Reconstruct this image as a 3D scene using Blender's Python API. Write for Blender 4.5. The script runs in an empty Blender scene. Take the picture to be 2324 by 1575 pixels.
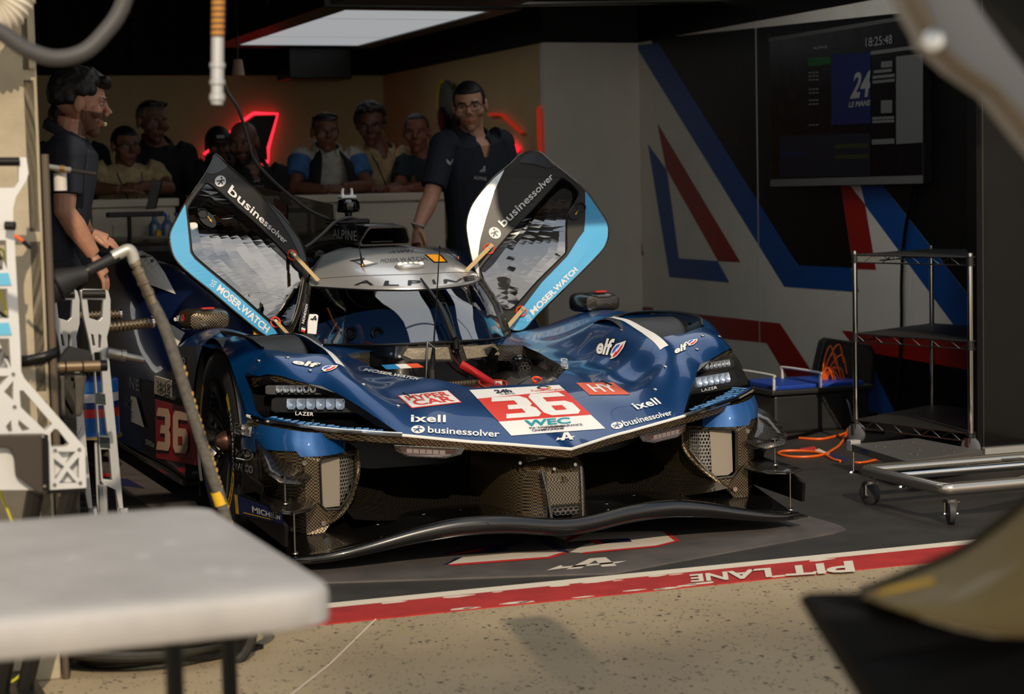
import bpy, bmesh, math, random
import numpy as np
from mathutils import Vector, Matrix, geometry
from mathutils.bvhtree import BVHTree
random.seed(7)
SC = bpy.context.scene
COL = SC.collection
V = Vector

# ------------------------------------------------------------ camera
CAM = V((-2.633, -6.214, 1.271)); FPX = 4515.57
YAW, PITCH, ROLL = 0.3672642, 0.0782173, -0.0225246
_f = V((math.sin(YAW)*math.cos(PITCH), math.cos(YAW)*math.cos(PITCH), -math.sin(PITCH)))
_r = V((math.cos(YAW), -math.sin(YAW), 0)); _u = _r.cross(_f)
CR = math.cos(ROLL)*_r + math.sin(ROLL)*_u
CU = -math.sin(ROLL)*_r + math.cos(ROLL)*_u
CF = _f
cd = bpy.data.cameras.new('camera'); cam = bpy.data.objects.new('camera', cd); COL.objects.link(cam)
cam.matrix_world = Matrix(((CR.x, CU.x, -CF.x, CAM.x), (CR.y, CU.y, -CF.y, CAM.y), (CR.z, CU.z, -CF.z, CAM.z), (0, 0, 0, 1)))
cd.sensor_width = 36; cd.lens = 36*FPX/2324; cd.clip_start = .05; cd.clip_end = 400
cd.dof.use_dof = True; cd.dof.focus_distance = 7.6; cd.dof.aperture_fstop = 3.6
SC.camera = cam

# ------------------------------------------------------------ light
SUN_DIR = V((-.30, -1.62, 1.0)).normalized()          # towards the sun
sd = bpy.data.lights.new('sun', 'SUN'); sun = bpy.data.objects.new('sun', sd); COL.objects.link(sun)
sd.energy = 4.5; sd.angle = math.radians(.6); sd.color = (1, .83, .62)
sun.rotation_euler = (-SUN_DIR).to_track_quat('-Z', 'Y').to_euler(); sun.location = (-3, -12, 9)
W = bpy.data.worlds.new('sky'); SC.world = W; W.use_nodes = True
nt = W.node_tree; nt.nodes.clear()
def _n(t, k, **kw):
    n = t.nodes.new(k)
    for a, b in kw.items(): setattr(n, a, b)
    return n
tc = _n(nt, 'ShaderNodeTexCoord'); sep = _n(nt, 'ShaderNodeSeparateXYZ'); nt.links.new(tc.outputs['Generated'], sep.inputs[0])
gr = _n(nt, 'ShaderNodeValToRGB'); nt.links.new(sep.outputs['Z'], gr.inputs[0])
gr.color_ramp.elements[0].position = 0.0; gr.color_ramp.elements[0].color = (.64, .59, .52, 1)
gr.color_ramp.elements[1].position = .6; gr.color_ramp.elements[1].color = (.28, .36, .48, 1)
mp = _n(nt, 'ShaderNodeMapping'); mp.inputs['Scale'].default_value = (1, 1, 2.6); nt.links.new(tc.outputs['Generated'], mp.inputs[0])
nz = _n(nt, 'ShaderNodeTexNoise'); nz.inputs['Scale'].default_value = 2.4; nz.inputs['Detail'].default_value = 6; nz.inputs['Roughness'].default_value = .6
nt.links.new(mp.outputs[0], nz.inputs['Vector'])
cr = _n(nt, 'ShaderNodeValToRGB'); nt.links.new(nz.outputs[0], cr.inputs[0])
cr.color_ramp.elements[0].position = .47; cr.color_ramp.elements[1].position = .62
mx = _n(nt, 'ShaderNodeMix', data_type='RGBA'); nt.links.new(cr.outputs[0], mx.inputs[0]); nt.links.new(gr.outputs[0], mx.inputs[6]); mx.inputs[7].default_value = (.96, .90, .82, 1)
bg = _n(nt, 'ShaderNodeBackground'); bg.inputs[1].default_value = 1.9; nt.links.new(mx.outputs[2], bg.inputs[0])
wo = _n(nt, 'ShaderNodeOutputWorld'); nt.links.new(bg.outputs[0], wo.inputs[0])
vs = SC.view_settings
SC.display_settings.display_device = 'sRGB'
vs.view_transform = 'Standard'; vs.look = 'None'; vs.gamma = 1; vs.use_curve_mapping = False; vs.exposure = -.5
SC.cycles.use_denoising = True
SC.cycles.max_bounces = 8; SC.cycles.transparent_max_bounces = 16
SC.cycles.sample_clamp_indirect = 4; SC.cycles.caustics_reflective = False; SC.cycles.caustics_refractive = False

# ------------------------------------------------------------ measuring: a picture point read at a known plane
def ray(x, y): return CF + CR*((x-1162)/FPX) - CU*((y-787.5)/FPX)
def _on(x, y, ax, v):
    d = ray(x, y); return CAM + d*((v-CAM[ax])/d[ax])
def atX(x, y, v): return _on(x, y, 0, v)
def atY(x, y, v): return _on(x, y, 1, v)
def atZ(x, y, v=0): return _on(x, y, 2, v)
def atP(x, y, p, n):
    d = ray(x, y); return CAM + d*((V(p)-CAM).dot(V(n))/d.dot(V(n)))

# ------------------------------------------------------------ materials
def lin(c):
    return tuple(((x/255)/12.92 if x/255 <= .04045 else ((x/255+.055)/1.055)**2.4) for x in c[:3]) + (1,)
MATS = {}
def mat(name, c, rough=.5, metal=0, coat=0, tex=None, c2=None, scale=8, emit=0, alpha=1, trans=0, ior=1.45, bump=0, spec=.5):
    if name in MATS: return MATS[name]
    m = bpy.data.materials.new(name); m.use_nodes = True; t = m.node_tree; b = t.nodes['Principled BSDF']
    b.inputs['Base Color'].default_value = lin(c); b.inputs['Roughness'].default_value = rough; b.inputs['Metallic'].default_value = metal
    b.inputs['Coat Weight'].default_value = coat; b.inputs['Coat Roughness'].default_value = .03
    b.inputs['Specular IOR Level'].default_value = spec
    if trans: b.inputs['Transmission Weight'].default_value = trans; b.inputs['IOR'].default_value = ior
    if alpha < 1: b.inputs['Alpha'].default_value = alpha
    if emit: b.inputs['Emission Color'].default_value = lin(c); b.inputs['Emission Strength'].default_value = emit
    co = _n(t, 'ShaderNodeTexCoord')
    if tex:
        if tex == 'weave':
            x = _n(t, 'ShaderNodeTexChecker'); x.inputs['Scale'].default_value = scale; fo = x.outputs['Fac']
        elif tex == 'wave':
            x = _n(t, 'ShaderNodeTexWave'); x.inputs['Scale'].default_value = scale; x.inputs['Distortion'].default_value = .2; x.bands_direction = 'Z'; fo = x.outputs['Fac']
        elif tex == 'speck':
            def vor(sc_, hi):
                x = _n(t, 'ShaderNodeTexVoronoi'); x.inputs['Scale'].default_value = sc_; t.links.new(wv.outputs[0], x.inputs['Vector'])
                n2 = _n(t, 'ShaderNodeTexNoise'); n2.inputs['Scale'].default_value = sc_*.45; n2.inputs['Detail'].default_value = 2; t.links.new(co.outputs['Object'], n2.inputs['Vector'])
                mm = _n(t, 'ShaderNodeMapRange'); mm.inputs['From Min'].default_value = .37; mm.inputs['From Max'].default_value = .75; mm.inputs['To Min'].default_value = 0; mm.inputs['To Max'].default_value = hi; t.links.new(n2.outputs[0], mm.inputs[0])
                lt = _n(t, 'ShaderNodeMath', operation='LESS_THAN'); t.links.new(x.outputs['Distance'], lt.inputs[0]); t.links.new(mm.outputs[0], lt.inputs[1]); return lt
            nn = _n(t, 'ShaderNodeTexNoise'); nn.inputs['Scale'].default_value = 60; t.links.new(co.outputs['Object'], nn.inputs['Vector'])
            wv = _n(t, 'ShaderNodeVectorMath', operation='MULTIPLY_ADD'); wv.inputs[1].default_value = (.02, .02, .02); t.links.new(nn.outputs['Color'], wv.inputs[0]); t.links.new(co.outputs['Object'], wv.inputs[2])
            a1 = vor(scale, .33); a2 = vor(scale*2.1, .42); mxx = _n(t, 'ShaderNodeMath', operation='MAXIMUM'); t.links.new(a1.outputs[0], mxx.inputs[0]); t.links.new(a2.outputs[0], mxx.inputs[1])
            st1 = _n(t, 'ShaderNodeTexNoise'); st1.inputs['Scale'].default_value = 1.6; st1.inputs['Detail'].default_value = 6; t.links.new(co.outputs['Object'], st1.inputs['Vector'])
            rp = _n(t, 'ShaderNodeMapRange'); rp.inputs['From Min'].default_value = .4; rp.inputs['From Max'].default_value = .8; rp.inputs['To Max'].default_value = .35; t.links.new(st1.outputs[0], rp.inputs[0])
            ad = _n(t, 'ShaderNodeMath', operation='MAXIMUM'); t.links.new(mxx.outputs[0], ad.inputs[0]); t.links.new(rp.outputs[0], ad.inputs[1]); x = None; fo = ad.outputs[0]
        elif tex == 'speck_old':
            x = _n(t, 'ShaderNodeTexVoronoi'); x.inputs['Scale'].default_value = scale; x.inputs['Randomness'].default_value = 1
            rp = _n(t, 'ShaderNodeValToRGB'); rp.color_ramp.elements[0].position = .13; rp.color_ramp.elements[0].color = (1, 1, 1, 1); rp.color_ramp.elements[1].position = .2; rp.color_ramp.elements[1].color = (0, 0, 0, 1)
            t.links.new(x.outputs['Distance'], rp.inputs[0]); fo = rp.outputs[0]
        else:
            x = _n(t, 'ShaderNodeTexNoise'); x.inputs['Scale'].default_value = scale; x.inputs['Detail'].default_value = 5; x.inputs['Roughness'].default_value = .65
            rp = _n(t, 'ShaderNodeValToRGB'); rp.color_ramp.elements[0].position = .36; rp.color_ramp.elements[1].position = .66
            t.links.new(x.outputs[0], rp.inputs[0]); fo = rp.outputs[0]
        if x is not None: t.links.new(co.outputs['Object'], x.inputs['Vector'])
        mi = _n(t, 'ShaderNodeMix', data_type='RGBA'); mi.inputs[6].default_value = lin(c); mi.inputs[7].default_value = lin(c2)
        t.links.new(fo, mi.inputs[0]); t.links.new(mi.outputs[2], b.inputs['Base Color'])
        if bump:
            bu = _n(t, 'ShaderNodeBump'); bu.inputs['Strength'].default_value = bump; bu.inputs['Distance'].default_value = .004
            t.links.new(fo, bu.inputs['Height']); t.links.new(bu.outputs[0], b.inputs['Normal'])
    elif metal == 0 and not trans and not emit and alpha == 1:      # faint grain so that no surface is one flat value
        x = _n(t, 'ShaderNodeTexNoise'); x.inputs['Scale'].default_value = 14; x.inputs['Detail'].default_value = 4
        t.links.new(co.outputs['Object'], x.inputs['Vector'])
        mr = _n(t, 'ShaderNodeMapRange'); mr.inputs['To Min'].default_value = max(.02, rough-.06); mr.inputs['To Max'].default_value = min(1, rough+.08)
        t.links.new(x.outputs[0], mr.inputs[0]); t.links.new(mr.outputs[0], b.inputs['Roughness'])
    MATS[name] = m; return m

# ------------------------------------------------------------ mesh building
def cat(pts, n=6, closed=False):
    """Catmull-Rom through points"""
    P = [V(p) for p in pts]; out = []; N = len(P)
    for i in range(N if closed else N-1):
        a = P[(i-1) % N] if closed or i > 0 else P[0]*2-P[1]
        b = P[i]; c = P[(i+1) % N]
        d = P[(i+2) % N] if closed or i < N-2 else P[-1]*2-P[-2]
        for k in range(n):
            t = k/n
            out.append(.5*((2*b)+(c-a)*t+(2*a-5*b+4*c-d)*t*t+(3*b-a-3*c+d)*t**3))
    if not closed: out.append(P[-1])
    return out
class MB:
    def __init__(s): s.v = []; s.f = []; s.mi = []; s.m = 0
    def add(s, vs, fs):
        o = len(s.v); s.v += [V(p) for p in vs]; s.f += [tuple(i+o for i in f) for f in fs]; s.mi += [s.m]*len(fs); return s
    def box(s, c, d, R=None):
        x, y, z = d[0]/2, d[1]/2, d[2]/2; c = V(c)
        P = [V((a*x, b*y, e*z)) for e in (-1, 1) for b in (-1, 1) for a in (-1, 1)]
        if R is not None: P = [R @ p for p in P]
        return s.add([c+p for p in P], [(0, 2, 3, 1), (4, 5, 7, 6), (0, 1, 5, 4), (2, 6, 7, 3), (0, 4, 6, 2), (1, 3, 7, 5)])
    def span(s, a, b): return s.box([(a[i]+b[i])/2 for i in range(3)], [abs(a[i]-b[i]) for i in range(3)])
    def tube(s, path, r, n=10, closed=False, caps=True, flat=1.0, up=None):
        P = [V(p) for p in path]; N = len(P); rr = [r]*N if not hasattr(r, '__len__') else list(r)
        o = len(s.v); t0 = (P[1]-P[0]).normalized()
        a = (V(up) if up else (V((0, 0, 1)) if abs(t0.z) < .9 else V((1, 0, 0)))); a = (a - t0*a.dot(t0)).normalized()
        rings = []
        for i in range(N):
            if closed: t = (P[(i+1) % N]-P[i-1]).normalized()
            else: t = (P[min(i+1, N-1)]-P[max(i-1, 0)]).normalized()
            a = (a - t*a.dot(t)).normalized(); b = t.cross(a)
            rings.append([P[i]+(a*math.cos(q)+b*math.sin(q)*flat)*rr[i] for q in (2*math.pi*k/n for k in range(n))])
        vs = [p for R in rings for p in R]; fs = []
        for i in range(N if closed else N-1):
            j = (i+1) % N
            for k in range(n): fs.append((i*n+k, i*n+(k+1) % n, j*n+(k+1) % n, j*n+k))
        if caps and not closed: fs += [tuple(range(n))[::-1], tuple((N-1)*n+k for k in range(n))]
        return s.add(vs, fs)
    def cyl(s, a, b, r, r2=None, n=16): return s.tube([a, b], [r, r if r2 is None else r2], n)
    def lathe(s, c, axis, prof, n=24):
        """prof: (distance along the axis, radius)"""
        ax = V(axis).normalized(); a = ax.orthogonal().normalized(); b = ax.cross(a); c = V(c)
        vs = []; fs = []
        for (h, r) in prof:
            for k in range(n): q = 2*math.pi*k/n; vs.append(c+ax*h+(a*math.cos(q)+b*math.sin(q))*r)
        for i in range(len(prof)-1):
            for k in range(n): fs.append((i*n+k, i*n+(k+1) % n, (i+1)*n+(k+1) % n, (i+1)*n+k))
        return s.add(vs, fs)
    def prism(s, poly, vec):
        vec = V(vec); n = len(poly); P = [V(p) for p in poly]
        tri = geometry.tessellate_polygon([P])
        vs = P+[p+vec for p in P]
        fs = [tuple(t) for t in tri]+[tuple(i+n for i in t[::-1]) for t in tri]+[(i, (i+1) % n, n+(i+1) % n, n+i) for i in range(n)]
        return s.add(vs, fs)
    def holed(s, loops, vec):
        """polygon with holes, extruded by vec"""
        vec = V(vec); L = [[V(p) for p in l] for l in loops]; F = [p for l in L for p in l]; n = len(F)
        tri = geometry.tessellate_polygon(L)
        fs = [tuple(t) for t in tri]+[tuple(i+n for i in t[::-1]) for t in tri]; o = 0
        for l in L:
            k = len(l); fs += [(o+i, o+(i+1) % k, n+o+(i+1) % k, n+o+i) for i in range(k)]; o += k
        return s.add(F+[p+vec for p in F], fs)
    def flat(s, loops):
        L = [[V(p) for p in l] for l in loops]; return s.add([p for l in L for p in l], [tuple(t) for t in geometry.tessellate_polygon(L)])
    def grid(s, rows, closed=False):
        n = len(rows[0]); vs = [p for r in rows for p in r]; fs = []
        for i in range(len(rows)-1):
            for k in range(n if closed else n-1): fs.append((i*n+k, i*n+(k+1) % n, (i+1)*n+(k+1) % n, (i+1)*n+k))
        return s.add(vs, fs)
    def ball(s, c, r, n=16, m=10, R=None):
        if not hasattr(r, '__len__'): r = (r, r, r)
        c = V(c); vs = []; fs = []
        for i in range(m+1):
            th = math.pi*i/m
            for k in range(n):
                q = 2*math.pi*k/n; p = V((r[0]*math.sin(th)*math.cos(q), r[1]*math.sin(th)*math.sin(q), r[2]*math.cos(th)))
                vs.append(c+(R @ p if R is not None else p))
        for i in range(m):
            for k in range(n): fs.append((i*n+k, (i+1)*n+k, (i+1)*n+(k+1) % n, i*n+(k+1) % n))
        return s.add(vs, fs)
    def ring(s, c, axis, R, r, n=28, m=8):
        ax = V(axis).normalized(); a = ax.orthogonal().normalized(); b = ax.cross(a); c = V(c)
        return s.tube([c+(a*math.cos(q)+b*math.sin(q))*R for q in (2*math.pi*k/n for k in range(n))], r, m, closed=True)
    def build(s, name, mats, parent=None, label=None, cat_=None, group=None, kind=None, smooth=35, bevel=0, merge=1e-5, solid=0, recalc=True):
        me = bpy.data.meshes.new(name)
        if parent is not None:
            o0 = root_loc(parent)
        else:
            lo = V([min(p[i] for p in s.v) for i in range(3)]); hi = V([max(p[i] for p in s.v) for i in range(3)])
            o0 = V(((lo.x+hi.x)/2, (lo.y+hi.y)/2, lo.z))
        me.from_pydata([tuple(p-o0) for p in s.v], [], s.f)
        if not isinstance(mats, (list, tuple)): mats = [mats]
        for m in mats: me.materials.append(m)
        if len(mats) > 1: me.polygons.foreach_set('material_index', s.mi)
        bm = bmesh.new(); bm.from_mesh(me)
        if merge: bmesh.ops.remove_doubles(bm, verts=bm.verts, dist=merge)
        if recalc: bmesh.ops.recalc_face_normals(bm, faces=bm.faces)
        if bevel:
            ed = [e for e in bm.edges if len(e.link_faces) == 2 and e.calc_face_angle(0) > math.radians(40)]
            try: bmesh.ops.bevel(bm, geom=ed, offset=bevel, segments=2, profile=.5, affect='EDGES', clamp_overlap=True)
            except Exception: pass
        bm.to_mesh(me); bm.free()
        if smooth:
            me.shade_smooth()
            try: me.set_sharp_from_angle(angle=math.radians(smooth))
            except Exception: pass
        ob = bpy.data.objects.new(name, me); COL.objects.link(ob)
        if parent is not None: ob.parent = parent
        else: ob.location = o0
        if solid:
            md = ob.modifiers.new('thick', 'SOLIDIFY'); md.thickness = solid; md.offset = -1
        tag(ob, label, cat_, group, kind); return ob
def tag(o, label=None, cat_=None, group=None, kind=None):
    if label: o['label'] = label
    if cat_: o['category'] = cat_
    if group: o['group'] = group
    if kind: o['kind'] = kind
    return o
def root_loc(p):
    while p.parent is not None: p = p.parent
    return V(p.location)
def thing(name, label, cat_, loc, group=None):
    o = bpy.data.objects.new(name, None); COL.objects.link(o); o.location = loc; o.empty_display_size = .1
    return tag(o, label, cat_, group)
def dup(root, loc=None, rz=None, label=None, group=None):
    r = root.copy(); COL.objects.link(r)
    if loc is not None: r.location = loc
    if rz is not None: r.rotation_euler = (0, 0, rz)
    if label: r['label'] = label
    if group: r['group'] = group
    for ch in list(root.children):
        c = ch.copy(); COL.objects.link(c); c.parent = r
        for g in list(ch.children):
            d = g.copy(); COL.objects.link(d); d.parent = c
    return r

# ------------------------------------------------------------ stickers and lettering
_tc = {}
def text2d(s, bold=0, shear=0, space=1):
    k = (s, bold, shear, space)
    if k in _tc: return _tc[k]
    cu = bpy.data.curves.new('lettering', 'FONT'); cu.body = s; cu.offset = bold; cu.shear = shear; cu.space_character = space; cu.resolution_u = 3
    ob = bpy.data.objects.new('lettering', cu); COL.objects.link(ob)
    bpy.context.view_layer.update()
    me = bpy.data.meshes.new_from_object(ob.evaluated_get(bpy.context.evaluated_depsgraph_get()))
    vs = [(v.co.x, v.co.y) for v in me.vertices]; fs = [tuple(p.vertices) for p in me.polygons]
    bpy.data.objects.remove(ob); bpy.data.curves.remove(cu); bpy.data.meshes.remove(me)
    xs = [v[0] for v in vs]; ys = [v[1] for v in vs]; x0, x1, y0, y1 = min(xs), max(xs), min(ys), max(ys)
    _tc[k] = ([((x-x0)/(x1-x0), (y-y0)/(y1-y0)) for x, y in vs], fs); return _tc[k]
def homog(q):
    """unit square -> quad bl, br, tr, tl"""
    (x0, y0), (x1, y1), (x2, y2), (x3, y3) = q
    A = []; B = []
    for (a, b), (x, y) in zip(((0, 0), (1, 0), (1, 1), (0, 1)), q):
        A += [[a, b, 1, 0, 0, 0, -a*x, -b*x], [0, 0, 0, a, b, 1, -a*y, -b*y]]; B += [x, y]
    h = np.linalg.solve(np.array(A, float), np.array(B, float))
    def f(a, b):
        w = h[6]*a+h[7]*b+1; return ((h[0]*a+h[1]*b+h[2])/w, (h[3]*a+h[4]*b+h[5])/w)
    return f
def bvh_of(*obs):
    vs = []; fs = []
    for o in obs:
        k = len(vs); l = root_loc(o) if o.parent else V(o.location)
        vs += [v.co+l for v in o.data.vertices]; fs += [tuple(i+k for i in p.vertices) for p in o.data.polygons]
    return BVHTree.FromPolygons(vs, fs)
class Sticker:
    """flat print laid on a surface: shapes in a unit square whose four corners are read off the photograph"""
    def __init__(s, quad, surf): s.h = homog(quad); s.surf = surf; s.parts = []; s.mats = []
    def _m(s, m):
        if m not in s.mats: s.mats.append(m)
        return s.mats.index(m)
    def text(s, t, m, box=(0, 0, 1, 1), bold=0, shear=0, space=1, layer=1):
        v, f = text2d(t, bold, shear, space); x0, y0, x1, y1 = box
        s.parts.append(([(x0+a*(x1-x0), y0+b*(y1-y0)) for a, b in v], f, s._m(m), layer)); return s
    def poly(s, pts, m, layer=0):
        f = geometry.tessellate_polygon([[V((x, y, 0)) for x, y in pts]]); s.parts.append((list(pts), [tuple(t) for t in f], s._m(m), layer)); return s
    def disc(s, c, r, m, layer=0, asp=1, n=24): return s.poly([(c[0]+r*asp*math.cos(2*math.pi*k/n), c[1]+r*math.sin(2*math.pi*k/n)) for k in range(n)], m, layer)
    def arc(s, c, r, w, a0, a1, m, layer=1, asp=1, n=14):
        A = [math.radians(a0+(a1-a0)*k/n) for k in range(n+1)]
        return s.poly([(c[0]+r*asp*math.cos(q), c[1]+r*math.sin(q)) for q in A]+[(c[0]+(r-w)*asp*math.cos(q), c[1]+(r-w)*math.sin(q)) for q in A[::-1]], m, layer)
    def build(s, name, parent, label=None, eps=.0015, cuts=.08, **kw):
        mb = MB()
        for vs, fs, mi, layer in s.parts:
            bm = bmesh.new(); bv = [bm.verts.new((a, b, 0)) for a, b in vs]
            for f in fs:
                try: bm.faces.new([bv[i] for i in f])
                except ValueError: pass
            bmesh.ops.triangulate(bm, faces=bm.faces)
            for _ in range(4):
                L = [e for e in bm.edges if e.calc_length() > cuts]
                if not L: break
                bmesh.ops.subdivide_edges(bm, edges=L, cuts=1); bmesh.ops.triangulate(bm, faces=[f for f in bm.faces if len(f.verts) > 3])
            bm.verts.index_update(); out = []; last = None
            for v in bm.verts:
                px, py = s.h(v.co.x, v.co.y); d = ray(px, py).normalized()
                if isinstance(s.surf, tuple):
                    n = V(s.surf[1]).normalized(); p = atP(px, py, s.surf[0], n)
                    if n.dot(CAM-V(s.surf[0])) < 0: n = -n
                else:
                    p, n, _, _ = s.surf.ray_cast(CAM, d)
                    if p is None:
                        if last is None: last = (CAM+d*7, -d)
                        n = last[1]; p = CAM+d*((last[0]-CAM).length)
                    if n.dot(d) > 0: n = -n
                    last = (p, n)
                out.append(p+n*(eps*(1+layer)))
            mb.m = mi; mb.add(out, [tuple(v.index for v in f.verts) for f in bm.faces]); bm.free()
        return mb.build(name, s.mats, parent, label, merge=0, recalc=False, smooth=0, **kw)
# ============================================================ materials
WHITE_WALL = mat('wall_white', (232, 226, 212), .35, tex='noise', c2=(224, 217, 202), scale=3)
CREAM = mat('wall_cream', (206, 180, 132), .6, tex='noise', c2=(196, 170, 120), scale=2)
BLACK = mat('black_paint', (7, 7, 8), .35, spec=.35)
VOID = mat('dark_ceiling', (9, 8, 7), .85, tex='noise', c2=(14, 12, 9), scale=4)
BLACKGLOSS = mat('black_gloss', (6, 6, 7), .12, coat=.3)
WBLUE = mat('wall_blue', (8, 72, 142), .35)
WRED = mat('wall_red', (150, 26, 22), .35)
RUBBER = mat('rubber', (24, 24, 25), .6)
RUBBERFLOOR = mat('floor_rubber', (36, 34, 31), .55, tex='noise', c2=(50, 46, 40), scale=6, bump=.05)
MATCOL = mat('mat_vinyl', (76, 72, 70), .5, tex='noise', c2=(96, 88, 84), scale=5)
CONC = mat('concrete_speckled', (166, 148, 117), .85, tex='speck', c2=(38, 34, 28), scale=30)
REDPAINT = mat('line_red', (176, 36, 30), .7, tex='noise', c2=(150, 26, 22), scale=9)
WHITEPAINT = mat('line_white', (214, 204, 186), .7)
WHITE = mat('white', (236, 236, 236), .4)
ALU = mat('brushed_alu', (190, 190, 188), .42, .6)
ALUSAT = mat('satin_alu', (214, 214, 212), .5, .55)
STEEL = mat('steel', (150, 146, 138), .3, 1)
CHROME = mat('chrome', (220, 216, 208), .1, 1)
GALV = mat('galvanised', (150, 156, 160), .55, .15, tex='noise', c2=(186, 190, 194), scale=14)
DARKMETAL = mat('dark_metal', (52, 50, 47), .42, .8)
PLASTICBLK = mat('black_plastic', (20, 20, 21), .45)
ORANGE = mat('orange', (226, 96, 24), .45)
REDM = mat('red', (200, 34, 30), .4)
BLUEM = mat('blue_plastic', (24, 60, 150), .4)
YELLOW = mat('yellow', (222, 176, 40), .5)
YELCABLE = mat('cable_yellow', (196, 190, 40), .5)

# ============================================================ room shell
XW, X2, YP, H, YB, CE = 3.2, 2.49, 6.45, 2.27, 10.0, 3.5
st = dict(kind='structure', smooth=0)
fl = MB().span((-5, -.30, -.06), (5.2, YB+.3, 0)).build('floor', RUBBERFLOOR, label='dark rubber garage floor behind the red line', **st)
pv = MB().span((-9, -14, -.06), (9, -.30, 0)).build('pavement', CONC, label='speckled beige concrete of the pit lane', **st)
MB().span((-5, -.36, 0), (5.2, -.285, .003)).build('border_strip', WHITEPAINT, pv, smooth=0)
rl = MB().span((-5, -.575, 0), (5.2, -.36, .004)).build('painted_line', REDPAINT, pv, 'red painted line along the garage threshold', smooth=0)
mb = MB()
rnd = random.Random(3)
for k in range(26):                       # worn flakes of the red paint
    x = rnd.uniform(-1, 2.2); y = rnd.choice((-.37, -.56))+rnd.uniform(-.012, .012); n = rnd.randint(5, 8); r = rnd.uniform(.01, .035)
    mb.prism([V((x+r*2*rnd.uniform(.5, 1)*math.cos(q), y+r*.5*rnd.uniform(.5, 1)*math.sin(q), .0042)) for q in (2*math.pi*i/n for i in range(n))], (0, 0, .0006))
mb.build('worn_flake', WHITEPAINT, pv, kind='stuff', smooth=0)
MB().tube([V((-1.75, -1.9, .002)), V((-1.2, -1.06, .002)), V((-.78, -.33, .002))], .002, 4).build('chalk_line', WHITEPAINT, pv)
Sticker([(1935, 1274), (1565, 1306), (1568, 1323), (1941, 1299)], ((0, 0, .005), (0, 0, 1))).text('PIT LANE', WHITEPAINT, bold=.03).build('lettering', pv, 'worn white block lettering on the red line')
# back wall, side return, white pier, right wall, ceiling
MB().span((-4.2, YB, 0), (X2+.1, YB+.1, H)).build('wall_back', CREAM, label='cream panel wall at the back of the garage', **st)
MB().span((X2, YP, 0), (X2+.08, YB, H)).build('wall_side', CREAM, label='cream side wall running back from the white pier', **st)
MB().span((X2, YP-.06, 0), (XW, YP, H)).build('wall_pier', WHITE_WALL, label='plain white pier panel beside the graphic wall', **st)
wr = MB().span((XW+.02, -.3, 0), (XW+.2, YP, CE)).build('wall_right', BLACK, label='garage side wall covered in giant letters', **st)
ys = [YP, atX(1721.5, 500, XW).y, 2.95, .6]
for a, b in zip(ys, ys[1:]):
    MB().span((XW, b+.0015, 0), (XW+.02, a-.0015, H)).build('panel', WHITE_WALL, wr, smooth=0)
MB().span((XW-.002, .6, H), (XW+.02, YP, CE)).build('upper_panel', BLACK, wr, smooth=0)
def wallpoly(name, pts, m, layer=0, label=None):
    s = Sticker([(0, 0), (1, 0), (1, 1), (0, 1)], ((XW, 0, 0), (-1, 0, 0))); s.h = lambda a, b: (a*2324, b*1575)
    s.poly([(x/2324, y/1575) for x, y in pts], m, layer); return s.build(name, wr, label, eps=.0012, cuts=3)
wallpoly('black_field', [(1480, 97), (1812, 602), (1937, 609), (1908, 421), (1955, 421), (2005, 421), (2330, 838), (2330, 0), (1478, 88)], BLACK, 0)
wallpoly('blue_letter_stroke', [(1441.8, 102), (1495, 98), (1811.8, 602), (1932.7, 608.4), (1950.6, 662.6), (1780.4, 650.5)], WBLUE, 1, 'long blue stroke of the biggest letter')
wallpoly('red_letter_stroke', [(1492.6, 280.5), (1512, 382), (1630.5, 592.5), (1681, 595)], WRED, 1)
wallpoly('blue_letter_stroke', [(1470.8, 326.5), (1514, 387), (1541, 586), (1629.5, 592.5), (1655.6, 640.8), (1520, 628.7)], WBLUE, 1)
wallpoly('red_letter_stroke', [(1440.4, 440), (1461, 580), (1441.8, 580)], WRED, 1)
wallpoly('red_letter_stroke', [(1908.5, 421), (1931, 421.7), (1964, 464), (1988.4, 611.8), (1938, 610)], WRED, 1)
wallpoly('blue_letter_stroke', [(1954.5, 420.8), (2005.3, 420.8), (2330, 838), (2330, 960), (1965, 466)], WBLUE, 2)
wallpoly('red_letter_stroke', [(1565, 711), (1680, 723.5), (1771, 734), (1884, 905), (1818, 905), (1740, 778), (1680, 772), (1580, 762)], WRED, 1)
wallpoly('red_letter_stroke', [(1447, 695), (1483, 698), (1490, 760), (1447, 755)], WRED, 1)
wallpoly('black_field', [(1942, 790), (2330, 850), (2330, 985), (1990, 960)], BLACK, 0)
wallpoly('red_letter_stroke', [(1911, 750), (2330, 790), (2330, 862), (1946.7, 795.6)], WRED, 1)
wallpoly('blue_letter_stroke', [(1935, 800), (1968, 805), (2034, 940), (1960, 950)], WBLUE, 1)
wr_trim = MB().span((XW-.004, ys[1]-.004, 0), (XW+.001, ys[1]+.004, H)).build('seam', ALUSAT, wr, smooth=0)
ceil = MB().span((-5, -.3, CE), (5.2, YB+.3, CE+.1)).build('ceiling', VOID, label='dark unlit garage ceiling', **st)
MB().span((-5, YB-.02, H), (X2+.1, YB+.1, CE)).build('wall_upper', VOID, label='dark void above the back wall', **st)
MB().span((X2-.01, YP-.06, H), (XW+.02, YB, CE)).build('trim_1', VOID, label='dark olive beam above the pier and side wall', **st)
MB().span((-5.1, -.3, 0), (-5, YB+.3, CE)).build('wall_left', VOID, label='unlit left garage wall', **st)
MB().span((-9, -.30, 2.80), (9, -.05, 7)).build('wall_front', mat('facade', (150, 140, 124), .8), label='lintel and upper front of the pit building above the opening', **st)
MB().span((3.6, -.30, 0), (9, -.05, 2.80)).build('wall_jamb', mat('facade', (150, 140, 124), .8), label='front wall right of the opening', **st)
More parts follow.
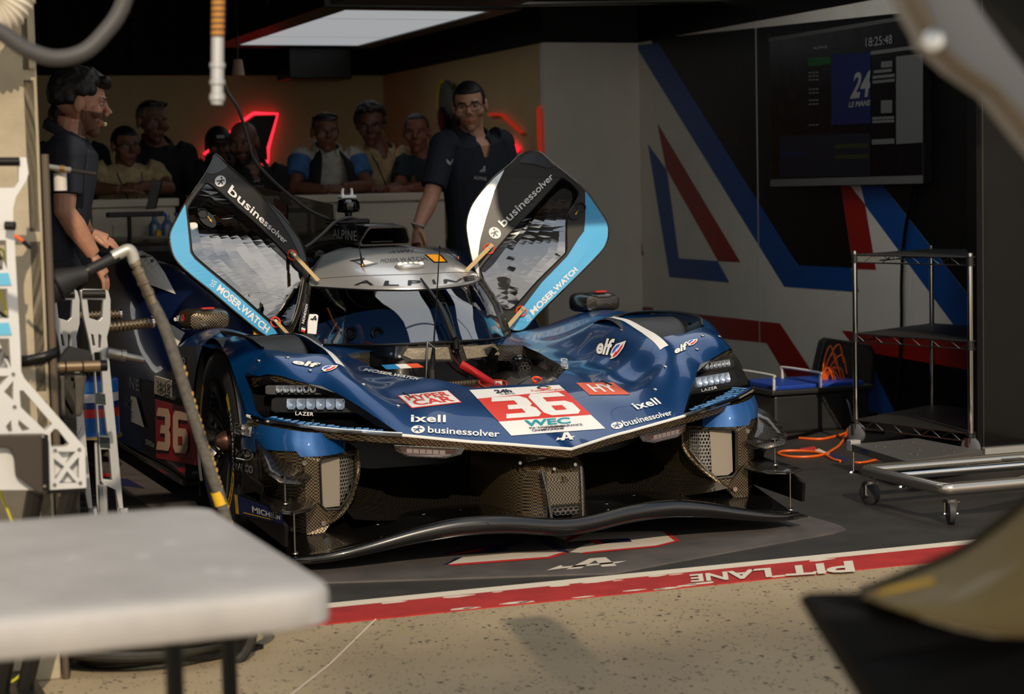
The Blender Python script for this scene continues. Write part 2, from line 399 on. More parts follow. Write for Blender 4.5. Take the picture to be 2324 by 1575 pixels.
# black glossy wall end at the right
P0 = atY(2218, 700, 1.5)
be = MB().span((P0.x, 1.5, 0), (5.2, 1.56, CE)).build('wall_black_end', BLACKGLOSS, label='black glossy partition at the right edge', **st)
MB().span((P0.x-.012, 1.485, 0), (P0.x+.012, 1.56, CE)).build('edge_profile', BLACK, be, smooth=0)
MB().span((P0.x+.028, 1.496, 0), (P0.x+.031, 1.501, CE)).build('seam', STEEL, be, smooth=0)
MB().span((P0.x+.012, 1.46, 0), (5.2, 1.5, .045)).build('kick_strip', ALU, be, smooth=0)

# ceiling light box, dark boxes and rails
z = 2.42
c = [atZ(768, 16, z), atZ(1082, 26, z), atZ(822, 105, z), atZ(548, 100, z)]
x0 = (c[0].x+c[3].x)/2; x1 = (c[1].x+c[2].x)/2; y0 = (c[0].y+c[1].y)/2; y1 = (c[2].y+c[3].y)/2
lb = thing('ceiling_light', 'large rectangular light panel hanging under the dark ceiling', 'light', ((x0+x1)/2, (y0+y1)/2, z))
LAMP = mat('light_panel', (236, 240, 242), .4, emit=.58)
MB().span((x0, y0, z), (x1, y1, z+.02)).build('diffuser', LAMP, lb, smooth=0)
fr = MB(); w = .16
for a, b in (((x0-w, y0-w, z-.01), (x0, y1+w, z+.13)), ((x1, y0-w, z-.01), (x1+w, y1+w, z+.13)), ((x0, y0-w, z-.01), (x1, y0, z+.13)), ((x0, y1, z-.01), (x1, y1+w, z+.13))): fr.span(a, b)
fr.build('frame', BLACK, lb, smooth=0, bevel=.006)
MB().span((x0, y0, z-.012), (x0+.015, y1, z-.001)).build('edge_profile', ALU, lb, smooth=0)
for k in (.22, .72):
    MB().span((x0, y0+(y1-y0)*k, z-.002), (x1, y0+(y1-y0)*k+.03, z-.0005)).build('cross_bar', mat('light_bar_grey', (188, 194, 202), .5, emit=.35), lb, smooth=0)
for x in (x0+.2, x1-.2):
    for y in (y0+.3, y1-.3): MB().cyl((x, y, z+.13), (x, y, z+.62), .01, n=6).build('hanger', BLACK, lb)
print('PANEL', x0, x1, y0, y1)
# a second panel, brighter than the visible one, hangs over the car (above the picture; the windscreen mirrors it)
dx, dy = .12-(x0+x1)/2, 2.05-(y0+y1)/2
lb2 = dup(lb, V(((x0+x1)/2+dx, (y0+y1)/2+dy, 2.86)), label='second rectangular light panel hanging over the race car itself')
lb3 = dup(lb, V(((x0+x1)/2+dx+1.95, (y0+y1)/2+dy+.5, 2.86)), label='third light panel, unseen and added to brighten the rack side of the garage')  # third panel added out of view to brighten the right wall
LAMP2 = mat('light_panel_bright', (236, 240, 242), .4, emit=2.3)  # unseen panels glow stronger than the visible one, to lift the white walls
for l_ in (lb2, lb3):
    for c_ in l_.children:
        if c_.name.split('.')[0] == 'diffuser': c_.data = c_.data.copy(); c_.data.materials[0] = LAMP2
# unseen boxes added under the lintel to cut the sun on the doors, rounded corners
def shade_box(xa_, xb_, z0_, z1_, lab):
    r_ = .10; P_ = [V((xa_, -.42, z1_)), V((xb_, -.42, z1_))]
    P_ += [V((xb_-r_+r_*math.cos(q), -.42, z0_+r_-r_*math.sin(q))) for q in np.linspace(0, math.pi/2, 7)]+[V((xa_+r_-r_*math.sin(q), -.42, z0_+r_-r_*math.cos(q))) for q in np.linspace(0, math.pi/2, 7)]
    MB().prism(P_, (0, .11, 0)).build('shade_box', DARKMETAL, label=lab, cat_='shade box', smooth=0)
shade_box(-1.0, -.22, 2.50, 2.86, 'dark rounded box added under the lintel to block sun, left of the middle')
shade_box(.06, 2.4, 2.60, 2.86, 'long dark rounded box added under the lintel to block sun, right of the middle')
# a third box, nearer, only its underside in view
zz = 2.28
a = atZ(730, 17, zz); b = atZ(1160, 16, zz)
b2 = MB().span((a.x, min(a.y, b.y)-1.0, zz), (b.x, min(a.y, b.y), zz+.16)).build('ceiling_box', mat('navy_box', (16, 20, 30), .5), label='dark navy overhead box hanging in front of the light panel', cat_='overhead box', smooth=0, bevel=.01)
MB().cyl((a.x+.3, a.y-.5, zz+.15), (a.x+.3, a.y-.5, CE), .012, n=6).cyl((b.x-.3, a.y-.5, zz+.15), (b.x-.3, a.y-.5, CE), .012, n=6).build('hanger', BLACK, b2)
# overhead rail with two hooks
ra = atY(1165, 8, 5.2); rb = atY(1560, 3, 5.2)
rail = MB().cyl(ra, rb+V((1.0, 0, .03)), .02, n=10).build('overhead_rail', STEEL, label='thin grey rail under the ceiling right of the light panel', cat_='rail')
for k in range(5):
    p = ra.lerp(rb, k/4); MB().cyl(p, (p.x, p.y, CE), .008, n=6).build('hanger', BLACK, rail)
for i, (px, py, pl) in enumerate(((1678, 60, 30), (1822, 40, 22))):
    t = atY(px, py-45, 5.2); e = atY(px+3, py, 5.2)
    hk = MB().cyl(t, e, .02, .013, n=10).cyl(e, e-V((0, 0, .05)), .012, .02, n=10).build('hose_end', [YELLOW, BLACK][0] if i else STEEL, label='short %s hose end hanging from the overhead rail' % ('yellow-banded' if i else 'steel-tipped'), cat_='hose end')
    MB().cyl((t.x, t.y, CE), t, .014, n=8).build('hose', BLACK, hk)
# dark ceiling unit behind, and a small spot lamp
p = atY(712, 130, 9.0)
MB().box(p, (.5, .4, .36)).cyl(p, (p.x, p.y, CE), .03, n=8).build('ceiling_fan_unit', BLACK, label='black boxy unit high on the back wall below the light panel', cat_='ceiling unit', smooth=0, bevel=.02)
p = atY(540, 155, 7.5)
sp = MB().lathe(p+V((0, 0, .06)), (0, 0, -1), [(0, .0), (0, .028), (.02, .034), (.11, .046), (.11, .0)], 18).build('spot_lamp', mat('lamp_shell', (186, 160, 128), .4), label='small pale cone lamp hanging near the back wall', cat_='lamp')
MB().cyl(p+V((0, 0, .05)), (p.x, p.y, CE), .006, n=6).build('cord', BLACK, sp)
MB().lathe(p+V((0, 0, -.049)), (0, 0, 1), [(0, 0), (0, .043), (.004, .043)], 18).build('bulb', mat('lamp_glow', (255, 226, 180), .4, emit=1.2), sp)
# folds of the dark curtain under the ceiling
mb = MB(); rows = []
for zc in (CE, H+.02):
    rows.append([V((-3+6*k/90*.9, YB-.12+.03*math.sin(k*1.7), zc)) for k in range(91)])
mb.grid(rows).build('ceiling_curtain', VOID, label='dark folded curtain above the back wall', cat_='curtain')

# backlit letter on the back wall and its mirror on the side wall, put in as glowing shapes
GLOWR = mat('red_glow', (255, 40, 60), .4, emit=3.2)
pts = [(559, 276), (576, 263), (626, 262), (604, 335), (606, 362), (540, 372), (470, 348)]
q = [atY(x, y, YB-.06) for x, y in pts]
ns = MB().prism(q, (0, -.03, 0)).build('backlit_sign', BLACK, label='black angular letter sign edged in red glow on the back wall', cat_='sign', smooth=0)
cx = sum((p for p in q), V((0, 0, 0)))/len(q)
ed = MB()
oq = [p+(p-cx).normalized()*.022 for p in q]
ed.tube([V((p.x, YB-.045, p.z)) for p in oq], .012, 6, closed=True)
ed.build('sign_glow', GLOWR, ns)
pts2 = [(1128, 256), (1142, 257), (1190, 300), (1182, 303), (1138, 263), (1110, 263), (1110, 256)]
q = [atX(x, y, X2-.02) for x, y in pts2]
n2 = MB().prism(q, (-.012, 0, 0)).build('sign_glow', mat('red_glow_dim', (200, 54, 30), .4, emit=.5), label='bent dull red sign reflection on the side wall behind the bespectacled mechanic', cat_='sign reflection', smooth=0)
q = [atX(x, y, X2-.02) for x, y in [(1154, 320), (1162, 318), (1180, 338), (1176, 346), (1160, 330)]]
MB().prism(q, (-.012, 0, 0)).build('sign_glow', mat('red_glow_mid', (230, 30, 50), .4, emit=2.3), label='small bright red sign reflection on the side wall above the right car door', cat_='sign reflection', smooth=0)
q = [atX(x, y, X2-.02) for x, y in [(1221, 246), (1226, 240), (1229, 300), (1230, 352), (1225, 352), (1222, 300)]]
MB().prism(q, (-.012, 0, 0)).build('sign_glow', MATS['red_glow_dim'], label='vertical dull red sign reflection beside the white pier', cat_='sign reflection', smooth=0)

# counters
CTOP = mat('counter_white', (206, 196, 176), .5)
def counter(name, xa, xb, y, label, top=1.275):
    t = thing(name, label, 'counter', ((xa+xb)/2, y+.18, 0))
    MB().span((xa, y, 0), (xb, y+.35, top-.05)).build('carcass', CTOP, t, smooth=0, bevel=.01)
    MB().span((xa-.02, y-.02, top-.05), (xb+.02, y+.37, top)).build('worktop', CTOP, t, smooth=0, bevel=.008)
    MB().span((xa+.12, y-.012, .12), (xb-.12, y, top-.15)).build('front_panel', CTOP, t, smooth=0, bevel=.006)
    return t
a = atY(207, 460, 5.75).x; b = atY(398, 460, 5.75).x
counter('counter', a, b, 5.75, 'white counter at the left behind the black stand')
a = atY(640, 460, 5.36).x; b = atY(1010, 450, 5.36).x
counter('counter', a, b, 5.36, 'long white counter behind the car roof')

# mat under the car
o = [(-1.12, 5.2), (-1.12, .2), (-1.09, .12), (-1.02, .07), (-.5, -.10), (0, -.262), (.5, -.10), (1.02, .06), (1.10, .11), (1.12, .2), (1.12, 5.2)]
fm = MB().prism([V((x, y, 0)) for x, y in o], (0, 0, .006)).build('floor_mat', MATCOL, label='grey printed vinyl mat under the race car', cat_='mat', smooth=0)
FP = ((0, 0, .0065), (0, 0, 1))
NAVY = mat('print_navy', (22, 26, 66), .6)
MR = mat('print_red', (186, 44, 40), .6); MWH = mat('print_white', (206, 196, 182), .6)
s = Sticker([(0, 0), (1, 0), (1, 1), (0, 1)], FP); s.h = lambda a, b: (900+a*1424, 1150+b*425)
def mp_(pts, m, layer): s.poly([(x/2324, y/694) for x, y in pts], m, layer)
mp_([(150, 178), (440, 125), (480, 132), (330, 170)], NAVY, 0); mp_([(160, 182), (340, 150), (300, 168)], MR, 1)
mp_([(190, 214), (215, 190), (430, 172), (620, 168), (560, 186)], MWH, 1); mp_([(190, 214), (560, 186), (620, 168), (630, 174), (570, 192), (200, 220)], MR, 2)
mp_([(170, 215), (245, 188), (215, 190), (190, 214)], NAVY, 2)
mp_([(500, 110), (560, 105), (640, 170), (600, 165)], NAVY, 1)
mp_([(640, 170), (720, 135), (880, 118), (860, 132), (740, 145), (720, 160)], MWH, 1); mp_([(560, 105), (700, 98), (900, 92), (985, 92), (1030, 128), (960, 146), (690, 172), (640, 170), (700, 140), (870, 130), (860, 118), (720, 124), (640, 130)], MWH, 2)
mp_([(985, 92), (1000, 92), (1050, 128), (965, 150), (690, 176), (690, 170), (960, 145), (1030, 128)], MR, 3)
mp_([(715, 125), (860, 118), (872, 131), (740, 140)], NAVY, 3); mp_([(705, 125), (740, 123), (765, 138), (740, 141)], MR, 4)
mp_([(700, 100), (640, 128), (620, 132), (650, 102)], MR, 3); mp_([(370, 145), (440, 140), (400, 165), (340, 172)], NAVY, 2)
s.build('mat_print', fm, 'red, white and navy race number printed on the mat', eps=.0004)
def amark(st_, m, box=(0, 0, 1, 1), layer=1):
    """slanted letter with a swept cross-bar"""
    x0, y0, x1, y1 = box; g = lambda P: [(x0+a*(x1-x0), y0+b*(y1-y0)) for a, b in P]
    st_.poly(g([(0, .05), (.21, .5), (.22, .32), (1, .44), (.88, .27), (.2, .14)]), m, layer)
    st_.poly(g([(.24, 0), (.60, 1), (.80, 1), (.84, 0), (.67, 0), (.65, .74), (.42, 0)]), m, layer); return st_
amark(Sticker([(1240, 1296), (1432, 1282), (1412, 1262), (1232, 1276)], FP), MWH).build('emblem', fm, eps=.0004)

# unseen gantry added far behind the viewpoint to cast shade on the near concrete
gn = MB().span((-9.45, -45.6, 22.2), (8, -45, 27.1)).build('shade_gantry', DARKMETAL, label='wide unseen gantry added to shade the near concrete, opposite the garage', cat_='shade gantry', smooth=0)
for x in (-8.9, 7): MB().span((x-.4, -45.7, 0), (x+.4, -44.9, 22.2)).build('shade_post', DARKMETAL, gn, smooth=0)
# ============================================================ the race car
BLUE = mat('car_blue', (3, 62, 118), .3, .5, coat=.45)
BLUEB = mat('car_blue_bumper', (9, 76, 138), .5, .35, coat=.4)
BLUELT = mat('car_blue_light', (26, 104, 178), .34, .5, coat=1)
SKY = mat('car_sky_blue', (74, 172, 226), .4, 0, coat=.6)
SILVER = mat('car_silver', (196, 197, 198), .33, .65, coat=.5)
CARBON = mat('carbon', (13, 12, 11), .4, .6, coat=.5, tex='weave', c2=(112, 96, 68), scale=170)
CARBON2 = mat('carbon_fine', (10, 10, 10), .34, .5, coat=.7, tex='weave', c2=(58, 51, 40), scale=150)
RIBBED = mat('carbon_ribbed', (12, 12, 11), .45, 0, tex='wave', c2=(40, 36, 29), scale=62)
DARKGREY = mat('panel_grey', (70, 72, 76), .4)
GLASSBLK = mat('gloss_black', (7, 7, 8), .06, coat=.5)
GLASS = mat('windscreen_glass', (200, 214, 220), .02, trans=.92, ior=1.12)
_t = GLASS.node_tree; _b = _t.nodes['Principled BSDF']
def tintglass(name, tint, refl):
    m = bpy.data.materials.new(name); m.use_nodes = True; t = m.node_tree; t.nodes.clear()
    tr = _n(t, 'ShaderNodeBsdfTransparent'); tr.inputs[0].default_value = lin(tint)
    gl = _n(t, 'ShaderNodeBsdfGlossy'); gl.inputs['Roughness'].default_value = .02; gl.inputs[0].default_value = (1, 1, 1, 1)
    lw0 = _n(t, 'ShaderNodeLayerWeight'); lw0.inputs['Blend'].default_value = .5; pw = _n(t, 'ShaderNodeMath', operation='POWER'); pw.inputs[1].default_value = 4.5; t.links.new(lw0.outputs['Facing'], pw.inputs[0])
    lw = _n(t, 'ShaderNodeMapRange'); lw.inputs['To Min'].default_value = refl; lw.inputs['To Max'].default_value = .95; t.links.new(pw.outputs[0], lw.inputs[0])
    nzz = _n(t, 'ShaderNodeTexNoise'); nzz.inputs['Scale'].default_value = 6
    mr = _n(t, 'ShaderNodeMapRange'); mr.inputs['To Min'].default_value = .012; mr.inputs['To Max'].default_value = .04
    t.links.new(nzz.outputs[0], mr.inputs[0]); t.links.new(mr.outputs[0], gl.inputs['Roughness'])
    mi = _n(t, 'ShaderNodeMixShader'); o = _n(t, 'ShaderNodeOutputMaterial')
    t.links.new(lw.outputs[0], mi.inputs[0]); t.links.new(tr.outputs[0], mi.inputs[1]); t.links.new(gl.outputs[0], mi.inputs[2]); t.links.new(mi.outputs[0], o.inputs[0]); return m
WIND = tintglass('windscreen_tint', (150, 164, 178), .14)
DOORGLASS = tintglass('door_glass_tint', (120, 124, 130), .34)
LENS = tintglass('lamp_cover', (235, 238, 240), .05)
REFLECTOR = mat('reflector', (170, 174, 180), .2, .6)
ORRED = mat('orange_red', (230, 72, 40), .45)
STICKRED = mat('sticker_red', (214, 52, 38), .4)
BEIGE = mat('strap_beige', (186, 160, 112), .6)
HEXALU = mat('mesh_alu', (176, 172, 164), .4, .7)
PLATEW = mat('plate_grey_carbon', (150, 142, 128), .5, tex='wave', c2=(122, 112, 96), scale=70)
TEAL = mat('sticker_teal', (24, 150, 164), .4)
car = thing('race_car', 'dark blue endurance race car with both doors swung up', 'race car', (0, 2.5, 0))

def ip(tab, x): return float(np.interp(x, [t[0] for t in tab], [t[1] for t in tab]))
NV = [(0, .085), (.05, .118), (.1, .15), (.18, .195), (.25, .228), (.31, .25), (.38, .27), (.45, .285), (.53, .302), (.6, .335), (.66, .365), (.72, .404), (.784, .441), (.847, .476), (.906, .52), (.965, .57), (.985, .61), (1.0, .66)]
NZ = [(0, .378), (.1, .386), (.2, .396), (.3, .405), (.4, .418), (.53, .437), (.6, .442), (.66, .448), (.722, .452), (.784, .459), (.847, .466), (.906, .476), (.965, .486), (1.0, .50)]
nv = lambda u: ip(NV, abs(u)); nz = lambda u: ip(NZ, abs(u))
CP = [(u, nv(u), nz(u)) for u in (0, .1, .2, .3, .4, .53, .6, .66, .722, .784, .847, .906, .965, 1.0)]
CP += [(u, nv(u)+.05, nz(u)+.026) for u in (0, .1, .2, .3, .4, .5)]
CP += [(.178, .613, .547), (0, .613, .553), (0, .38, .49), (.178, .38, .483), (.479, .599, .527), (.35, .58, .535), (.344, .4, .487), (.302, .773, .578), (.22, .85, .592), (.22, 1.05, .600), (.22, 1.4, .63), (0, 1.0, .61), (0, 1.4, .64),
  (.45, .8, .558), (.45, 1.0, .584), (.45, 1.3, .616), (.45, 1.6, .64), (.45, 1.95, .65), (.36, 1.2, .600), (.33, .98, .588), (.385, 1.45, .622), (.25, 1.7, .66), (0, 1.95, .67),
  (.53, .70, .560), (.535, .9, .597), (.535, 1.1, .622), (.535, 1.3, .637), (.535, .62, .548), (.585, .72, .625), (.59, .9, .672), (.595, 1.1, .700), (.60, 1.3, .712), (.60, 1.6, .655),
  (.643, .679, .661), (.648, .739, .683), (.654, .806, .702), (.662, .889, .713), (.66, .99, .729), (.666, 1.086, .74), (.665, 1.217, .742), (.69, 1.27, .74), (.712, 1.325, .737), (.719, 1.444, .722), (.70, 1.7, .70), (.70, 1.95, .68),
  (.594, .567, .600), (.768, .646, .646), (.925, .765, .684), (.686, .745, .690), (.779, .78, .700), (.9, .85, .718), (.8, .95, .728), (.8, 1.1, .738), (.8, 1.3, .735), (.8, 1.5, .715),
  (.95, .9, .736), (.95, 1.1, .752), (.95, 1.37, .745), (.95, 1.6, .73), (.95, 1.95, .68), (.975, .778, .63), (1.0, .9, .675), (1.0, 1.1, .705), (1.0, 1.37, .70), (1.0, 1.6, .68), (1.0, 1.95, .63),
  (.943, .689, .644), (.896, .649, .637), (.847, .619, .627), (.797, .596, .613), (.746, .577, .596), (.708, .526, .577), (.672, .478, .551), (.636, .435, .522), (.602, .392, .494), (.568, .347, .466), (.85, .56, .555), (.75, .49, .53), (.93, .6, .56)]
_P = np.array(CP+[(-u, v, z) for u, v, z in CP if u > .001])
def _K(r): return r**3
_A = np.array([[np.linalg.norm(p[:2]-q[:2]) for q in _P] for p in _P]); N_ = len(_P)
_M = np.zeros((N_+3, N_+3)); _M[:N_, :N_] = _K(_A)+np.eye(N_)*2e-4; _M[:N_, N_] = 1; _M[:N_, N_+1:] = _P[:, :2]; _M[N_:, :N_] = _M[:N_, N_:].T
_S = np.linalg.solve(_M, np.r_[_P[:, 2], 0, 0, 0])
def hz(u, v):
    r = np.hypot(_P[:, 0]-u, _P[:, 1]-v); return float(_K(r) @ _S[:N_] + _S[N_]+_S[N_+1]*u+_S[N_+2]*v)
def inpoly(p, poly):
    x, y = p; c = False; n = len(poly)
    for i in range(n):
        x1, y1 = poly[i]; x2, y2 = poly[i-1]
        if (y1 > y) != (y2 > y) and x < (x2-x1)*(y-y1)/(y2-y1)+x1: c = not c
    return c
def nearpoly(p, poly):
    best = (9, p); n = len(poly); x, y = p
    for i in range(n):
        x1, y1 = poly[i-1]; x2, y2 = poly[i]; dx, dy = x2-x1, y2-y1; L = dx*dx+dy*dy
        t = max(0, min(1, ((x-x1)*dx+(y-y1)*dy)/L)) if L else 0
        q = (x1+dx*t, y1+dy*t); d = math.hypot(q[0]-x, q[1]-y)
        if d < best[0]: best = (d, q)
    return best
HLT = [(.975, .778), (.943, .689), (.896, .649), (.847, .619), (.797, .596), (.746, .577), (.708, .526), (.672, .478), (.636, .435), (.602, .392), (.568, .347), (.540, .309)]
HLB = [(.60, .345), (.66, .375), (.722, .414), (.784, .451), (.847, .486), (.906, .530), (.962, .578), (.975, .62)]
HL = HLT+HLB
LOUV = [(.668, .75), (.74, .765), (.80, .785), (.88, .83), (.915, .90), (.925, 1.1), (.92, 1.35), (.88, 1.50), (.78, 1.54), (.735, 1.46), (.70, 1.28), (.682, 1.1), (.675, .95), (.668, .85)]
HATCH = [(-.15, .63), (0, .628), (.15, .63), (.20, .68), (.28, .79), (.335, .98), (.37, 1.2), (.385, 1.50), (0, 1.50), (-.385, 1.50), (-.37, 1.2), (-.335, .98), (-.28, .79), (-.20, .68)]
HOLES = [HL, [(-u, v) for u, v in HL], LOUV, [(-u, v) for u, v in LOUV], HATCH]
VEND = 1.95
def clip_surface():
    us = np.linspace(-1, 1, 201); ts = np.linspace(0, 1, 171)
    G = {}
    mb = MB(); idx = {}
    pts = []
    for j, t in enumerate(ts):
        for i, u in enumerate(us):
            v = nv(u)+(VEND-nv(u))*t; p = (float(u), v)
            for h in HOLES:
                d, q = nearpoly(p, h)
                if d < .0056: p = q; break
            pts.append(p)
    ok = []
    for p in pts:
        inside = any(inpoly(p, h) and nearpoly(p, h)[0] > .0005 for h in HOLES); ok.append(not inside)
    zs = [hz(*p) for p in pts]
    nu = len(us); fs = []
    for j in range(len(ts)-1):
        for i in range(nu-1):
            q = (j*nu+i, j*nu+i+1, (j+1)*nu+i+1, (j+1)*nu+i)
            cxy = (sum(pts[k][0] for k in q)/4, sum(pts[k][1] for k in q)/4)
            if all(ok[k] for k in q) and not any(inpoly(cxy, h) for h in HOLES): fs.append(q)
    mb.add([V((p[0], p[1], z)) for p, z in zip(pts, zs)], fs)
    return mb
cs = clip_surface()
shell = cs.build('front_bodywork', BLUE, car, smooth=60, merge=1e-6)
BV = bvh_of(shell)
# rolled lips round the openings give the skin its thickness
for h, nm in ((HL, 'lamp_surround'), (LOUV, 'louvre_edge')):
    for sgn in (1, -1):
        L = cat([(sgn*u, v, hz(sgn*u, v)) for u, v in h], 4, True)
        mb = MB(); inner = [V((p.x, p.y+.004, p.z-.03)) for p in L]; mb.grid([L+[L[0]], inner+[inner[0]]]); mb.build(nm, BLACK if nm[0] == 'l' and nm[1] == 'a' else BLUE, car)
L = cat([(u, v, hz(u, v)) for u, v in HATCH], 4, True); inner = [V((p.x*.97, p.y, p.z-.07)) for p in L]
MB().grid([L+[L[0]], inner+[inner[0]]]).build('hatch_edge', CARBON2, car)
# nose lip: white line, then a carbon strip curling under
us = np.linspace(-1, 1, 121)
e = [V((u, nv(u), nz(u))) for u in us]
MB().tube([p+V((0, -.003, 0)) for p in e], .0055, 8, flat=.7).build('nose_pinstripe', mat('pinstripe', (236, 236, 232), .25, coat=.5), car)
cu_ = [u for u in us if abs(u) <= .56]
MB().grid([[V((u, nv(u)-.002, nz(u)-.004)) for u in us], [V((u, nv(u)+.003, nz(u)-.03)) for u in us], [V((u*.99, nv(u)+.09, nz(u)-.045)) for u in us]]).build('nose_underside', CARBON, car)
for s in (-1, 1):
    MB().tube([V((s*u, nv(u)-.006, nz(u)+.002)) for u in np.linspace(.54, .99, 30)], .0085, 8).build('chrome_strip', CHROME, car)

# bumper corner: blue band, then carbon and black below it, wrapping round to the wheel opening
PL = [(.698, .470), (.74, .435), (.81, .408), (.884, .432), (.93, .475), (.962, .525), (.978, .585), (.984, .66), (.985, .72), (.985, .785)]
plan = cat([(a, b, 0) for a, b in PL], 5)
def corner(s):
    top = []; mid = []; bot = []; low = []
    for p in plan:
        u = p.x; a = min(1, u)
        k = max(0, (u-.9)/.1)
        zt = nz(min(u, 1.0))-.012 if p.y < .66 else None
        if p.y >= .60: zt = max(nz(1)-.012, min(.675, hz(.995, max(p.y, .66)) - .0))
        top.append(V((s*u, p.y+(.03 if p.y < .6 else 0), zt)))
        zm = .371+(.02 if u > .88 else .0)+.0*k
        mid.append(V((s*u, p.y, zm if p.y < .6 else .372))); bot.append(V((s*(u-.012), p.y+.012, .22))); low.append(V((s*(u-.02), p.y+.02, .10)))
    md2 = [a.lerp(b, .5)+V((s*.006, -.006, 0)) for a, b in zip(top, mid)]
    MB().grid([top, md2, mid]).build('bumper_panel', BLUEB, car, smooth=60)
    n = len(plan); i0 = next(i for i, p in enumerate(plan) if p.x > .815)
    lip = [p+V((-s*.006, .006, 0)) for p in mid]
    MB().grid([mid[i0:], lip[i0:], bot[i0:], low[i0:]]).build('bumper_side', CARBON if s > 0 else CARBON, car, smooth=60)
    return top, mid
cornL = corner(-1); cornR = corner(1)
# outer side of the wings over the wheels, with the wheel arch cut out
ARC = (1.17, .353); AR = .39
def side(s):
    vs_ = np.linspace(.785, VEND, 60); rows = []
    zt = [hz(.999, v) for v in vs_]; fs = []
    nzr = 40
    pts = []
    for j in range(nzr):
        for i, v in enumerate(vs_):
            k = j/(nzr-1); zz = zt[i]+(.10-zt[i])*k; r = math.hypot(v-ARC[0], zz-ARC[1]); vv = float(v)
            if abs(r-AR) < .013 and r > 1e-6: f_ = AR/r; vv = ARC[0]+(v-ARC[0])*f_; zz = ARC[1]+(zz-ARC[1])*f_
            pts.append((vv, zz, k))
    nn = len(vs_)
    for j in range(nzr-1):
        for i in range(nn-1):
            q = (j*nn+i, j*nn+i+1, (j+1)*nn+i+1, (j+1)*nn+i)
            if all(math.hypot(pts[k][0]-ARC[0], pts[k][1]-ARC[1]) > AR-.002 for k in q) and not (min(pts[k][0] for k in q) > 1.5 and max(pts[k][1] for k in q) < .47): fs.append(q)
    mb = MB(); mb.add([V((s*(1.0-.015*max(0, min(1, (1.12-p[0])/.33))+.005*math.sin(math.pi*min(1, p[2]*1.2))), p[0], p[1])) for p in pts], fs)
    for i, f in enumerate(fs):
        c = [pts[k] for k in f]; v_ = sum(a[0] for a in c)/4; z_ = sum(a[1] for a in c)/4
        mb.mi[i] = 1 if v_ > 1.45 or z_ < .36 else 0
    mb.build('wing_side', [BLUE, BLACK], car, smooth=60)
    # arch liner
    A = [math.radians(a) for a in range(-30, 211, 6)]
    MB().grid([[V((s*u, ARC[0]+math.cos(q)*AR, ARC[1]+math.sin(q)*AR)) for q in A] for u in (.995, .70 if 0 else .62)]).build('arch_liner', PLASTICBLK, car)
for s in (-1, 1): side(s)

# ------------------------------------------------ headlamps
def bar_lamp(parent, origin, du, dn, L, Hh, n, name, lensm, reflm, depth=.035, inset=.18, notch=False):
    """a light bar: housing, reflectors side by side"""
    du = V(du).normalized(); dn = V(dn).normalized(); up = dn.cross(du).normalized()
    if up.z < 0: up = -up
    o = V(origin)
    hs = [o+du*a+up*b for a, b in ((0, .12*Hh), (0, .88*Hh), (L*.05, Hh), (L*.95, Hh), (L, .85*Hh), (L, .15*Hh), (L*.93, 0), (L*.05, 0))]
    ob = MB().prism(hs, -dn*depth).build(name, BLACK, parent, smooth=0, bevel=.003)
    w = L*(1-2*inset)/n
    for i in range(n):
        c = o+du*(L*inset+w*(i+.5))+up*Hh*.52+dn*.002; mb = MB()
        a, b = w*.46, Hh*.34
        c = c+dn*.014
        skirt = [c-dn*.013+du*(a*x)+up*(b*y) for x, y in ((-1, .9), (-.9, 1), (.9, 1), (1, .9), (1, -.5), (.6, -1), (-.6, -1), (-1, -.5))]
        outer = [c+du*(a*x)+up*(b*y) for x, y in ((-1, .9), (-.9, 1), (.9, 1), (1, .9), (1, -.5), (.6, -1), (-.6, -1), (-1, -.5))]
        mid = [c+(p-c)*.55-dn*.007 for p in outer]; inn = [c+(p-c)*.15-dn*.012 for p in outer]
        mb.grid([skirt+[skirt[0]], outer+[outer[0]], mid+[mid[0]], inn+[inn[0]]]); mb.add(inn, [tuple(range(8))])
        mb.build('reflector', reflm, ob, smooth=50)
    return ob
REFBLUE = mat('reflector_blue', (196, 210, 230), .2, .6)
LEDBLUE = mat('led_tile', (120, 178, 232), .35, emit=.22)
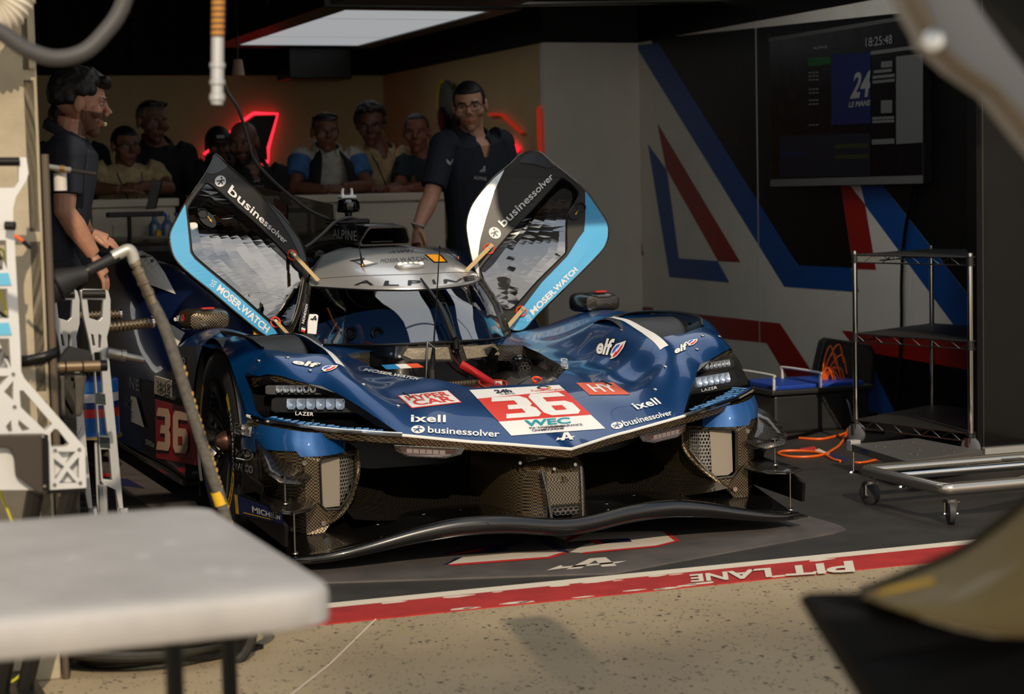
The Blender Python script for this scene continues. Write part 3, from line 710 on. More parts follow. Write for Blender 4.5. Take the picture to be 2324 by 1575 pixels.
def headlamp(s):
    hb = MB()
    top = [V((s*u, v+.003, hz(s*u, v)-.004)) for u, v in HLT]; bot = [V((s*u, v+.004, hz(s*u, v)-.004)) for u, v in HLB]
    # dark tray behind the opening: floor and back wall
    fl_ = [V((s*u, v, nz(u)+.004)) for u, v in HLB[:-1]]
    back = [V((s*.96, .80, .50)), V((s*.55, .66, .455))]
    rim = top+bot
    bk = [V((p.x*.985, min(.80, p.y+.12), p.z-.02 if i < len(top) else p.z-.004)) for i, p in enumerate(rim)]
    hb.grid([rim+[rim[0]], bk+[bk[0]]]); hb.flat([bk])
    tray = hb.build('headlamp', BLACK, car, smooth=20)
    # gold woven carbon shelf over the lamps
    a = [V((s*u, v-.003, hz(s*u, v)-.004)) for u, v in ((.962, .73), (.943, .689), (.896, .649), (.847, .619), (.797, .596), (.746, .577))]
    b = [V((p.x*.995, p.y+.004, p.z-.034+.005*i)) for i, p in enumerate(a)]
    MB().grid([a, b]).build('lamp_shelf', CARBON, tray)
    # two light bars
    if s < 0:
        A = atY(583, 893, .66); B = atY(733, 905, .615)
    else:
        A = V((.93, .66, .588)); B = V((.68, .615, .565))
    def bar(zb, hgt, u0, u1, v0, v1, n, rm):
        o = V((s*u0, v0, zb)); e = V((s*u1, v1, zb-.006)); d = e-o
        nrm = V((d.y, -d.x, 0)).normalized()
        if nrm.y > 0: nrm = -nrm
        nrm = (nrm+V((0, 0, .25))).normalized()
        return bar_lamp(tray, o, d, nrm, d.length, hgt, n, 'light_bar', None, rm)
    bar(.570, .038, .935, .725, .650, .577, 6, REFLECTOR)
    b2 = bar(.510, .056, .925, .630, .614, .476, 6, REFBLUE)
    # floor of glowing blue tiles
    mb = MB(); rnd = random.Random(4+s)
    for r in range(8):
        for c_ in range(16):
            f0 = c_/16; u0 = .955-.36*f0-.006*r; u1 = u0-.019*rnd.uniform(.7, 1.05); g = .012+.0125*r
            v0 = nv(u0)+g; v1 = nv(u1)+g; dz = .0115
            if g > .075*(1-f0*.85)+.014 or rnd.random() < .12: continue
            z0 = nz(u0)+.006+.10*g
            mb.prism([V((s*u0, v0, z0)), V((s*u1, v1, z0)), V((s*(u1-.004), v1+dz*.8, z0+.001)), V((s*(u0-.004), v0+dz*.8, z0+.001))], (0, 0, .002))
    mb.build('led_tiles', LEDBLUE, tray, kind='stuff', smooth=0)
    # clear cover
    cv = MB(); cvr = rim; cv.flat([[p+V((0, -.004, .002)) for p in cvr]]); cv.build('lamp_cover', LENS, tray, recalc=False)
    return tray
hlR = headlamp(1); hlL = headlamp(-1)
if 1:
    pl = atY(690, 940, .52)
    Sticker([(670, 942), (711, 944), (711, 936), (670, 934)], ((-.75, .50, .52), (0, -1, .1))).text('LAZER', WHITE, space=1.1).build('lettering', hlL)
    Sticker([(1592, 889), (1627, 882), (1626, 876), (1591, 883)], ((.75, .50, .52), (0, -1, .1))).text('LAZER', WHITE, space=1.1).build('lettering', hlR)

# ------------------------------------------------ splitter
ZL = [(0, .134), (.1, .142), (.2, .158), (.3, .165), (.42, .163), (.53, .145), (.6, .13), (.7, .105), (.8, .084), (.9, .068), (.96, .062)]
VL = [(0, .085), (.3, .095), (.5, .125), (.7, .155), (.82, .165), (.96, .215)]
zl = lambda u: ip(ZL, abs(u)); vl = lambda u: ip(VL, abs(u))
us = np.linspace(-.965, .965, 97)
sm = lambda f: [f(u) for u in us]
def sp(u):
    w = [max(-.96, min(.96, u+d)) for d in (-.04, -.02, 0, .02, .04)]; return sum(zl(x) for x in w)/5, sum(vl(x) for x in w)/5
rows = [[], [], [], [], [], [], []]
for u in us:
    z, v = sp(u); th = max(.02, .062-.04*max(0, abs(u)-.45)*1.6)
    rows[0].append(V((u, .62, max(.03, z-th-.02)))); rows[1].append(V((u, v+.06, z-th)))
    rows[2].append(V((u, v+.012, z-th*.93))); rows[3].append(V((u, v-.004, z-th*.5))); rows[4].append(V((u, v+.012, z))); rows[5].append(V((u, v+.07, z-.004)))
    rows[6].append(V((u, .62, .125+.02*math.cos(u*1.5))))
split = MB().grid([cat(c, 3) for c in zip(*rows)]).build('splitter', mat('carbon_gloss', (10, 10, 10), .26, .3, coat=.8, tex='weave', c2=(26, 23, 19), scale=150), car, 'glossy black carbon front splitter', smooth=70)
sv = bvh_of(split)
# carbon apron plates on the splitter and the bulkhead channel behind it
def chan(s):
    rows = []
    for k in range(13):
        t = k/12
        v = .36+.62*t; zc = .135+.16*t**1.6
        row = []
        for j in range(15):
            u = .06+(.66-.02*t)*j/14; e_ = max(0, (u-.5)/.2)
            row.append(V((s*u, v-.05*e_+.0, zc+.02*e_*e_*(1-t)+.05*e_*t)))
        rows.append(row)
    MB().grid(rows).build('channel_floor', CARBON2, car, smooth=60)
    # inner face of the bumper corner down to the splitter: curved edge
    E = [(.637, .52, .372), (.637, .52, .313), (.645, .508, .275), (.664, .483, .242), (.687, .45, .21), (.716, .425, .181), (.746, .412, .156), (.79, .43, .125)]
    Bk = [(.60, .80, .37), (.60, .80, .33), (.60, .78, .30), (.60, .75, .27), (.61, .72, .24), (.62, .68, .21), (.64, .64, .17), (.70, .62, .13)]
    MB().grid([cat([(s*a, b, c) for a, b, c in E], 3), cat([(s*a, b, c) for a, b, c in Bk], 3)]).build('duct_cheek', CARBON, car, smooth=60)
    MB().tube(cat([(s*a, b-.004, c) for a, b, c in E], 4), .008, 8).build('duct_edge', CARBON, car)
    # front face of the brake duct with its window
    def F(a, z):                                    # plan position of the face for lateral a
        return V((s*a, ip([(.63, .525), (.65, .50), (.69, .455), (.73, .432), (.81, .408), (.86, .418), (.9, .45)], a), z))
    out = [F(.637, .372), F(.81, .372), F(.86, .372), F(.86, .24), F(.86, .10), F(.80, .10), F(.77, .135)]+[F(a, z_) for a, z_ in ((.746, .156), (.716, .181), (.687, .21), (.664, .242), (.645, .275))]
    win = [F(a, z_) for a, z_ in ((.655, .358), (.80, .36), (.808, .35), (.806, .20), (.79, .182), (.735, .178), (.706, .206), (.678, .245), (.656, .285))]
    MB().holed([out, win], (0, .004, 0)).build('duct_face', CARBON, car, smooth=0)
    MB().tube([p+V((0, -.002, 0)) for p in win], .005, 6, closed=True).build('duct_rim', CARBON2, car)
    pw = [F(a, z_)+V((0, .02, 0)) for a, z_ in ((.722, .362), (.80, .362), (.803, .20), (.785, .186), (.727, .184))]
    MB().prism(pw, (0, .004, 0)).build('blanking_plate', PLATEW, car, 'pale grey carbon plate taped over the brake duct', smooth=0)
    # hexagonal mesh
    mb = MB(); R_ = .0098; dx = R_*1.732; k = 0
    for r in range(13):
        for c in range(7):
            a = .655+dx*c*.62+(dx*.31 if r % 2 else 0); z_ = .35-r*R_*1.5*.9
            if not inpoly((a, z_), [(.652, .362), (.722, .362), (.727, .184), (.706, .206), (.678, .245), (.654, .285)]): continue
            ce = F(a, z_)+V((0, .022, 0)); du = (F(a+.002, z_)-F(a-.002, z_)).normalized()
            q = [(math.cos(math.radians(60*i+30)), math.sin(math.radians(60*i+30))) for i in range(6)]
            o_ = [ce+du*(x*R_*.64)+V((0, 0, y*R_*.95)) for x, y in q]; i_ = [ce+du*(x*R_*.44)+V((0, 0, y*R_*.68)) for x, y in q]
            i2 = [p+V((0, .006, 0)) for p in i_]
            mb.grid([o_+[o_[0]], i_+[i_[0]], i2+[i2[0]]])
    mb.build('duct_mesh', HEXALU, car, kind='stuff', smooth=0)
    MB().flat([[p+V((0, .05, 0)) for p in out]]).build('duct_back', BLACK, car)
    for (a, z_) in ((.80, .135), (.86, .35)): MB().lathe(F(min(a, .86), z_)+V((0, 0, 0)), (0, -1, 0), [(0, .009), (.004, .009), (.004, .005), (.002, .004), (.002, 0)], 12).build('bolt', CHROME, car)
for s in (-1, 1): chan(s)
MB().flat([[V((-.66, .95, .10)), V((.66, .95, .10)), V((.66, .95, .44)), V((-.66, .95, .44))]]).build('bulkhead', BLACK, car)
# pairs of dive planes joined by thin rods
def planes(s):
    P1 = [(.84, .40, .305), (.90, .345, .288), (.97, .33, .302), (1.008, .375, .335), (1.0, .50, .40), (.985, .60, .425), (.955, .55, .40), (.90, .46, .35)]
    P2 = [(.827, .385, .216), (.88, .30, .203), (.95, .255, .203), (1.013, .275, .212), (1.0, .36, .222), (.985, .55, .232), (.90, .46, .226)]
    for P in (P1, P2):
        L = [V((s*a, b, c)) for a, b, c in P]; c0 = sum(L, V((0, 0, 0)))/len(L)
        mb = MB(); n = len(L)
        mid_ = [c0+(p-c0)*.5+V((0, 0, -.002)) for p in L]
        mb.grid([L+[L[0]], mid_+[mid_[0]]]); mb.add(mid_, [tuple(range(n))])
        mb.build('dive_plane', CARBON2, car, solid=.005, smooth=60)
    for (a, b, z0, z1) in ((.946, .364, .222, .316), (.947, .25, .068, .207)):
        mb = MB().cyl((s*a, b, z0), (s*a, b, z1), .0032, n=8)
        mb.lathe((s*a, b, z0), (0, 0, 1), [(0, .013), (.003, .012), (.008, .004)], 12); mb.lathe((s*a, b, z1), (0, 0, 1), [(0, .004), (.004, .013), (.006, .004)], 12)
        mb.build('stay_rod', STEEL, car)
    MB().box((s*.945, .42, .052), (.06, .5, .006)).build('end_fence', CARBON2, car)
    MB().box((s*.93, .66, .2), (.01, .16, .2)).build('black_vane', BLACK, car)
for s in (-1, 1): planes(s)
# keel pod on the centre line
rows = []
for v, hw, zt_, zb in ((.15, .045, .255, .115), (.20, .115, .305, .11), (.28, .150, .325, .115), (.40, .165, .345, .12), (.60, .17, .37, .13)):
    rows.append([V((u_*hw, v+.05*abs(u_)**2, zb+(zt_-zb)*t)) for u_, t in ((-1, 0), (-1, .5), (-.92, .85), (-.6, 1), (0, 1.0), (.6, 1), (.92, .85), (1, .5), (1, 0))])
R2 = [cat(r, 3) for r in rows]; R2 = list(zip(*[cat(c, 3) for c in zip(*R2)]))
keel = MB().grid([[p for p in r] for r in R2]).build('keel_pod', CARBON, car, smooth=60)
for s in (-1, 1):
    MB().tube([V((s*.074, .175, .30)), V((s*.066, .15, .22)), V((s*.058, .128, .118))], .006, 8).build('keel_fin', CARBON2, car)
MB().flat([[V((-.062, .168, .285)), V((.062, .168, .285)), V((.058, .15, .175)), V((-.058, .15, .175))]]).build('keel_scoop', CARBON, car)
MB().span((-.055, .149, .172), (.055, .155, .178)).build('keel_lip', CARBON2, car)
mb = MB()
for r in range(2):
    for c in range(5):
        ce = V((-.04+.02*c+(.01 if r else 0), .146, .160-.013*r)); q = [(math.cos(math.radians(60*i+30)), math.sin(math.radians(60*i+30))) for i in range(6)]
        o_ = [ce+V((x*.0115, 0, y*.0085)) for x, y in q]; i_ = [ce+V((x*.009, 0, y*.006)) for x, y in q]; mb.grid([o_+[o_[0]], i_+[i_[0]]])
mb.build('keel_mesh', STEEL, car, kind='stuff', smooth=0)
MB().flat([[V((-.055, .152, .172)), V((.055, .152, .172)), V((.055, .150, .145)), V((-.055, .15, .145))]]).build('keel_vent', BLACK, car)
MB().cyl((0, .30, .30), (0, .34, .40), .10, .12, n=24).build('keel_pylon', CARBON, car)
for (x_, z_) in ((-.03, .30), (.05, .31), (-.13, .32)): MB().lathe((x_, .17 if abs(x_) < .1 else .24, z_), (0, -1, .2), [(0, .006), (.003, .006), (.003, 0)], 12).build('bolt', STEEL, car)
# fog lamps under the nose
for s in (-1, 1):
    o = [(.565, .330, .405), (.33, .240, .385), (.345, .242, .362), (.40, .262, .350), (.52, .312, .358), (.558, .328, .378)]
    fg = MB().prism([V((s*a, b, c)) for a, b, c in o], (0, .06, .02)).build('fog_lamp', CARBON2, car, smooth=0, bevel=.004)
    o2 = [V((s*a, b-.003, c)) for a, b, c in ((.545, .322, .396), (.36, .252, .380), (.37, .256, .366), (.41, .268, .358), (.515, .308, .364), (.54, .320, .378))]
    MB().prism(o2, (0, .004, 0)).build('lens_plate', mat('fog_tint', (66, 46, 44) if s < 0 else (40, 42, 46), .2, coat=.6), fg, smooth=0)
    for i in range(6):
        t0 = .12+.115*i; a0 = V((s*(.545-.185*t0), .322-.07*t0-.005, .391-.014*t0)); d = V((s*-.185, -.07, -.014))*.098
        MB().prism([a0, a0+d, a0+d+V((0, .002, -.018)), a0+V((0, .002, -.018))], (0, .003, 0)).build('lens', mat('fog_lens', (150, 140, 136), .15, .3, coat=.6), fg, smooth=0)
# bolts on the wings and the splitter
for (u, v) in ((.594, .567), (.768, .646), (.925, .765), (.50, .46), (.83, .72), (.62, 1.02)):
    for s in (-1, 1):
        z_ = hz(s*u, v); MB().lathe((s*u, v, z_), (0, -.3, 1), [(0, .008), (.003, .0075), (.004, .004), (.003, 0)], 12).build('bolt', CHROME, car)
for u in (-.62, -.45, -.31, .2, .36, .55, -.19):
    p, n_, _, _ = sv.ray_cast(V((u, .36 if abs(u) > .25 else .24, .5)), V((0, 0, -1)))
    if p: MB().lathe(p-V((0, 0, .002)), (0, -.2, 1), [(0, .009), (.004, .008), (.005, .004), (.004, 0)], 12).build('bolt', CHROME, car)
# ------------------------------------------------ canopy
def arc3(c, m, e, n=8):
    """left-right symmetric curve through centre, middle and end points (u, v, z)"""
    return cat([(-e[0], e[1], e[2]), (-m[0], m[1], m[2]), c, m, e], n)
C_low = arc3((0, 1.435, .495), (.25, 1.50, .50), (.45, 1.84, .52))
C_base = arc3((0, 1.405, .662), (.25, 1.495, .655), (.435, 1.80, .648))
G_mid = arc3((0, 1.53, .79), (.25, 1.63, .785), (.43, 1.92, .775))
V_bot = arc3((0, 1.655, .868), (.22, 1.757, .873), (.392, 2.010, .884))
R_1 = arc3((0, 1.74, .930), (.215, 1.83, .928), (.380, 2.04, .912))
R_2 = arc3((0, 1.84, .972), (.205, 1.91, .966), (.358, 2.085, .938))
R_3 = arc3((0, 1.96, 1.008), (.19, 2.01, 1.000), (.325, 2.15, .972))
R_4 = arc3((0, 2.09, 1.034), (.17, 2.125, 1.026), (.285, 2.20, 1.0))
R_5 = arc3((0, 2.30, 1.045), (.15, 2.30, 1.036), (.25, 2.32, 1.005))
cowl = MB().grid([cat(c, 3) for c in zip(C_low, [p+V((0, -.012, .08)) for p in C_low], C_base)]).build('cowl', GLASSBLK, car, smooth=60)
bs = [p.lerp(q, .25)+V((0, .0, .012)) for p, q in zip(C_base, G_mid)]
wind = MB().grid([cat(c, 3) for c in zip(C_base, G_mid, V_bot)]).build('windscreen', WIND, car, 'clear curved windscreen', smooth=80, recalc=False)
roof = MB().grid([cat(c, 3) for c in zip(V_bot, R_1, R_2, R_3, R_4, R_5)]).build('roof', SILVER, car, 'silver roof skin', smooth=60, solid=.006)
RV = bvh_of(roof); CV = bvh_of(cowl)
MB().tube(V_bot, .004, 6).build('roof_edge', BLACK, car)
MB().tube([p+V((0, -.003, .004)) for p in C_base], .006, 6).build('windscreen_seal', BLACK, car)
MB().tube([p+(q-p).normalized()*.002 for p, q in zip(R_1, R_2)], .0018, 5).build('panel_gap', DARKGREY, car)
bl = [p for p in C_low]; MB().tube([p+V((0, -.004, -.004)) for p in bl], .012, 8).build('cowl_flange', CARBON, car)
# black sweep and chrome-like rim at the sides of the glass (A pillars)
for s in (-1, 1):
    i = 0 if s < 0 else -1
    MB().tube(cat([C_low[i], C_base[i], G_mid[i], V_bot[i]], 6), [.02]*19 if 0 else .014, 8).build('pillar', CARBON2, car)
    # door aperture: sill, jamb and roll hoop behind the glass
    MB().tube(cat([(s*.44, 1.84, .52), (s*.50, 2.05, .50), (s*.52, 2.5, .52), (s*.50, 2.95, .60)], 5), .035, 8).build('door_sill', RIBBED, car)
    MB().tube(cat([(s*.50, 2.95, .60), (s*.42, 2.75, .82), (s*.30, 2.5, .98), (s*.25, 2.32, 1.0)], 5), .03, 8).build('door_jamb', CARBON2, car)
    MB().tube(cat([(s*.41, 2.06, .52), (s*.385, 2.12, .75), (s*.33, 2.22, .93), (0, 2.30, .995)], 5), .022, 8).build('roll_hoop', BLACK, car)
    MB().grid([[V((s*.46, 1.86, .50)), V((s*.52, 2.1, .47)), V((s*.54, 2.95, .55))], [V((s*.48, 1.86, .10)), V((s*.56, 2.1, .08)), V((s*.58, 2.95, .08))]]).build('tub_side', BLACK, car)
# seat, dashboard and steering wheel seen through the glass
DASHB = mat('dash_blue', (48, 80, 122), .5)
MB().grid([cat([(-.40, 1.83, .62), (-.22, 1.56, .635), (0, 1.50, .64), (.22, 1.56, .635), (.40, 1.83, .62)], 4), cat([(-.39, 1.96, .72), (-.22, 1.86, .775), (0, 1.83, .79), (.22, 1.86, .785), (.39, 1.96, .75)], 4), cat([(-.40, 1.98, .50), (-.22, 1.90, .50), (0, 1.88, .50), (.22, 1.90, .50), (.40, 1.98, .50)], 4)]).build('dashboard', DASHB, car, smooth=60)
sw = MB().ring((.17, 2.05, .66), (0, -.9, .42), .13, .014).build('steering_wheel', PLASTICBLK, car)
MB().box((.17, 2.05, .66), (.16, .03, .09)).build('wheel_display', mat('display', (40, 60, 80), .2), sw, smooth=0, bevel=.006)
rows = []
for z_, w, v in ((.30, .24, 2.45), (.42, .25, 2.62), (.62, .25, 2.78), (.80, .20, 2.88), (.90, .13, 2.92)):
    rows.append([V((.15+w*a, v-.10*abs(a)**3, z_)) for a in np.linspace(-1, 1, 11)])
MB().grid([cat(c, 3) for c in zip(*rows)]).build('seat', mat('seat_grey', (30, 30, 32), .8), car, smooth=60)
MB().flat([[V((-.56, 3.0, .08)), V((.56, 3.0, .08)), V((.5, 2.98, 1.0)), V((-.5, 2.98, 1.0))]]).build('cockpit_bulkhead', BLACK, car)
MB().flat([[V((-.56, 1.86, .09)), V((.56, 1.86, .09)), V((.56, 3.0, .09)), V((-.56, 3.0, .09))]]).build('cockpit_floor', BLACK, car)
for i, (u, v, z_) in enumerate(((-.30, 1.72, .70), (-.20, 1.66, .695))):
    MB().ring((u, v, z_), (0, -1, .3), .022, .007).lathe((u, v+.02, z_), (0, -1, .3), [(0, .02), (.012, .018), (.012, 0)], 14).build('cockpit_vent', DARKMETAL, car)
MB().tube(cat([(-.36, 1.84, .80), (-.33, 1.80, .72), (-.27, 1.72, .67), (-.24, 1.60, .655)], 6), .0045, 6).build('cockpit_cable', ORANGE, car)
for i, q in enumerate((((700, 735), (719, 735), (719, 714), (701, 714)),)):
    pass
# silver mesh plates on the cowl
for px in ([(925, 790), (1016, 787), (1022, 815), (935, 815), (915, 806)], [(1049, 786), (1120, 781), (1133, 797), (1130, 805), (1058, 814)]):
    s_ = Sticker([(0, 0), (1, 0), (1, 1), (0, 1)], CV); s_.h = lambda a, b: (a*2324, b*1575)
    cx_ = sum(p[0] for p in px)/5; cy_ = sum(p[1] for p in px)/5
    s_.poly([((cx_+(x-cx_)*1.16-4)/2324, (cy_+(y-cy_)*1.34+1)/1575) for x, y in px], mat('plate_dark', (44, 42, 40), .5), 0)
    s_.poly([(x/2324, y/1575) for x, y in px], mat('mesh_plate', (170, 160, 142), .5, .3, tex='noise', c2=(128, 118, 100), scale=160), 2)
    s_.build('cowl_vent', car, 'silver mesh vent plate under the windscreen', eps=.002, cuts=.02)
for px in ((1030, 797), (1042, 795), (907, 809), (888, 803), (1146, 789), (787, 793)):
    d = ray(*px).normalized(); p, n_, _, _ = CV.ray_cast(CAM, d)
    if p:
        if n_.dot(d) > 0: n_ = -n_
        MB().lathe(p, n_, [(0, .006), (.003, .006), (.003, 0)], 10).build('bolt', CHROME, car)
# wiper
gp = lambda x, y, k=.02: (lambda r: r[0]+(-ray(x, y).normalized())*k)(bvh_of(wind).ray_cast(CAM, ray(x, y).normalized()))
WVB = bvh_of(wind, cowl, roof)
def onw(x, y, k=.02):
    d = ray(x, y).normalized(); r = WVB.ray_cast(CAM, d)[0] or atY(x, y, 1.7); return r-d*k
wp = MB().tube([onw(955, 632, .03), onw(975, 660, .03), onw(997, 690, .035)], [.004, .007, .008], 6).build('wiper', BLACK, car)
MB().tube([onw(997, 690, .03), onw(1012, 722, .035), onw(1022, 748, .035), onw(1032, 768, .03)], [.010, .012, .013, .012], 8).build('wiper_arm', PLASTICBLK, wp)
MB().tube([onw(1001, 688, .04), onw(1011, 689, .045), onw(1022, 715, .04), onw(1034, 760, .035)], .004, 6).build('wiper_link', BLACK, wp)
MB().cyl(onw(1032, 766, .0), onw(1036, 795, .03), .014, .011, n=12).build('wiper_spindle', DARKMETAL, wp)
MB().tube([onw(1041, 770, .03), onw(1043, 790, .035), onw(1037, 808, .01)], .003, 6).build('wiper_hose', BLACK, wp)
# roof lamp pod
p = RV.ray_cast(CAM, ray(930, 604).normalized())[0] or V((0, 1.815, .965))
rl_ = MB().ball(p, (.068, .04, .016), 24, 10).build('roof_lamp', SILVER, car, smooth=60)
mb = MB()
for i in range(5):
    q = p+V((-.046+.023*i, -.012, .009)); mb.ball(q, (.0125, .0125, .0095), 12, 6)
mb.build('lamp_bulb', mat('roof_led', (255, 236, 210), .2, emit=.9), rl_, kind='stuff')
# aerials
def aerial(px0, px1, base_r, name, surf, h=.0):
    p = surf.ray_cast(CAM, ray(*px0).normalized())[0] or atY(px0[0], px0[1], 1.95)
    t = atY(px1[0], px1[1], p.y)
    mb = MB().tube([p, p.lerp(t, .12), p.lerp(t, .3), p.lerp(t, .36), t], [base_r, base_r, base_r*.5, .0022, .0018], 8).ball(t, .0042, 8, 6)
    mb.build(name, BLACK, car); MB().lathe(p, (0, 0, 1), [(0, base_r*1.5), (.008, base_r*1.4), (.012, base_r)], 12).build('aerial_base', mat('brass', (150, 110, 60), .3, .9), car)
aerial((823, 604), (806, 508), .006, 'aerial', RV); aerial((1040, 588), (1041, 567) if 0 else (999, 562), .003, 'aerial', RV)
# ------------------------------------------------ hatch: carbon floor, pitot, strap, nozzles
rows = []
for v, z_ in ((.62, .475), (.80, .49), (1.0, .50), (1.2, .50), (1.50, .49)):
    rows.append([V((u, v, z_+.06*max(0, abs(u)-.16)/.24)) for u in np.linspace(-.40, .40, 17)])
hf = MB().grid([cat(c, 3) for c in zip(*rows)]).build('hatch_floor', CARBON2, car, smooth=60)
HV = bvh_of(hf, cowl)
def onh(x, y, k=.004):
    d = ray(x, y).normalized(); r = HV.ray_cast(CAM, d)
    return (r[0]-d*k) if r[0] else atZ(x, y, .5)
def strip(pl, w, m, name, par, h=.003):
    P_ = [V(p) for p in pl]; rows = []
    for i, p in enumerate(P_):
        t = (P_[min(i+1, len(P_)-1)]-P_[max(i-1, 0)]).normalized(); c = t.cross((CAM-p).normalized()).normalized(); rows.append([p-c*w/2, p+c*w/2])
    return MB().grid(rows).build(name, m, par, solid=.002)
strip([onh(1046, 826), onh(1080, 846, .012), onh(1113, 868, .012), onh(1138, 884, .012), onh(1157, 900, .02)], .032, mat('strap_red', (176, 26, 34), .5), 'tow_strap', car)
mb = MB(); lp = cat([onh(1087, 868, .02), onh(1098, 879, .02), onh(1120, 884, .02), onh(1143, 882, .02), onh(1150, 874, .02), onh(1142, 866, .02), onh(1110, 866, .02)], 4, True)
mb.tube(lp, .007, 8, closed=True, flat=.5).build('tow_loop', ORRED, car)
p = onh(1131, 873, .01); MB().box(p, (.03, .02, .03)).build('clear_clip', mat('clip_clear', (196, 180, 176), .15, coat=.5), car, smooth=0, bevel=.004)
p = onh(1191, 834, .02)
nzl = MB().lathe(p+V((0, .05, 0)), (0, -1, .1), [(0, .05), (.03, .044), (.05, .035), (.05, .028), (.03, .026), (.03, 0)], 24).build('air_nozzle', GLASSBLK, car)
mb = MB()
for (a, b) in [(0, 0)]+[(math.cos(math.radians(60*i))*.016, math.sin(math.radians(60*i))*.016) for i in range(6)]:
    ce = p+V((a, -.001, b)); q = [(math.cos(math.radians(60*i+30)), math.sin(math.radians(60*i+30))) for i in range(6)]
    o_ = [ce+V((x*.0095, 0, y*.0095)) for x, y in q]; i_ = [ce+V((x*.007, 0, y*.007)) for x, y in q]; mb.grid([o_+[o_[0]], i_+[i_[0]]])
mb.build('nozzle_grille', STEEL, nzl, kind='stuff')
MB().ring(onh(1219, 862, .012), (0, -.5, .85), .018, .005).build('pull_ring', ORRED, car)
MB().tube([onh(1158, 886, .01), onh(1170, 893, .01), onh(1182, 889, .01)], .006, 6).build('pull_tab', ORRED, car)
for (px0, px1) in (((967, 856), (968, 778)), ):
    a = atY(967, 858, 1.0); b = atY(970, 778, 1.0); c = atY(987, 790, 1.0)
    MB().tube(cat([a, a.lerp(b, .5), b, b.lerp(c, .25), c], 3), .0042, 8).build('pitot_tube', STEEL, car)
a = atY(980, 858, 1.0); b = atY(998, 560, 1.25)
MB().tube([a, a+V((0, 0, .025)), a.lerp(b, .16), a.lerp(b, .28), b], [.020, .018, .009, .0035, .002], 10).ball(b, .005, 8, 6).build('whip_aerial', BLACK, car)
# flag strip on the hood edge
FLB = mat('flag_blue', (40, 130, 200), .4); FLR = mat('flag_orange', (226, 92, 56), .4)
hv2 = bvh_of(hf, cowl, shell)
Sticker([(878, 838), (962, 833), (947, 824), (866, 828)], HV).poly([(0, 0), (.36, 0), (.36, 1), (0, 1)], FLB).poly([(.36, 0), (.66, 0), (.66, 1), (.36, 1)], WHITE).poly([(.66, 0), (1, 0), (1, 1), (.66, 1)], FLR).build('flag', car, 'blue, white and orange flag strip', eps=.004)

# ------------------------------------------------ doors
def px2(l, o, s=.16506): return [(o[0]+a*s, o[1]+b*s) for a, b in l]
DL_OUT = [(490, 350), (517, 375.5), (533.5, 389.5), (571.5, 422.5), (594.6, 445.6), (621, 470), (644, 493.5), (668.9, 526.5), (685.4, 554.6), (697, 594), (698.6, 626), (693.6, 667), (682, 708.6), (670.5, 738), (660, 757), (631, 760), (604.5, 763), (545, 716.8), (479, 660.7), (429.5, 621), (401.5, 593), (390, 570), (385, 538), (390, 518), (404.8, 488.6), (419.6, 461.3), (451, 416), (467.5, 391), (479, 369.7)]
DL_WIN = [(463.4, 420), (468, 416), (479, 419), (528.6, 462), (594.6, 520), (650.7, 577.7), (668.9, 604.6), (688, 624), (686, 652), (675.5, 700), (662, 735), (650.7, 741), (640, 736), (612, 727), (533, 658), (476, 611), (446, 585), (436, 570), (433.5, 552), (428.6, 505), (427, 472)]
DL_BLUE = [(419.6, 461.3), (404.8, 488.6), (390, 518), (385, 538), (390, 570), (401.5, 593), (429.5, 621), (479, 660.7), (545, 716.8), (604.5, 763), (631, 758), (609, 731.7), (528.6, 662), (472, 614.5), (441, 588), (431, 573), (429.5, 554.6), (424.6, 505), (421, 470)]
DL_GREY = [(490, 350), (517, 375.5), (513, 381), (500, 389), (488, 394), (478, 395), (467.5, 391), (479, 369.7)]
DL_EDGE = [(594.6, 445.6), (621, 470), (644, 493.5), (668.9, 526.5), (685.4, 554.6), (697, 594), (684, 592), (674, 565), (655, 530), (625, 485)]
DL_CARB = [(631, 757), (609, 731.7), (640, 738), (655, 743), (668, 725), (682, 685), (691, 650), (690, 620), (698, 626), (693.6, 667), (682, 708.6), (670.5, 738), (660, 757)]
DL_CARB2 = [(419.6, 461.3), (451, 416), (462, 400), (470, 410), (458, 420), (425, 466)]
DL_GASK = [(463.4, 420), (468, 416), (479, 419), (528.6, 462), (594.6, 520), (650.7, 577.7), (668.9, 604.6), (660, 600), (600, 545), (530, 487), (478, 446), (470, 445), (445, 480), (432, 472), (427, 472)]
DR_OUT = [(1208, 343), (1229.8, 348), (1254.6, 371), (1287.6, 396), (1328, 432), (1353.6, 467), (1376.7, 503), (1380.9, 528), (1376.7, 549.5), (1360, 576), (1287.6, 649), (1221.6, 713.5), (1191.9, 746.5), (1172, 751.5), (1158.8, 748), (1150.6, 740), (1137, 718.5), (1122.5, 685.5), (1106, 655.7), (1089.5, 636), (1078, 614.5), (1069.7, 587.5), (1059.8, 536), (1058, 508), (1064.8, 478.6), (1081, 449), (1119, 404), (1155.5, 374.6), (1180, 351.5)]
DR_WIN = [(1276, 404), (1297.5, 416), (1312, 435.6), (1310.7, 452), (1290, 486), (1286, 511.6), (1286, 561), (1284, 572), (1276, 582), (1221.6, 636), (1172, 692), (1155.5, 702), (1139, 698.7), (1127.5, 688.7), (1106, 652.4), (1091, 614.5), (1094.5, 604.6), (1106, 589), (1155.5, 531), (1205, 478.6), (1254.6, 424)]
DR_BLUE = [(1328, 432), (1353.6, 467), (1376.7, 503), (1380.9, 528), (1376.7, 549.5), (1360, 576), (1287.6, 649), (1221.6, 713.5), (1191.9, 746.5), (1172, 751.5), (1158.8, 748), (1152, 742), (1190, 693.7), (1229.8, 641), (1287.6, 581.5), (1312, 543), (1325.6, 524.8), (1328, 495)]
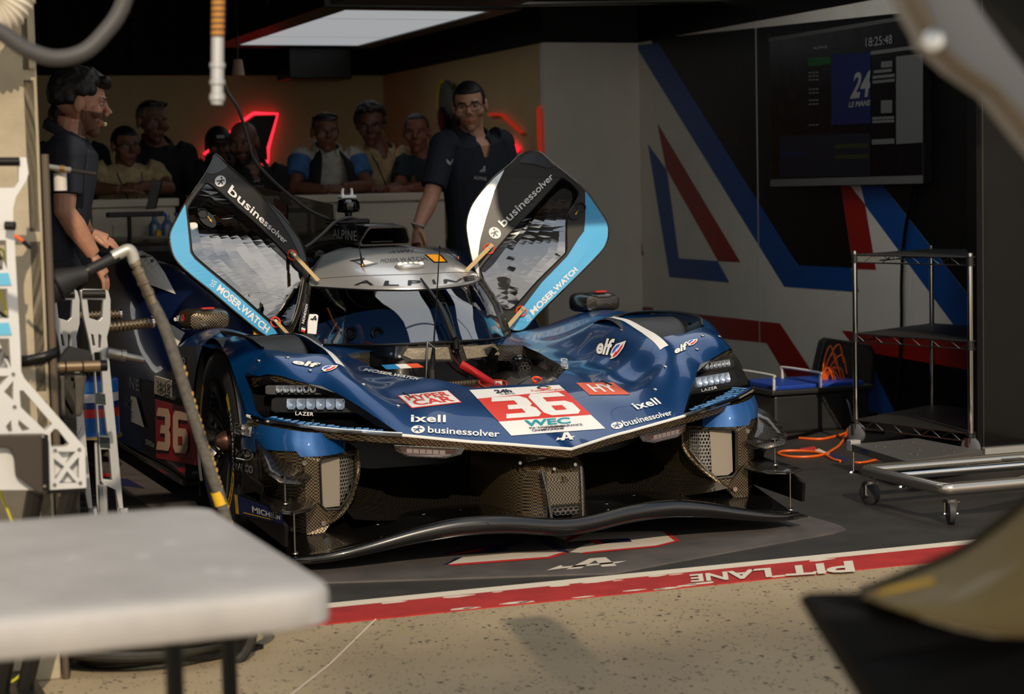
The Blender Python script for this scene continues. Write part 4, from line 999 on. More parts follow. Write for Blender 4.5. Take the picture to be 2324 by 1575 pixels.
DR_SILV = [(1180, 351.5), (1155.5, 374.6), (1119, 404), (1081, 449), (1064.8, 478.6), (1058, 508), (1059.8, 536), (1069.7, 587.5), (1078, 614.5), (1088, 632), (1084.6, 581), (1089.5, 544.6), (1102.7, 495), (1122.5, 432), (1145.6, 383)]
DR_GREY = [(1208, 343), (1229.8, 348), (1254.6, 371), (1262, 378), (1240, 381), (1210, 372), (1178, 369), (1190, 352)]
DR_GASK = [(1276, 404), (1297.5, 416), (1312, 435.6), (1310.7, 452), (1292, 476), (1300, 450), (1298, 436), (1285, 427), (1274, 428), (1250, 448), (1200, 505), (1150, 560), (1120, 600), (1100, 618), (1091, 614.5), (1094.5, 604.6), (1106, 589), (1155.5, 531), (1205, 478.6), (1254.6, 424)]
DPT = V((.449, 2.053, 1.019)); DN = V((-.186, -.946, .261)).normalized()
class DoorSurf:
    """the door skin: a plane with a little crown, so far from a flat card"""
    def __init__(s, sg): s.p = V((sg*DPT.x, DPT.y, DPT.z)); s.n = V((sg*DN.x, DN.y, DN.z)); s.c = V((sg*.68, 2.05, 1.10)); s.c = s.c-s.n*((s.c-s.p).dot(s.n))
    def ray_cast(s, o, d):
        t = (s.p-o).dot(s.n)/d.dot(s.n); p = o+d*t; r = (p-s.c).length
        k = .055*min(1.6, (r/.40)**2)-.012
        return p+d*k, -s.n if s.n.dot(d) > 0 else s.n, 0, 0
    def at(s, x, y): return s.ray_cast(CAM, ray(x, y).normalized())[0]
def dens(pl, step=8):
    out = []
    for i, a in enumerate(pl):
        b = pl[(i+1) % len(pl)]; n = max(1, int(math.hypot(b[0]-a[0], b[1]-a[1])/step))
        out += [(a[0]+(b[0]-a[0])*k/n, a[1]+(b[1]-a[1])*k/n) for k in range(n)]
    return out
def smoothpx(pl, n=3): return [(p.x, p.y) for p in cat([(x, y, 0) for x, y in pl], n, True)]
def door(sg, out, win, blue, extra, gask, name):
    S = DoorSurf(sg); at = S.at; nn = S.n
    o3 = [at(*p) for p in dens(out)]; w3 = [at(*p) for p in dens(win)]
    mb = MB().holed([o3, w3], -nn*.028 if nn.y < 0 else nn*.028)
    d = mb.build(name, CARBON2 if 0 else RIBBED, car, 'open car door in dark carbon with a sky-blue lower band', smooth=30)
    def skin(nm, pl, m, eps, lab=None):
        s_ = Sticker([(0, 0), (1, 0), (1, 1), (0, 1)], S); s_.h = lambda a, b: (a*1575, b*1575)
        s_.poly([(x/1575, y/1575) for x, y in dens(pl, 12)], m, 0); return s_.build(nm, d, lab, eps=eps, cuts=.03)
    skin('blue_band', blue, SKY, .0015)
    for nm, pl, m in extra: skin(nm, pl, m, .001)
    # window: a dark pane set slightly back, with its black gasket
    s_ = Sticker([(0, 0), (1, 0), (1, 1), (0, 1)], S); s_.h = lambda a, b: (a*1575, b*1575); s_.poly([(x/1575, y/1575) for x, y in dens(win, 12)], DOORGLASS, 0)
    s_.build('window', d, 'tinted door window', eps=-.006, cuts=.02)
    skin('window_band', gask, GLASSBLK, -.003)
    MB().tube([at(*p)+nn*.001 for p in smoothpx(win, 3)], .0032, 6, closed=True).build('gasket', BLACK, d)
    MB().tube([at(*p)+nn*.0 for p in smoothpx(out, 3)], .004, 6, closed=True).build('door_edge', CARBON2, d)
    return d, S
dl, SL = door(-1, DL_OUT, DL_WIN, DL_BLUE, [('grey_tip', DL_GREY, DARKGREY), ('silver_edge', DL_EDGE, mat('edge_grey', (84, 88, 94), .35, .5)), ], DL_GASK, 'door')
dr, SR = door(1, DR_OUT, DR_WIN, DR_BLUE, [('silver_corner', DR_SILV, SILVER), ('grey_tip', DR_GREY, mat('tip_grey', (44, 46, 50), .4))], DR_GASK, 'door')
dl['label'] = 'open door on the left of the photo, carbon with a sky-blue band'; dr['label'] = 'open door on the right of the photo, carbon with silver corner and sky-blue band'
def bizlogo(S, quad, m, par, circ, circm, figm, bold=.012):
    """round badge with a running figure, then the word"""
    st_ = Sticker(quad, S).text('businessolver', m, bold=bold); st_.build('lettering', par)
    c = Sticker(circ, S).disc((.5, .5), .5, circm, 0, n=28)
    c.disc((.56, .80), .085, figm, 1, n=12)
    c.poly([(.14, .60), (.36, .56), (.50, .62), (.62, .66), (.84, .56), (.80, .46), (.62, .54), (.56, .44), (.66, .20), (.58, .14), (.46, .38), (.26, .18), (.18, .26), (.38, .46), (.34, .50), (.16, .46)], figm, 1)
    c.build('emblem', par)
LET = mat('lettering_pale', (226, 226, 224), .4); FIG = mat('emblem_dark', (28, 28, 30), .4)
def quad_from(a, b, h0, h1=None):
    """text box from a baseline a->b and the up-vector h (picture pixels)"""
    h1 = h1 or h0; return [a, b, (b[0]+h1[0], b[1]+h1[1]), (a[0]+h0[0], a[1]+h0[1])]
bizlogo(SL, [(515, 437), (646, 554), (653, 545), (526, 419)], LET, dl, [(488, 427), (513, 421), (512, 399), (486, 398)], LET, FIG)
bizlogo(SR, [(1143, 517), (1257, 404), (1248, 392), (1129, 503)], LET, dr, [(1116, 545), (1141, 538), (1130, 513), (1105, 519)], LET, FIG)
Sticker([(490, 659), (604, 757), (613, 743), (499, 645)], SL).text('MOSER.WATCH', WHITE, bold=.03).build('lettering', dl)
Sticker([(1210, 717), (1312, 614), (1303, 606), (1201, 705)], SR).text('MOSER.WATCH', WHITE, bold=.03).build('lettering', dr)
for S, quad, d in ((SL, [(473, 648), (484, 654), (494, 641), (482, 633)], dl), (SR, [(1197, 731), (1208, 726), (1201, 713), (1190, 719)], dr)):
    st_ = Sticker(quad, S)
    for (x, y) in ((.1, .1), (.45, .05), (.75, .15), (.2, .45), (.55, .4), (.8, .5), (.05, .75), (.4, .75), (.7, .8)): st_.poly([(x, y), (x+.2, y+.03), (x+.15, y+.2), (x+.02, y+.17)], WHITE, 0)
    st_.build('crest', d)
def handle(S, px, ax, d):
    p = S.at(*px); q = S.at(*ax); n = S.n; dd = (q-p).normalized()
    o = [p+dd*(.045*math.cos(t)+.035)+dd.cross(n)*(.028*math.sin(t)) for t in (2*math.pi*k/20 for k in range(20))]
    h = MB().prism([v+n*.001 for v in o], n*.008).build('handle_plate', PLASTICBLK, d, smooth=0, bevel=.002)
    MB().lathe(p+dd*.005+n*.009, n, [(0, .024), (.004, .023), (.004, .019), (-.004, .018), (-.004, 0)], 18).build('pull_hole', BLACK, h)
handle(SL, (456, 484), (478, 506), dl); handle(SR, (1319, 470), (1303, 487), dr)
Sticker([(466, 494), (476, 508), (480, 505), (470, 491)], SL).poly([(0, .35), (.6, .35), (.6, .0), (1, .5), (.6, 1), (.6, .65), (0, .65)], YELLOW, 3).build('arrow', dl, eps=.004)
Sticker([(1308, 479), (1302, 489), (1306, 491), (1312, 481)], SR).poly([(0, .35), (.6, .35), (.6, .0), (1, .5), (.6, 1), (.6, .65), (0, .65)], YELLOW, 3).build('arrow', dr, eps=.004)
for S, px, d in ((SL, (662.6, 579.3), dl), (SL, (624.6, 731.7), dl), (SR, (1110.2, 565), dr), (SR, (1182.8, 706.6), dr)):
    MB().ring(S.at(*px)+S.n*.003, S.n, .0215, .0036, 26, 6).build('orange_ring', ORRED, d)
def hold_strap(S, a, b, bz, d):
    p = S.at(*a)+S.n*.01; q = bz; t = (q-p).normalized(); w = t.cross(S.n).normalized()*.009
    MB().add([p-w, p+w, q+w, q-w]+[v+S.n*.003 for v in (p-w, p+w, q+w, q-w)], [(0, 1, 2, 3), (4, 5, 6, 7), (0, 1, 5, 4), (2, 3, 7, 6), (0, 3, 7, 4), (1, 2, 6, 5)]).build('hinge_strap', BEIGE, d, smooth=0)
    MB().lathe(S.at(*a).lerp(q, .12)+S.n*.012, S.n, [(0, .006), (.003, .006), (.003, 0)], 10).build('pin', CHROME, d)
hold_strap(SL, (658, 572), 0, atY(722, 637, 1.95), dl); hold_strap(SR, (1117, 556), 0, atY(1059, 614, 1.99), dr)
hold_strap(SL, (620, 726), 0, atY(652, 757, 1.86), dl); hold_strap(SR, (1189, 699), 0, atY(1148, 746, 1.90), dr)
# gas-strut like link seen through the right window
MB().tube([SR.at(1152, 676)-SR.n*.02, SR.at(1176, 649)-SR.n*.02], .006, 8).build('door_link', mat('brass', (150, 110, 60), .3, .9), dr)

# ------------------------------------------------ mirrors
def mirror(s):
    c = V((s*.875, 1.87, .772))
    rows = []
    for v, w, h, dz in ((-.10, .035, .022, 0), (-.09, .078, .036, 0), (-.03, .096, .043, 0), (.05, .102, .046, 0), (.06, .098, .043, 0)):
        rows.append([c+V((w*math.copysign(abs(math.cos(q))**.55, math.cos(q)), v, dz+h*math.copysign(abs(math.sin(q))**.55, math.sin(q)))) for q in (2*math.pi*k/28 for k in range(28))])
    mb = MB().grid(rows, closed=True); mb.add(rows[0], [tuple(range(28))]); mb.add(rows[-1], [tuple(range(28))])
    m = mb.build('wing_mirror', CARBON if s < 0 else CARBON2, car, smooth=50)
    MB().box(c+V((0, .062, 0)), (.17, .004, .07)).build('mirror_glass', CHROME, m, smooth=0)
    MB().tube(cat([c+V((-s*.03, .0, -.045)), c+V((-s*.035, -.02, -.08)), c+V((-s*.06, -.06, -.135))], 4), [.030]*3+[.024]*2+[.02]*3+[.022], 10, flat=.45).build('mirror_stalk', CARBON, m)
    MB().box(c+V((0, -.06, .05)), (.05, .03, .006)).build('marker', REDM, m, smooth=0)
    return m
mL = mirror(-1); mR = mirror(1)
# ------------------------------------------------ air scoop, engine cover, fin, rear end
fr_o = [(-.112, 2.165, 1.045), (.112, 2.165, 1.045), (.118, 2.165, 1.06), (.092, 2.13, 1.118), (.08, 2.125, 1.128), (-.08, 2.125, 1.128), (-.092, 2.13, 1.118), (-.118, 2.165, 1.06)]
fr_i = [(a*.93, b, 1.088+(c-1.088)*.84) for a, b, c in fr_o]
def ring_at(k, sx, dz, v): return [V((a*sx, v+(b-2.15), c+dz)) for a, b, c in fr_o]
R0 = [V(p) for p in fr_o]
sc_ = MB().grid([r+[r[0]] for r in (R0, ring_at(1, 1.02, .012, 2.35), ring_at(2, .95, .006, 2.65), ring_at(3, .6, -.02, 3.1))]).build('air_scoop', mat('scoop_black', (20, 19, 18), .3, coat=.4), car, smooth=40)
MB().grid([[V(p) for p in fr_o+fr_o[:1]], [V((a, b-.012, c)) for a, b, c in fr_o+fr_o[:1]], [V((a, b-.012, c)) for a, b, c in fr_i+fr_i[:1]], [V((a, b+.3, c)) for a, b, c in fr_i+fr_i[:1]]]).build('scoop_rim', mat('scoop_edge', (88, 82, 72), .4, .3), sc_, smooth=40)
MB().flat([[V((a, b+.28, c)) for a, b, c in fr_i]]).build('scoop_throat', BLACK, sc_)
MB().span((-.05, 2.20, 1.058), (.05, 2.23, 1.064)).build('scoop_vane', DARKMETAL, sc_)
rows = []
for v, w, zt_, zb in ((2.22, .25, 1.045, .70), (2.6, .27, 1.07, .66), (3.1, .24, 1.03, .66), (3.7, .20, .95, .66), (4.4, .16, .82, .62), (5.05, .10, .72, .58)):
    rows.append([V((w*a, v+.0, zb+(zt_-zb)*b)) for a, b in ((-1.6, 0), (-1.05, .45), (-.75, .8), (-.4, .97), (0, 1), (.4, .97), (.75, .8), (1.05, .45), (1.6, 0))])
ec = MB().grid([cat(c, 4) for c in zip(*[cat(r, 3) for r in rows])]).build('engine_cover', mat('cover_black', (13, 13, 14), .3, coat=.4), car, smooth=60)
Sticker([(757, 540), (811, 547), (811, 525), (757, 520)], bvh_of(sc_, ec)).text('ALPINE', mat('letter_grey', (170, 170, 172), .4), bold=.0, space=1.1).build('lettering', car)
fin = MB().prism([V((-.006, 2.93, 1.04)), V((-.006, 2.95, 1.225)), V((-.006, 4.55, 1.33)), V((-.006, 4.95, 1.30)), V((-.006, 4.95, .80)), V((-.006, 4.0, .90))], (.012, 0, 0)).build('shark_fin', CARBON2, car, smooth=0, bevel=.003)
Sticker([(622, 497), (652, 505), (652, 463), (622, 450)], ((-.008, 0, 0), (-1, 0, 0))).poly([(0, 0), (1, 0), (1, 1), (0, 1)], mat('dull_red', (110, 26, 26), .5)).text('HY', mat('dull_pale', (150, 140, 120), .5), (.12, .1, .9, .55), bold=.02).build('class_badge', car)
# rear wings over the wheels, side pods
ST = [(1.93, [(.42, .66), (.60, .655), (.80, .655), (.93, .66), (.965, .60), (.965, .40), (.965, .11)]),
      (2.15, [(.46, .62), (.60, .62), (.78, .60), (.90, .56), (.955, .50), (.96, .38), (.96, .11)]),
      (2.45, [(.48, .63), (.60, .64), (.76, .62), (.88, .57), (.94, .50), (.955, .38), (.955, .11)]),
      (2.70, [(.47, .68), (.60, .74), (.75, .76), (.88, .72), (.95, .58), (.965, .42), (.965, .11)]),
      (3.00, [(.46, .72), (.58, .84), (.74, .90), (.88, .88), (.965, .74), (.985, .5), (.985, .12)]),
      (3.40, [(.42, .72), (.56, .88), (.74, .965), (.88, .95), (.98, .82), (1.0, .55), (1.0, .14)]),
      (4.20, [(.36, .66), (.54, .86), (.74, .975), (.88, .96), (.985, .84), (1.0, .6), (1.0, .34)]),
      (4.80, [(.30, .60), (.52, .78), (.74, .90), (.88, .89), (.97, .78), (.99, .56), (.99, .32)]),
      (5.10, [(.26, .55), (.50, .70), (.74, .80), (.88, .79), (.96, .70), (.98, .52), (.98, .36)])]
rearb = []
for s in (-1, 1):
    rows = [cat([(s*u, v, z_) for u, z_ in pr], 4) for v, pr in ST]
    rows = list(zip(*[cat(c, 4) for c in zip(*rows)]))
    rearb.append(MB().grid([list(r) for r in rows]).build('rear_bodywork', mat('car_blue_rear', (12, 26, 62), .3, .3, coat=.8), car, smooth=60))
    MB().span((s*.60, 1.9, .085), (s*.985, 4.6, .105)).build('floor_edge', CARBON2, car, smooth=0, bevel=.004)
RB = bvh_of(rearb[0]); CRM = mat('stripe_white', (196, 192, 184), .4, coat=.4)
def pxpoly(surf, pl, m, name, par, eps=.002, layer=0, label=None, cuts=.012):
    s_ = Sticker([(0, 0), (1, 0), (1, 1), (0, 1)], surf); s_.h = lambda a, b: (a*1575, b*1575)
    s_.poly([(x/1575, y/1575) for x, y in pl], m, layer); return s_.build(name, par, label, eps=eps, cuts=cuts)
# rear wheel-arch fairing with its white flash (rear-view side)
pxpoly(RB, [(278, 585), (300, 573), (322, 571), (348, 585), (374, 622), (399, 670), (372, 660), (341, 648), (305, 613)], CRM, 'white_flash', car, eps=.006)
pxpoly(RB, [(345, 718), (372, 728), (420, 757), (404, 788), (388, 770)], CRM, 'white_flash', car, eps=.006)
# number panel, plates and lettering along the left side
PLN = ((-.985, 0, 0), (-1, 0, 0))
c = [atX(x, y, -.982) for x, y in ((352, 905), (441, 930), (443, 1056), (354, 1040))]
np_ = MB().prism(c, (.02, 0, 0)).build('number_panel', mat('panel_red', (150, 24, 26), .4), car, smooth=0, bevel=.002)
c2 = [atX(x, y, -.98) for x, y in ((350, 853), (392, 866), (392, 908), (350, 893))]
MB().prism(c2, (.012, 0, 0)).build('event_plate', mat('plate_pale', (178, 172, 158), .5), car, smooth=0)
MB().grid([[c[0], c[1]], [V((-.90, c[0].y, .50)), V((-.93, c[1].y, .5))], [V((-.80, c[0].y, .58)), V((-.85, c[1].y, .60))]]).build('panel_carrier', BLACK, car)
PALE = mat('digit_pale', (226, 190, 160), .5)
D3 = [(.02, .80), (.12, 1), (.86, 1), (1, .86), (1, .60), (.90, .50), (1, .40), (1, .14), (.86, 0), (.0, 0), (.10, .20), (.62, .20), (.62, .40), (.26, .40), (.34, .60), (.62, .60), (.62, .80)]
D6 = [(.14, 1), (.92, 1), (1, .80), (.36, .80), (.36, .60), (.86, .60), (1, .48), (1, .14), (.86, 0), (.14, 0), (0, .14), (0, .86)]
D6H = [(.36, .40), (.66, .40), (.66, .20), (.36, .20)]
def boxed(P, b): return [(b[0]+x*(b[2]-b[0]), b[1]+y*(b[3]-b[1])) for x, y in P]
Sticker([(356, 1022), (428, 1030), (428, 934), (356, 924)], PLN).poly(boxed(D3, (0, .02, .44, 1)), PALE, 1).poly(boxed(D6, (.52, 0, 1, .98)), PALE, 1).poly(boxed(D6H, (.52, 0, 1, .98)), MATS['panel_red'], 2).build('race_number', np_)
Sticker([(356, 888), (390, 900), (390, 872), (356, 862)], PLN).text('24h', BLACK, (.05, .4, .5, .95), bold=.02).text('LE MANS', BLACK, (.05, .1, .9, .3)).text('19', BLACK, (.6, .4, .95, .95), bold=.02).build('lettering', car)
RBS = bvh_of(rearb[0])
pxpoly(PLN, [(263, 887), (310, 902), (328, 970), (262, 940)], mat('patch_pale', (150, 150, 146), .5), 'series_patch', car)
Sticker([(270, 918), (304, 930), (304, 908), (270, 896)], PLN).text('WEC', NAVY, bold=.03, shear=.2).build('lettering', car, eps=.004)
Sticker([(270, 934), (306, 948), (306, 934), (270, 922)], PLN).text('FIA WORLD ENDURANCE', NAVY).build('lettering', car, eps=.004)
Sticker([(255, 866), (316, 888), (316, 862), (255, 838)], PLN).text('ALPINE', mat('letter_dim', (110, 112, 118), .5), space=1.2).build('lettering', car)
Sticker([(332, 1008), (352, 1016), (352, 1004), (332, 996)], PLN).text('DEWESoft', mat('letter_mid', (150, 150, 150), .5)).build('lettering', car)
MB().prism([atX(x, y, -.975) for x, y in ((250, 830), (352, 872), (352, 1040), (250, 990))], (.01, 0, 0)).build('side_panel', BLACK, car, smooth=0)
for (p0, p1, p2) in (((362, 893), (378, 868), (400, 857)), ((364, 896), (384, 880), (404, 867))):
    MB().tube(cat([atX(p0[0], p0[1], -.99), atX(p1[0], p1[1], -1.0), atX(p2[0], p2[1], -1.02)], 5), .0022, 6).build('stay_wire', STEEL, car)
# rear wing
MB().prism([V((-.86, 4.9, .98)), V((-.86, 5.2, 1.03)), V((-.86, 5.2, 1.06)), V((-.86, 4.9, 1.01))], (1.72, 0, 0)).build('rear_wing', CARBON2, car, smooth=0)
for s in (-1, 1): MB().span((s*.86, 4.75, .80), (s*.875, 5.25, 1.10)).build('wing_endplate', BLACK, car, smooth=0)
# satellite-dome and white unit on top
p = atY(790, 466, 2.7)
pk = MB().lathe(p+V((0, 0, -.035)), (0, 0, 1), [(-.03, .016), (0, .018), (.004, .05), (.02, .056), (.05, .052), (.062, .04), (.068, 0)], 28).build('camera_pod', GLASSBLK, car)
q = atY(788, 445, 2.7)
MB().box(q-V((0, 0, .004)), (.075, .06, .014)).build('pod_cap', WHITE, pk, smooth=0, bevel=.005)
for dx in (-.022, .022): MB().tube([q+V((dx, 0, .0)), q+V((dx*1.05, 0, .018)), q+V((dx*1.05+(.004 if dx < 0 else -.002), 0, .036))], [.009, .007, .006], 8).build('pod_prong', WHITE, pk)
MB().box((p.x, p.y+.02, p.z-.075), (.16, .2, .025)).build('pod_mount', BLACK, car, smooth=0, bevel=.008)

# ------------------------------------------------ wheels
TYRE = mat('tyre', (22, 22, 22), .75); RIM = mat('rim_black', (14, 14, 15), .3, coat=.4)
TYW = mat('tyre_white', (186, 186, 190), .7); TYY = mat('tyre_yellow', (206, 160, 30), .7); TYB = mat('tyre_blue', (30, 48, 110), .7)
def wheel(s, cv, R_=.352, w=.31, detail=True, face=.998):
    cx = s*(face-w/2); C_ = V((cx, cv, R_+.001)); ax = V((s, 0, 0)); h = w/2
    prof = [(-h+.01, .235), (-h, .25), (-h, .29), (-h+.012, .33), (-h+.03, R_-.004), (-.06, R_), (.06, R_), (h-.03, R_-.004), (h-.010, .33), (h, .295), (h, .25), (h-.012, .235)]
    ty = MB().lathe(C_, ax, prof, 64).build('wheel', TYRE, car, smooth=40)
    MB().lathe(C_, ax, [(h-.012, .236), (h-.004, .232), (h-.02, .222), (h-.06, .215), (-h+.02, .215)], 48).build('rim', RIM, ty, smooth=40)
    MB().lathe(C_, ax, [(h-.14, .216), (h-.14, 0)], 32).build('brake_disc', DARKMETAL, ty)
    for k in range(10):
        q = 2*math.pi*k/10; d = V((0, math.cos(q), math.sin(q))); t = V((0, -math.sin(q), math.cos(q)))
        for e in (-1, 1):
            a = C_+ax*(h-.055)+d*.045+t*e*.012; b = C_+ax*(h-.022)+d*.222+t*e*.030
            MB().tube([a, a.lerp(b, .5)+ax*.004, b], [.011, .009, .012], 6, flat=.7).build('spoke', RIM, ty)
    MB().lathe(C_+ax*(h-.075), ax, [(0, .06), (.02, .055), (.03, .04), (.05, .036), (.075, .022), (.08, .016), (.08, 0)], 24).build('wheel_nut', mat('nut', (110, 80, 68), .35, .8), ty)
    if detail:
        def arcpoly(a0, a1, r0, r1, m, nm):
            A = [math.radians(a0+(a1-a0)*k/30) for k in range(31)]
            MB().grid([[C_+ax*(h+.0008)+V((0, math.cos(q)*r, math.sin(q)*r)) for q in A] for r in (r0, r1)]).build(nm, m, ty, smooth=0)
        def arctext(t, a0, a1, r0, r1, m):
            v, f = text2d(t, .025, 0, 1.1)
            P_ = [C_+ax*(h+.0014)+V((0, math.cos(math.radians(a0+(a1-a0)*x))*(r0+(r1-r0)*y), math.sin(math.radians(a0+(a1-a0)*x))*(r0+(r1-r0)*y))) for x, y in v]
            MB().add(P_, f).build('tyre_lettering', m, ty, merge=0, recalc=False, smooth=0)
        # seen from the left: front of the car is -v; angles run from +v (rear) upward
        arcpoly(136, 150, .258, .292, TYY, 'yellow_band'); arctext('MICHELIN', 148, 196, .262, .29, TYW); arcpoly(198, 244, .258, .293, TYY, 'yellow_band'); arctext('PILOT SPORT', 202, 240, .267, .285, BLACK)
        arcpoly(8, 44, .262, .29, TYY, 'yellow_band'); arcpoly(-60, 2, .286, .293, TYB, 'blue_band'); arctext('MICHELIN', -6, -50, .268, .285, TYB)
    return ty
for s in (-1, 1):
    wheel(s, 1.17, detail=(s < 0)); wheel(s, 4.32, w=.33, detail=False, face=.98)
MB().span((-.60, .86, .10), (.60, 1.0, .5)).build('front_bulkhead', BLACK, car)
# lower side plate in front of the left wheel
for s in (-1, 1):
    c = [(s*-.99 if 0 else s*.99, v, z_) for v, z_ in ((.86, .19), (.86, .125), (.22, .10), (.21, .17), (.42, .225), (.60, .235))]
    MB().prism([V(p) for p in c], (-s*.012, 0, 0)).build('side_plate', BLACK, car, smooth=0)
    MB().prism([V((s*.99, v, z_)) for v, z_ in ((.80, .28), (.80, .20), (.55, .20), (.50, .27))], (-s*.10, 0, 0)).build('brake_scoop', CARBON2, car, smooth=0, bevel=.006)

# ------------------------------------------------ stickers on the bodywork
bz = [o for o in car.children if o.name.split('.')[0] in ('bumper_panel', 'bumper_side', 'wing_side')]
BB = bvh_of(shell, *bz)
LW = mat('letter_white', (238, 238, 236), .35)
def tx(q, t, m=LW, bold=.02, shear=0, S=None, name='lettering', space=1): return Sticker(q, S or BB).text(t, m, bold=bold, shear=shear, space=space).build(name, car)
BV2 = bvh_of(shell)
Q = [(934.3, 927.8), (1048.4, 914.4), (1016, 886.4), (901.8, 898.8)]
Sticker(Q, BV2).poly([(0, 0), (1, 0), (1, 1), (0, 1)], STICKRED, 0).poly([(.02, .04), (.98, .04), (.98, .96), (.02, .96)], LW, 1).text('HYPER', STICKRED, (.10, .54, .92, .88), .022, layer=2).text('CAR', STICKRED, (.12, .12, .90, .52), .022, layer=2).build('class_sticker', car)
tx([(932, 959), (1011.5, 960), (1011.5, 943), (932, 941.7)], 'ixell', bold=.025, space=1.08)
tx([(1446.5, 931), (1501.4, 917.2), (1487, 903.5), (1430, 917)], 'ixell', bold=.025, space=1.08)
bizlogo(BV2, [(971, 983.4), (1133.5, 993.5), (1133.5, 979), (971, 968.5)], LW, car, [(933, 984), (964, 984), (964, 966), (933, 966)], LW, BLUE)
bizlogo(BV2, [(1419, 969), (1526.6, 942.5), (1520, 931.5), (1409, 956)], LW, car, [(1389, 976), (1417, 972), (1411, 956.5), (1384, 960)], LW, BLUE)
Sticker([(1337.7, 897), (1431, 896), (1391, 868.6), (1307.2, 869.4)], BV2).poly([(0, 0), (1, 0), (1, 1), (0, 1)], FLR).text('HY', LW, (.2, .2, .85, .82), .03).build('class_sticker', car)
tx([(823, 843), (945.6, 863.5), (953, 859), (830.5, 836.6)], 'MOSER.WATCH', bold=.03)
tx([(1290, 839), (1288, 815), (1272, 814), (1274, 839)], 'MOSER.WATCH', bold=.02)
FLBL = mat('flame_blue', (60, 90, 190), .4); FLRD = mat('flame_red', (214, 40, 34), .4)
def elf(qt, qf, S=BV2):
    st_ = Sticker(qt, S).text('elf', BLACK, (-.04, -.06, 1.04, 1.06), .11, layer=0).text('elf', LW, bold=.03, layer=1); st_.build('lettering', car)
    f_ = Sticker(qf, S)
    o = [(.0, .30), (.08, .62), (.30, .86), (.62, .92), (1, 1), (.96, .66), (.80, .40), (.60, .16), (.30, .02), (.02, 0), (.16, .14)]
    f_.poly([(.5+(x-.5)*1.1, .5+(y-.5)*1.1) for x, y in o], BLACK, 0).poly(o, LW, 1)
    f_.poly([(.10, .34), (.20, .62), (.42, .80), (.66, .84), (.54, .66), (.44, .62), (.34, .46), (.24, .40)], FLBL, 2)
    f_.poly([(.24, .16), (.34, .10), (.58, .24), (.76, .46), (.88, .68), (.90, .88), (.74, .72), (.64, .56), (.52, .44), (.40, .42), (.34, .30)], FLRD, 2)
    f_.build('emblem', car)
elf([(1352, 803), (1384, 808), (1397, 770), (1361, 767)], [(1384, 816), (1409, 814), (1422, 774), (1391, 775)])
elf([(1531, 805), (1560, 793), (1559, 776), (1531, 790)], [(1560, 786), (1584, 785), (1583, 770), (1557, 772)])
elf([(661, 826), (717, 836), (728, 826), (670, 815.6)], [(731, 844), (759, 845), (767, 830), (726, 827.6)])
# big number sticker
Q = [(1160.5, 989.3), (1373.8, 973.3), (1269, 874.3), (1065, 885.7)]
n_ = Sticker(Q, BV2).poly([(0, 0), (1, 0), (1, 1), (0, 1)], LW, 0).poly([(0, .29), (1, .30), (1, .86), (0, .79)], STICKRED, 1)
n_.poly(boxed(D3, (.10, .33, .50, .79)), LW, 2).poly(boxed(D6, (.53, .33, .93, .82)), LW, 2).poly(boxed(D6H, (.53, .33, .93, .82)), STICKRED, 3)
n_.text('WEC', TEAL, (.26, .145, .74, .27), .03, .3, layer=2).text('FIA WORLD ENDURANCE', NAVY, (.24, .085, .80, .125), .01, layer=2).text('CHAMPIONSHIP', NAVY, (.24, .035, .58, .075), .02, layer=2)
n_.text('TotalEnergies', STICKRED, (.62, .86, .98, .905), .01, layer=2).arc((.80, .945), .04, .016, 20, 200, NAVY, 2, 2.0).arc((.80, .945), .04, .016, 200, 300, STICKRED, 2, 2.0).arc((.80, .945), .04, .016, -60, 20, YELLOW, 2, 2.0)
n_.text('24h', NAVY, (.24, .88, .42, .955), .04, layer=2).text('LE MANS', NAVY, (.27, .84, .43, .865), .01, layer=2)
n_.build('number_sticker', car, 'white and red number sticker on the nose', cuts=.05)
amark(Sticker([(1262, 1002), (1309, 998), (1299, 981), (1252, 986)], BV2), LW).build('emblem', car)
# white ridge lines and grey ramps beside the louvres
def ridge(pts, w, m, nm):
    P_ = cat(pts, 5); rows = []
    for i, p in enumerate(P_):
        t = (P_[min(i+1, len(P_)-1)]-P_[max(i-1, 0)]); t.z = 0; t.normalize(); c = V((t.y, -t.x, 0))
        k = w[0]+(w[1]-w[0])*i/(len(P_)-1); rows.append([V(((p+c*e).x, (p+c*e).y, hz((p+c*e).x, (p+c*e).y)+.0025)) for e in (-k/2, 0, k/2)])
    return MB().grid(rows).build(nm, m, car, recalc=False)
RS = [(.645, .679, 0), (.648, .739, 0), (.650, .82, 0), (.655, .889, 0), (.661, .99, 0), (.668, 1.086, 0), (.676, 1.2, 0), (.69, 1.3, 0)]
for s in (-1, 1): ridge([(s*a, b, c) for a, b, c in RS], (.034, .014), LW, 'white_ridge_line')
for s in (-1, 1):
    # recessed ramp dropping into the louvre, right one blackened for its shade, and the dark tunnel below
    A = [(.668, .752), (.74, .767), (.80, .787), (.88, .832), (.905, .90)]
    MB().grid([[V((s*a, b, hz(s*a, b)-.002)) for a, b in A], [V((s*(a*.985), b+.16, hz(s*a, b)-.05)) for a, b in A]]).build('louvre_ramp', BLACK if s > 0 else mat('ramp_grey', (92, 96, 100), .45, tex='noise', c2=(72, 74, 76), scale=9), car, smooth=60)
    MB().grid([[V((s*.64, .9, .62)), V((s*.95, .95, .62))], [V((s*.64, 1.6, .60)), V((s*.95, 1.6, .60))]]).build('louvre_floor', BLACK, car)
    MB().tube(cat([(s*u_, v_, hz(u_, v_)+.003) for u_, v_ in ((.74, 1.46), (.79, 1.545), (.88, 1.50), (.92, 1.35), (.925, 1.1), (.915, .92), (.89, .84))], 5), .007, 8).build('arch_lip', BLACK, car)
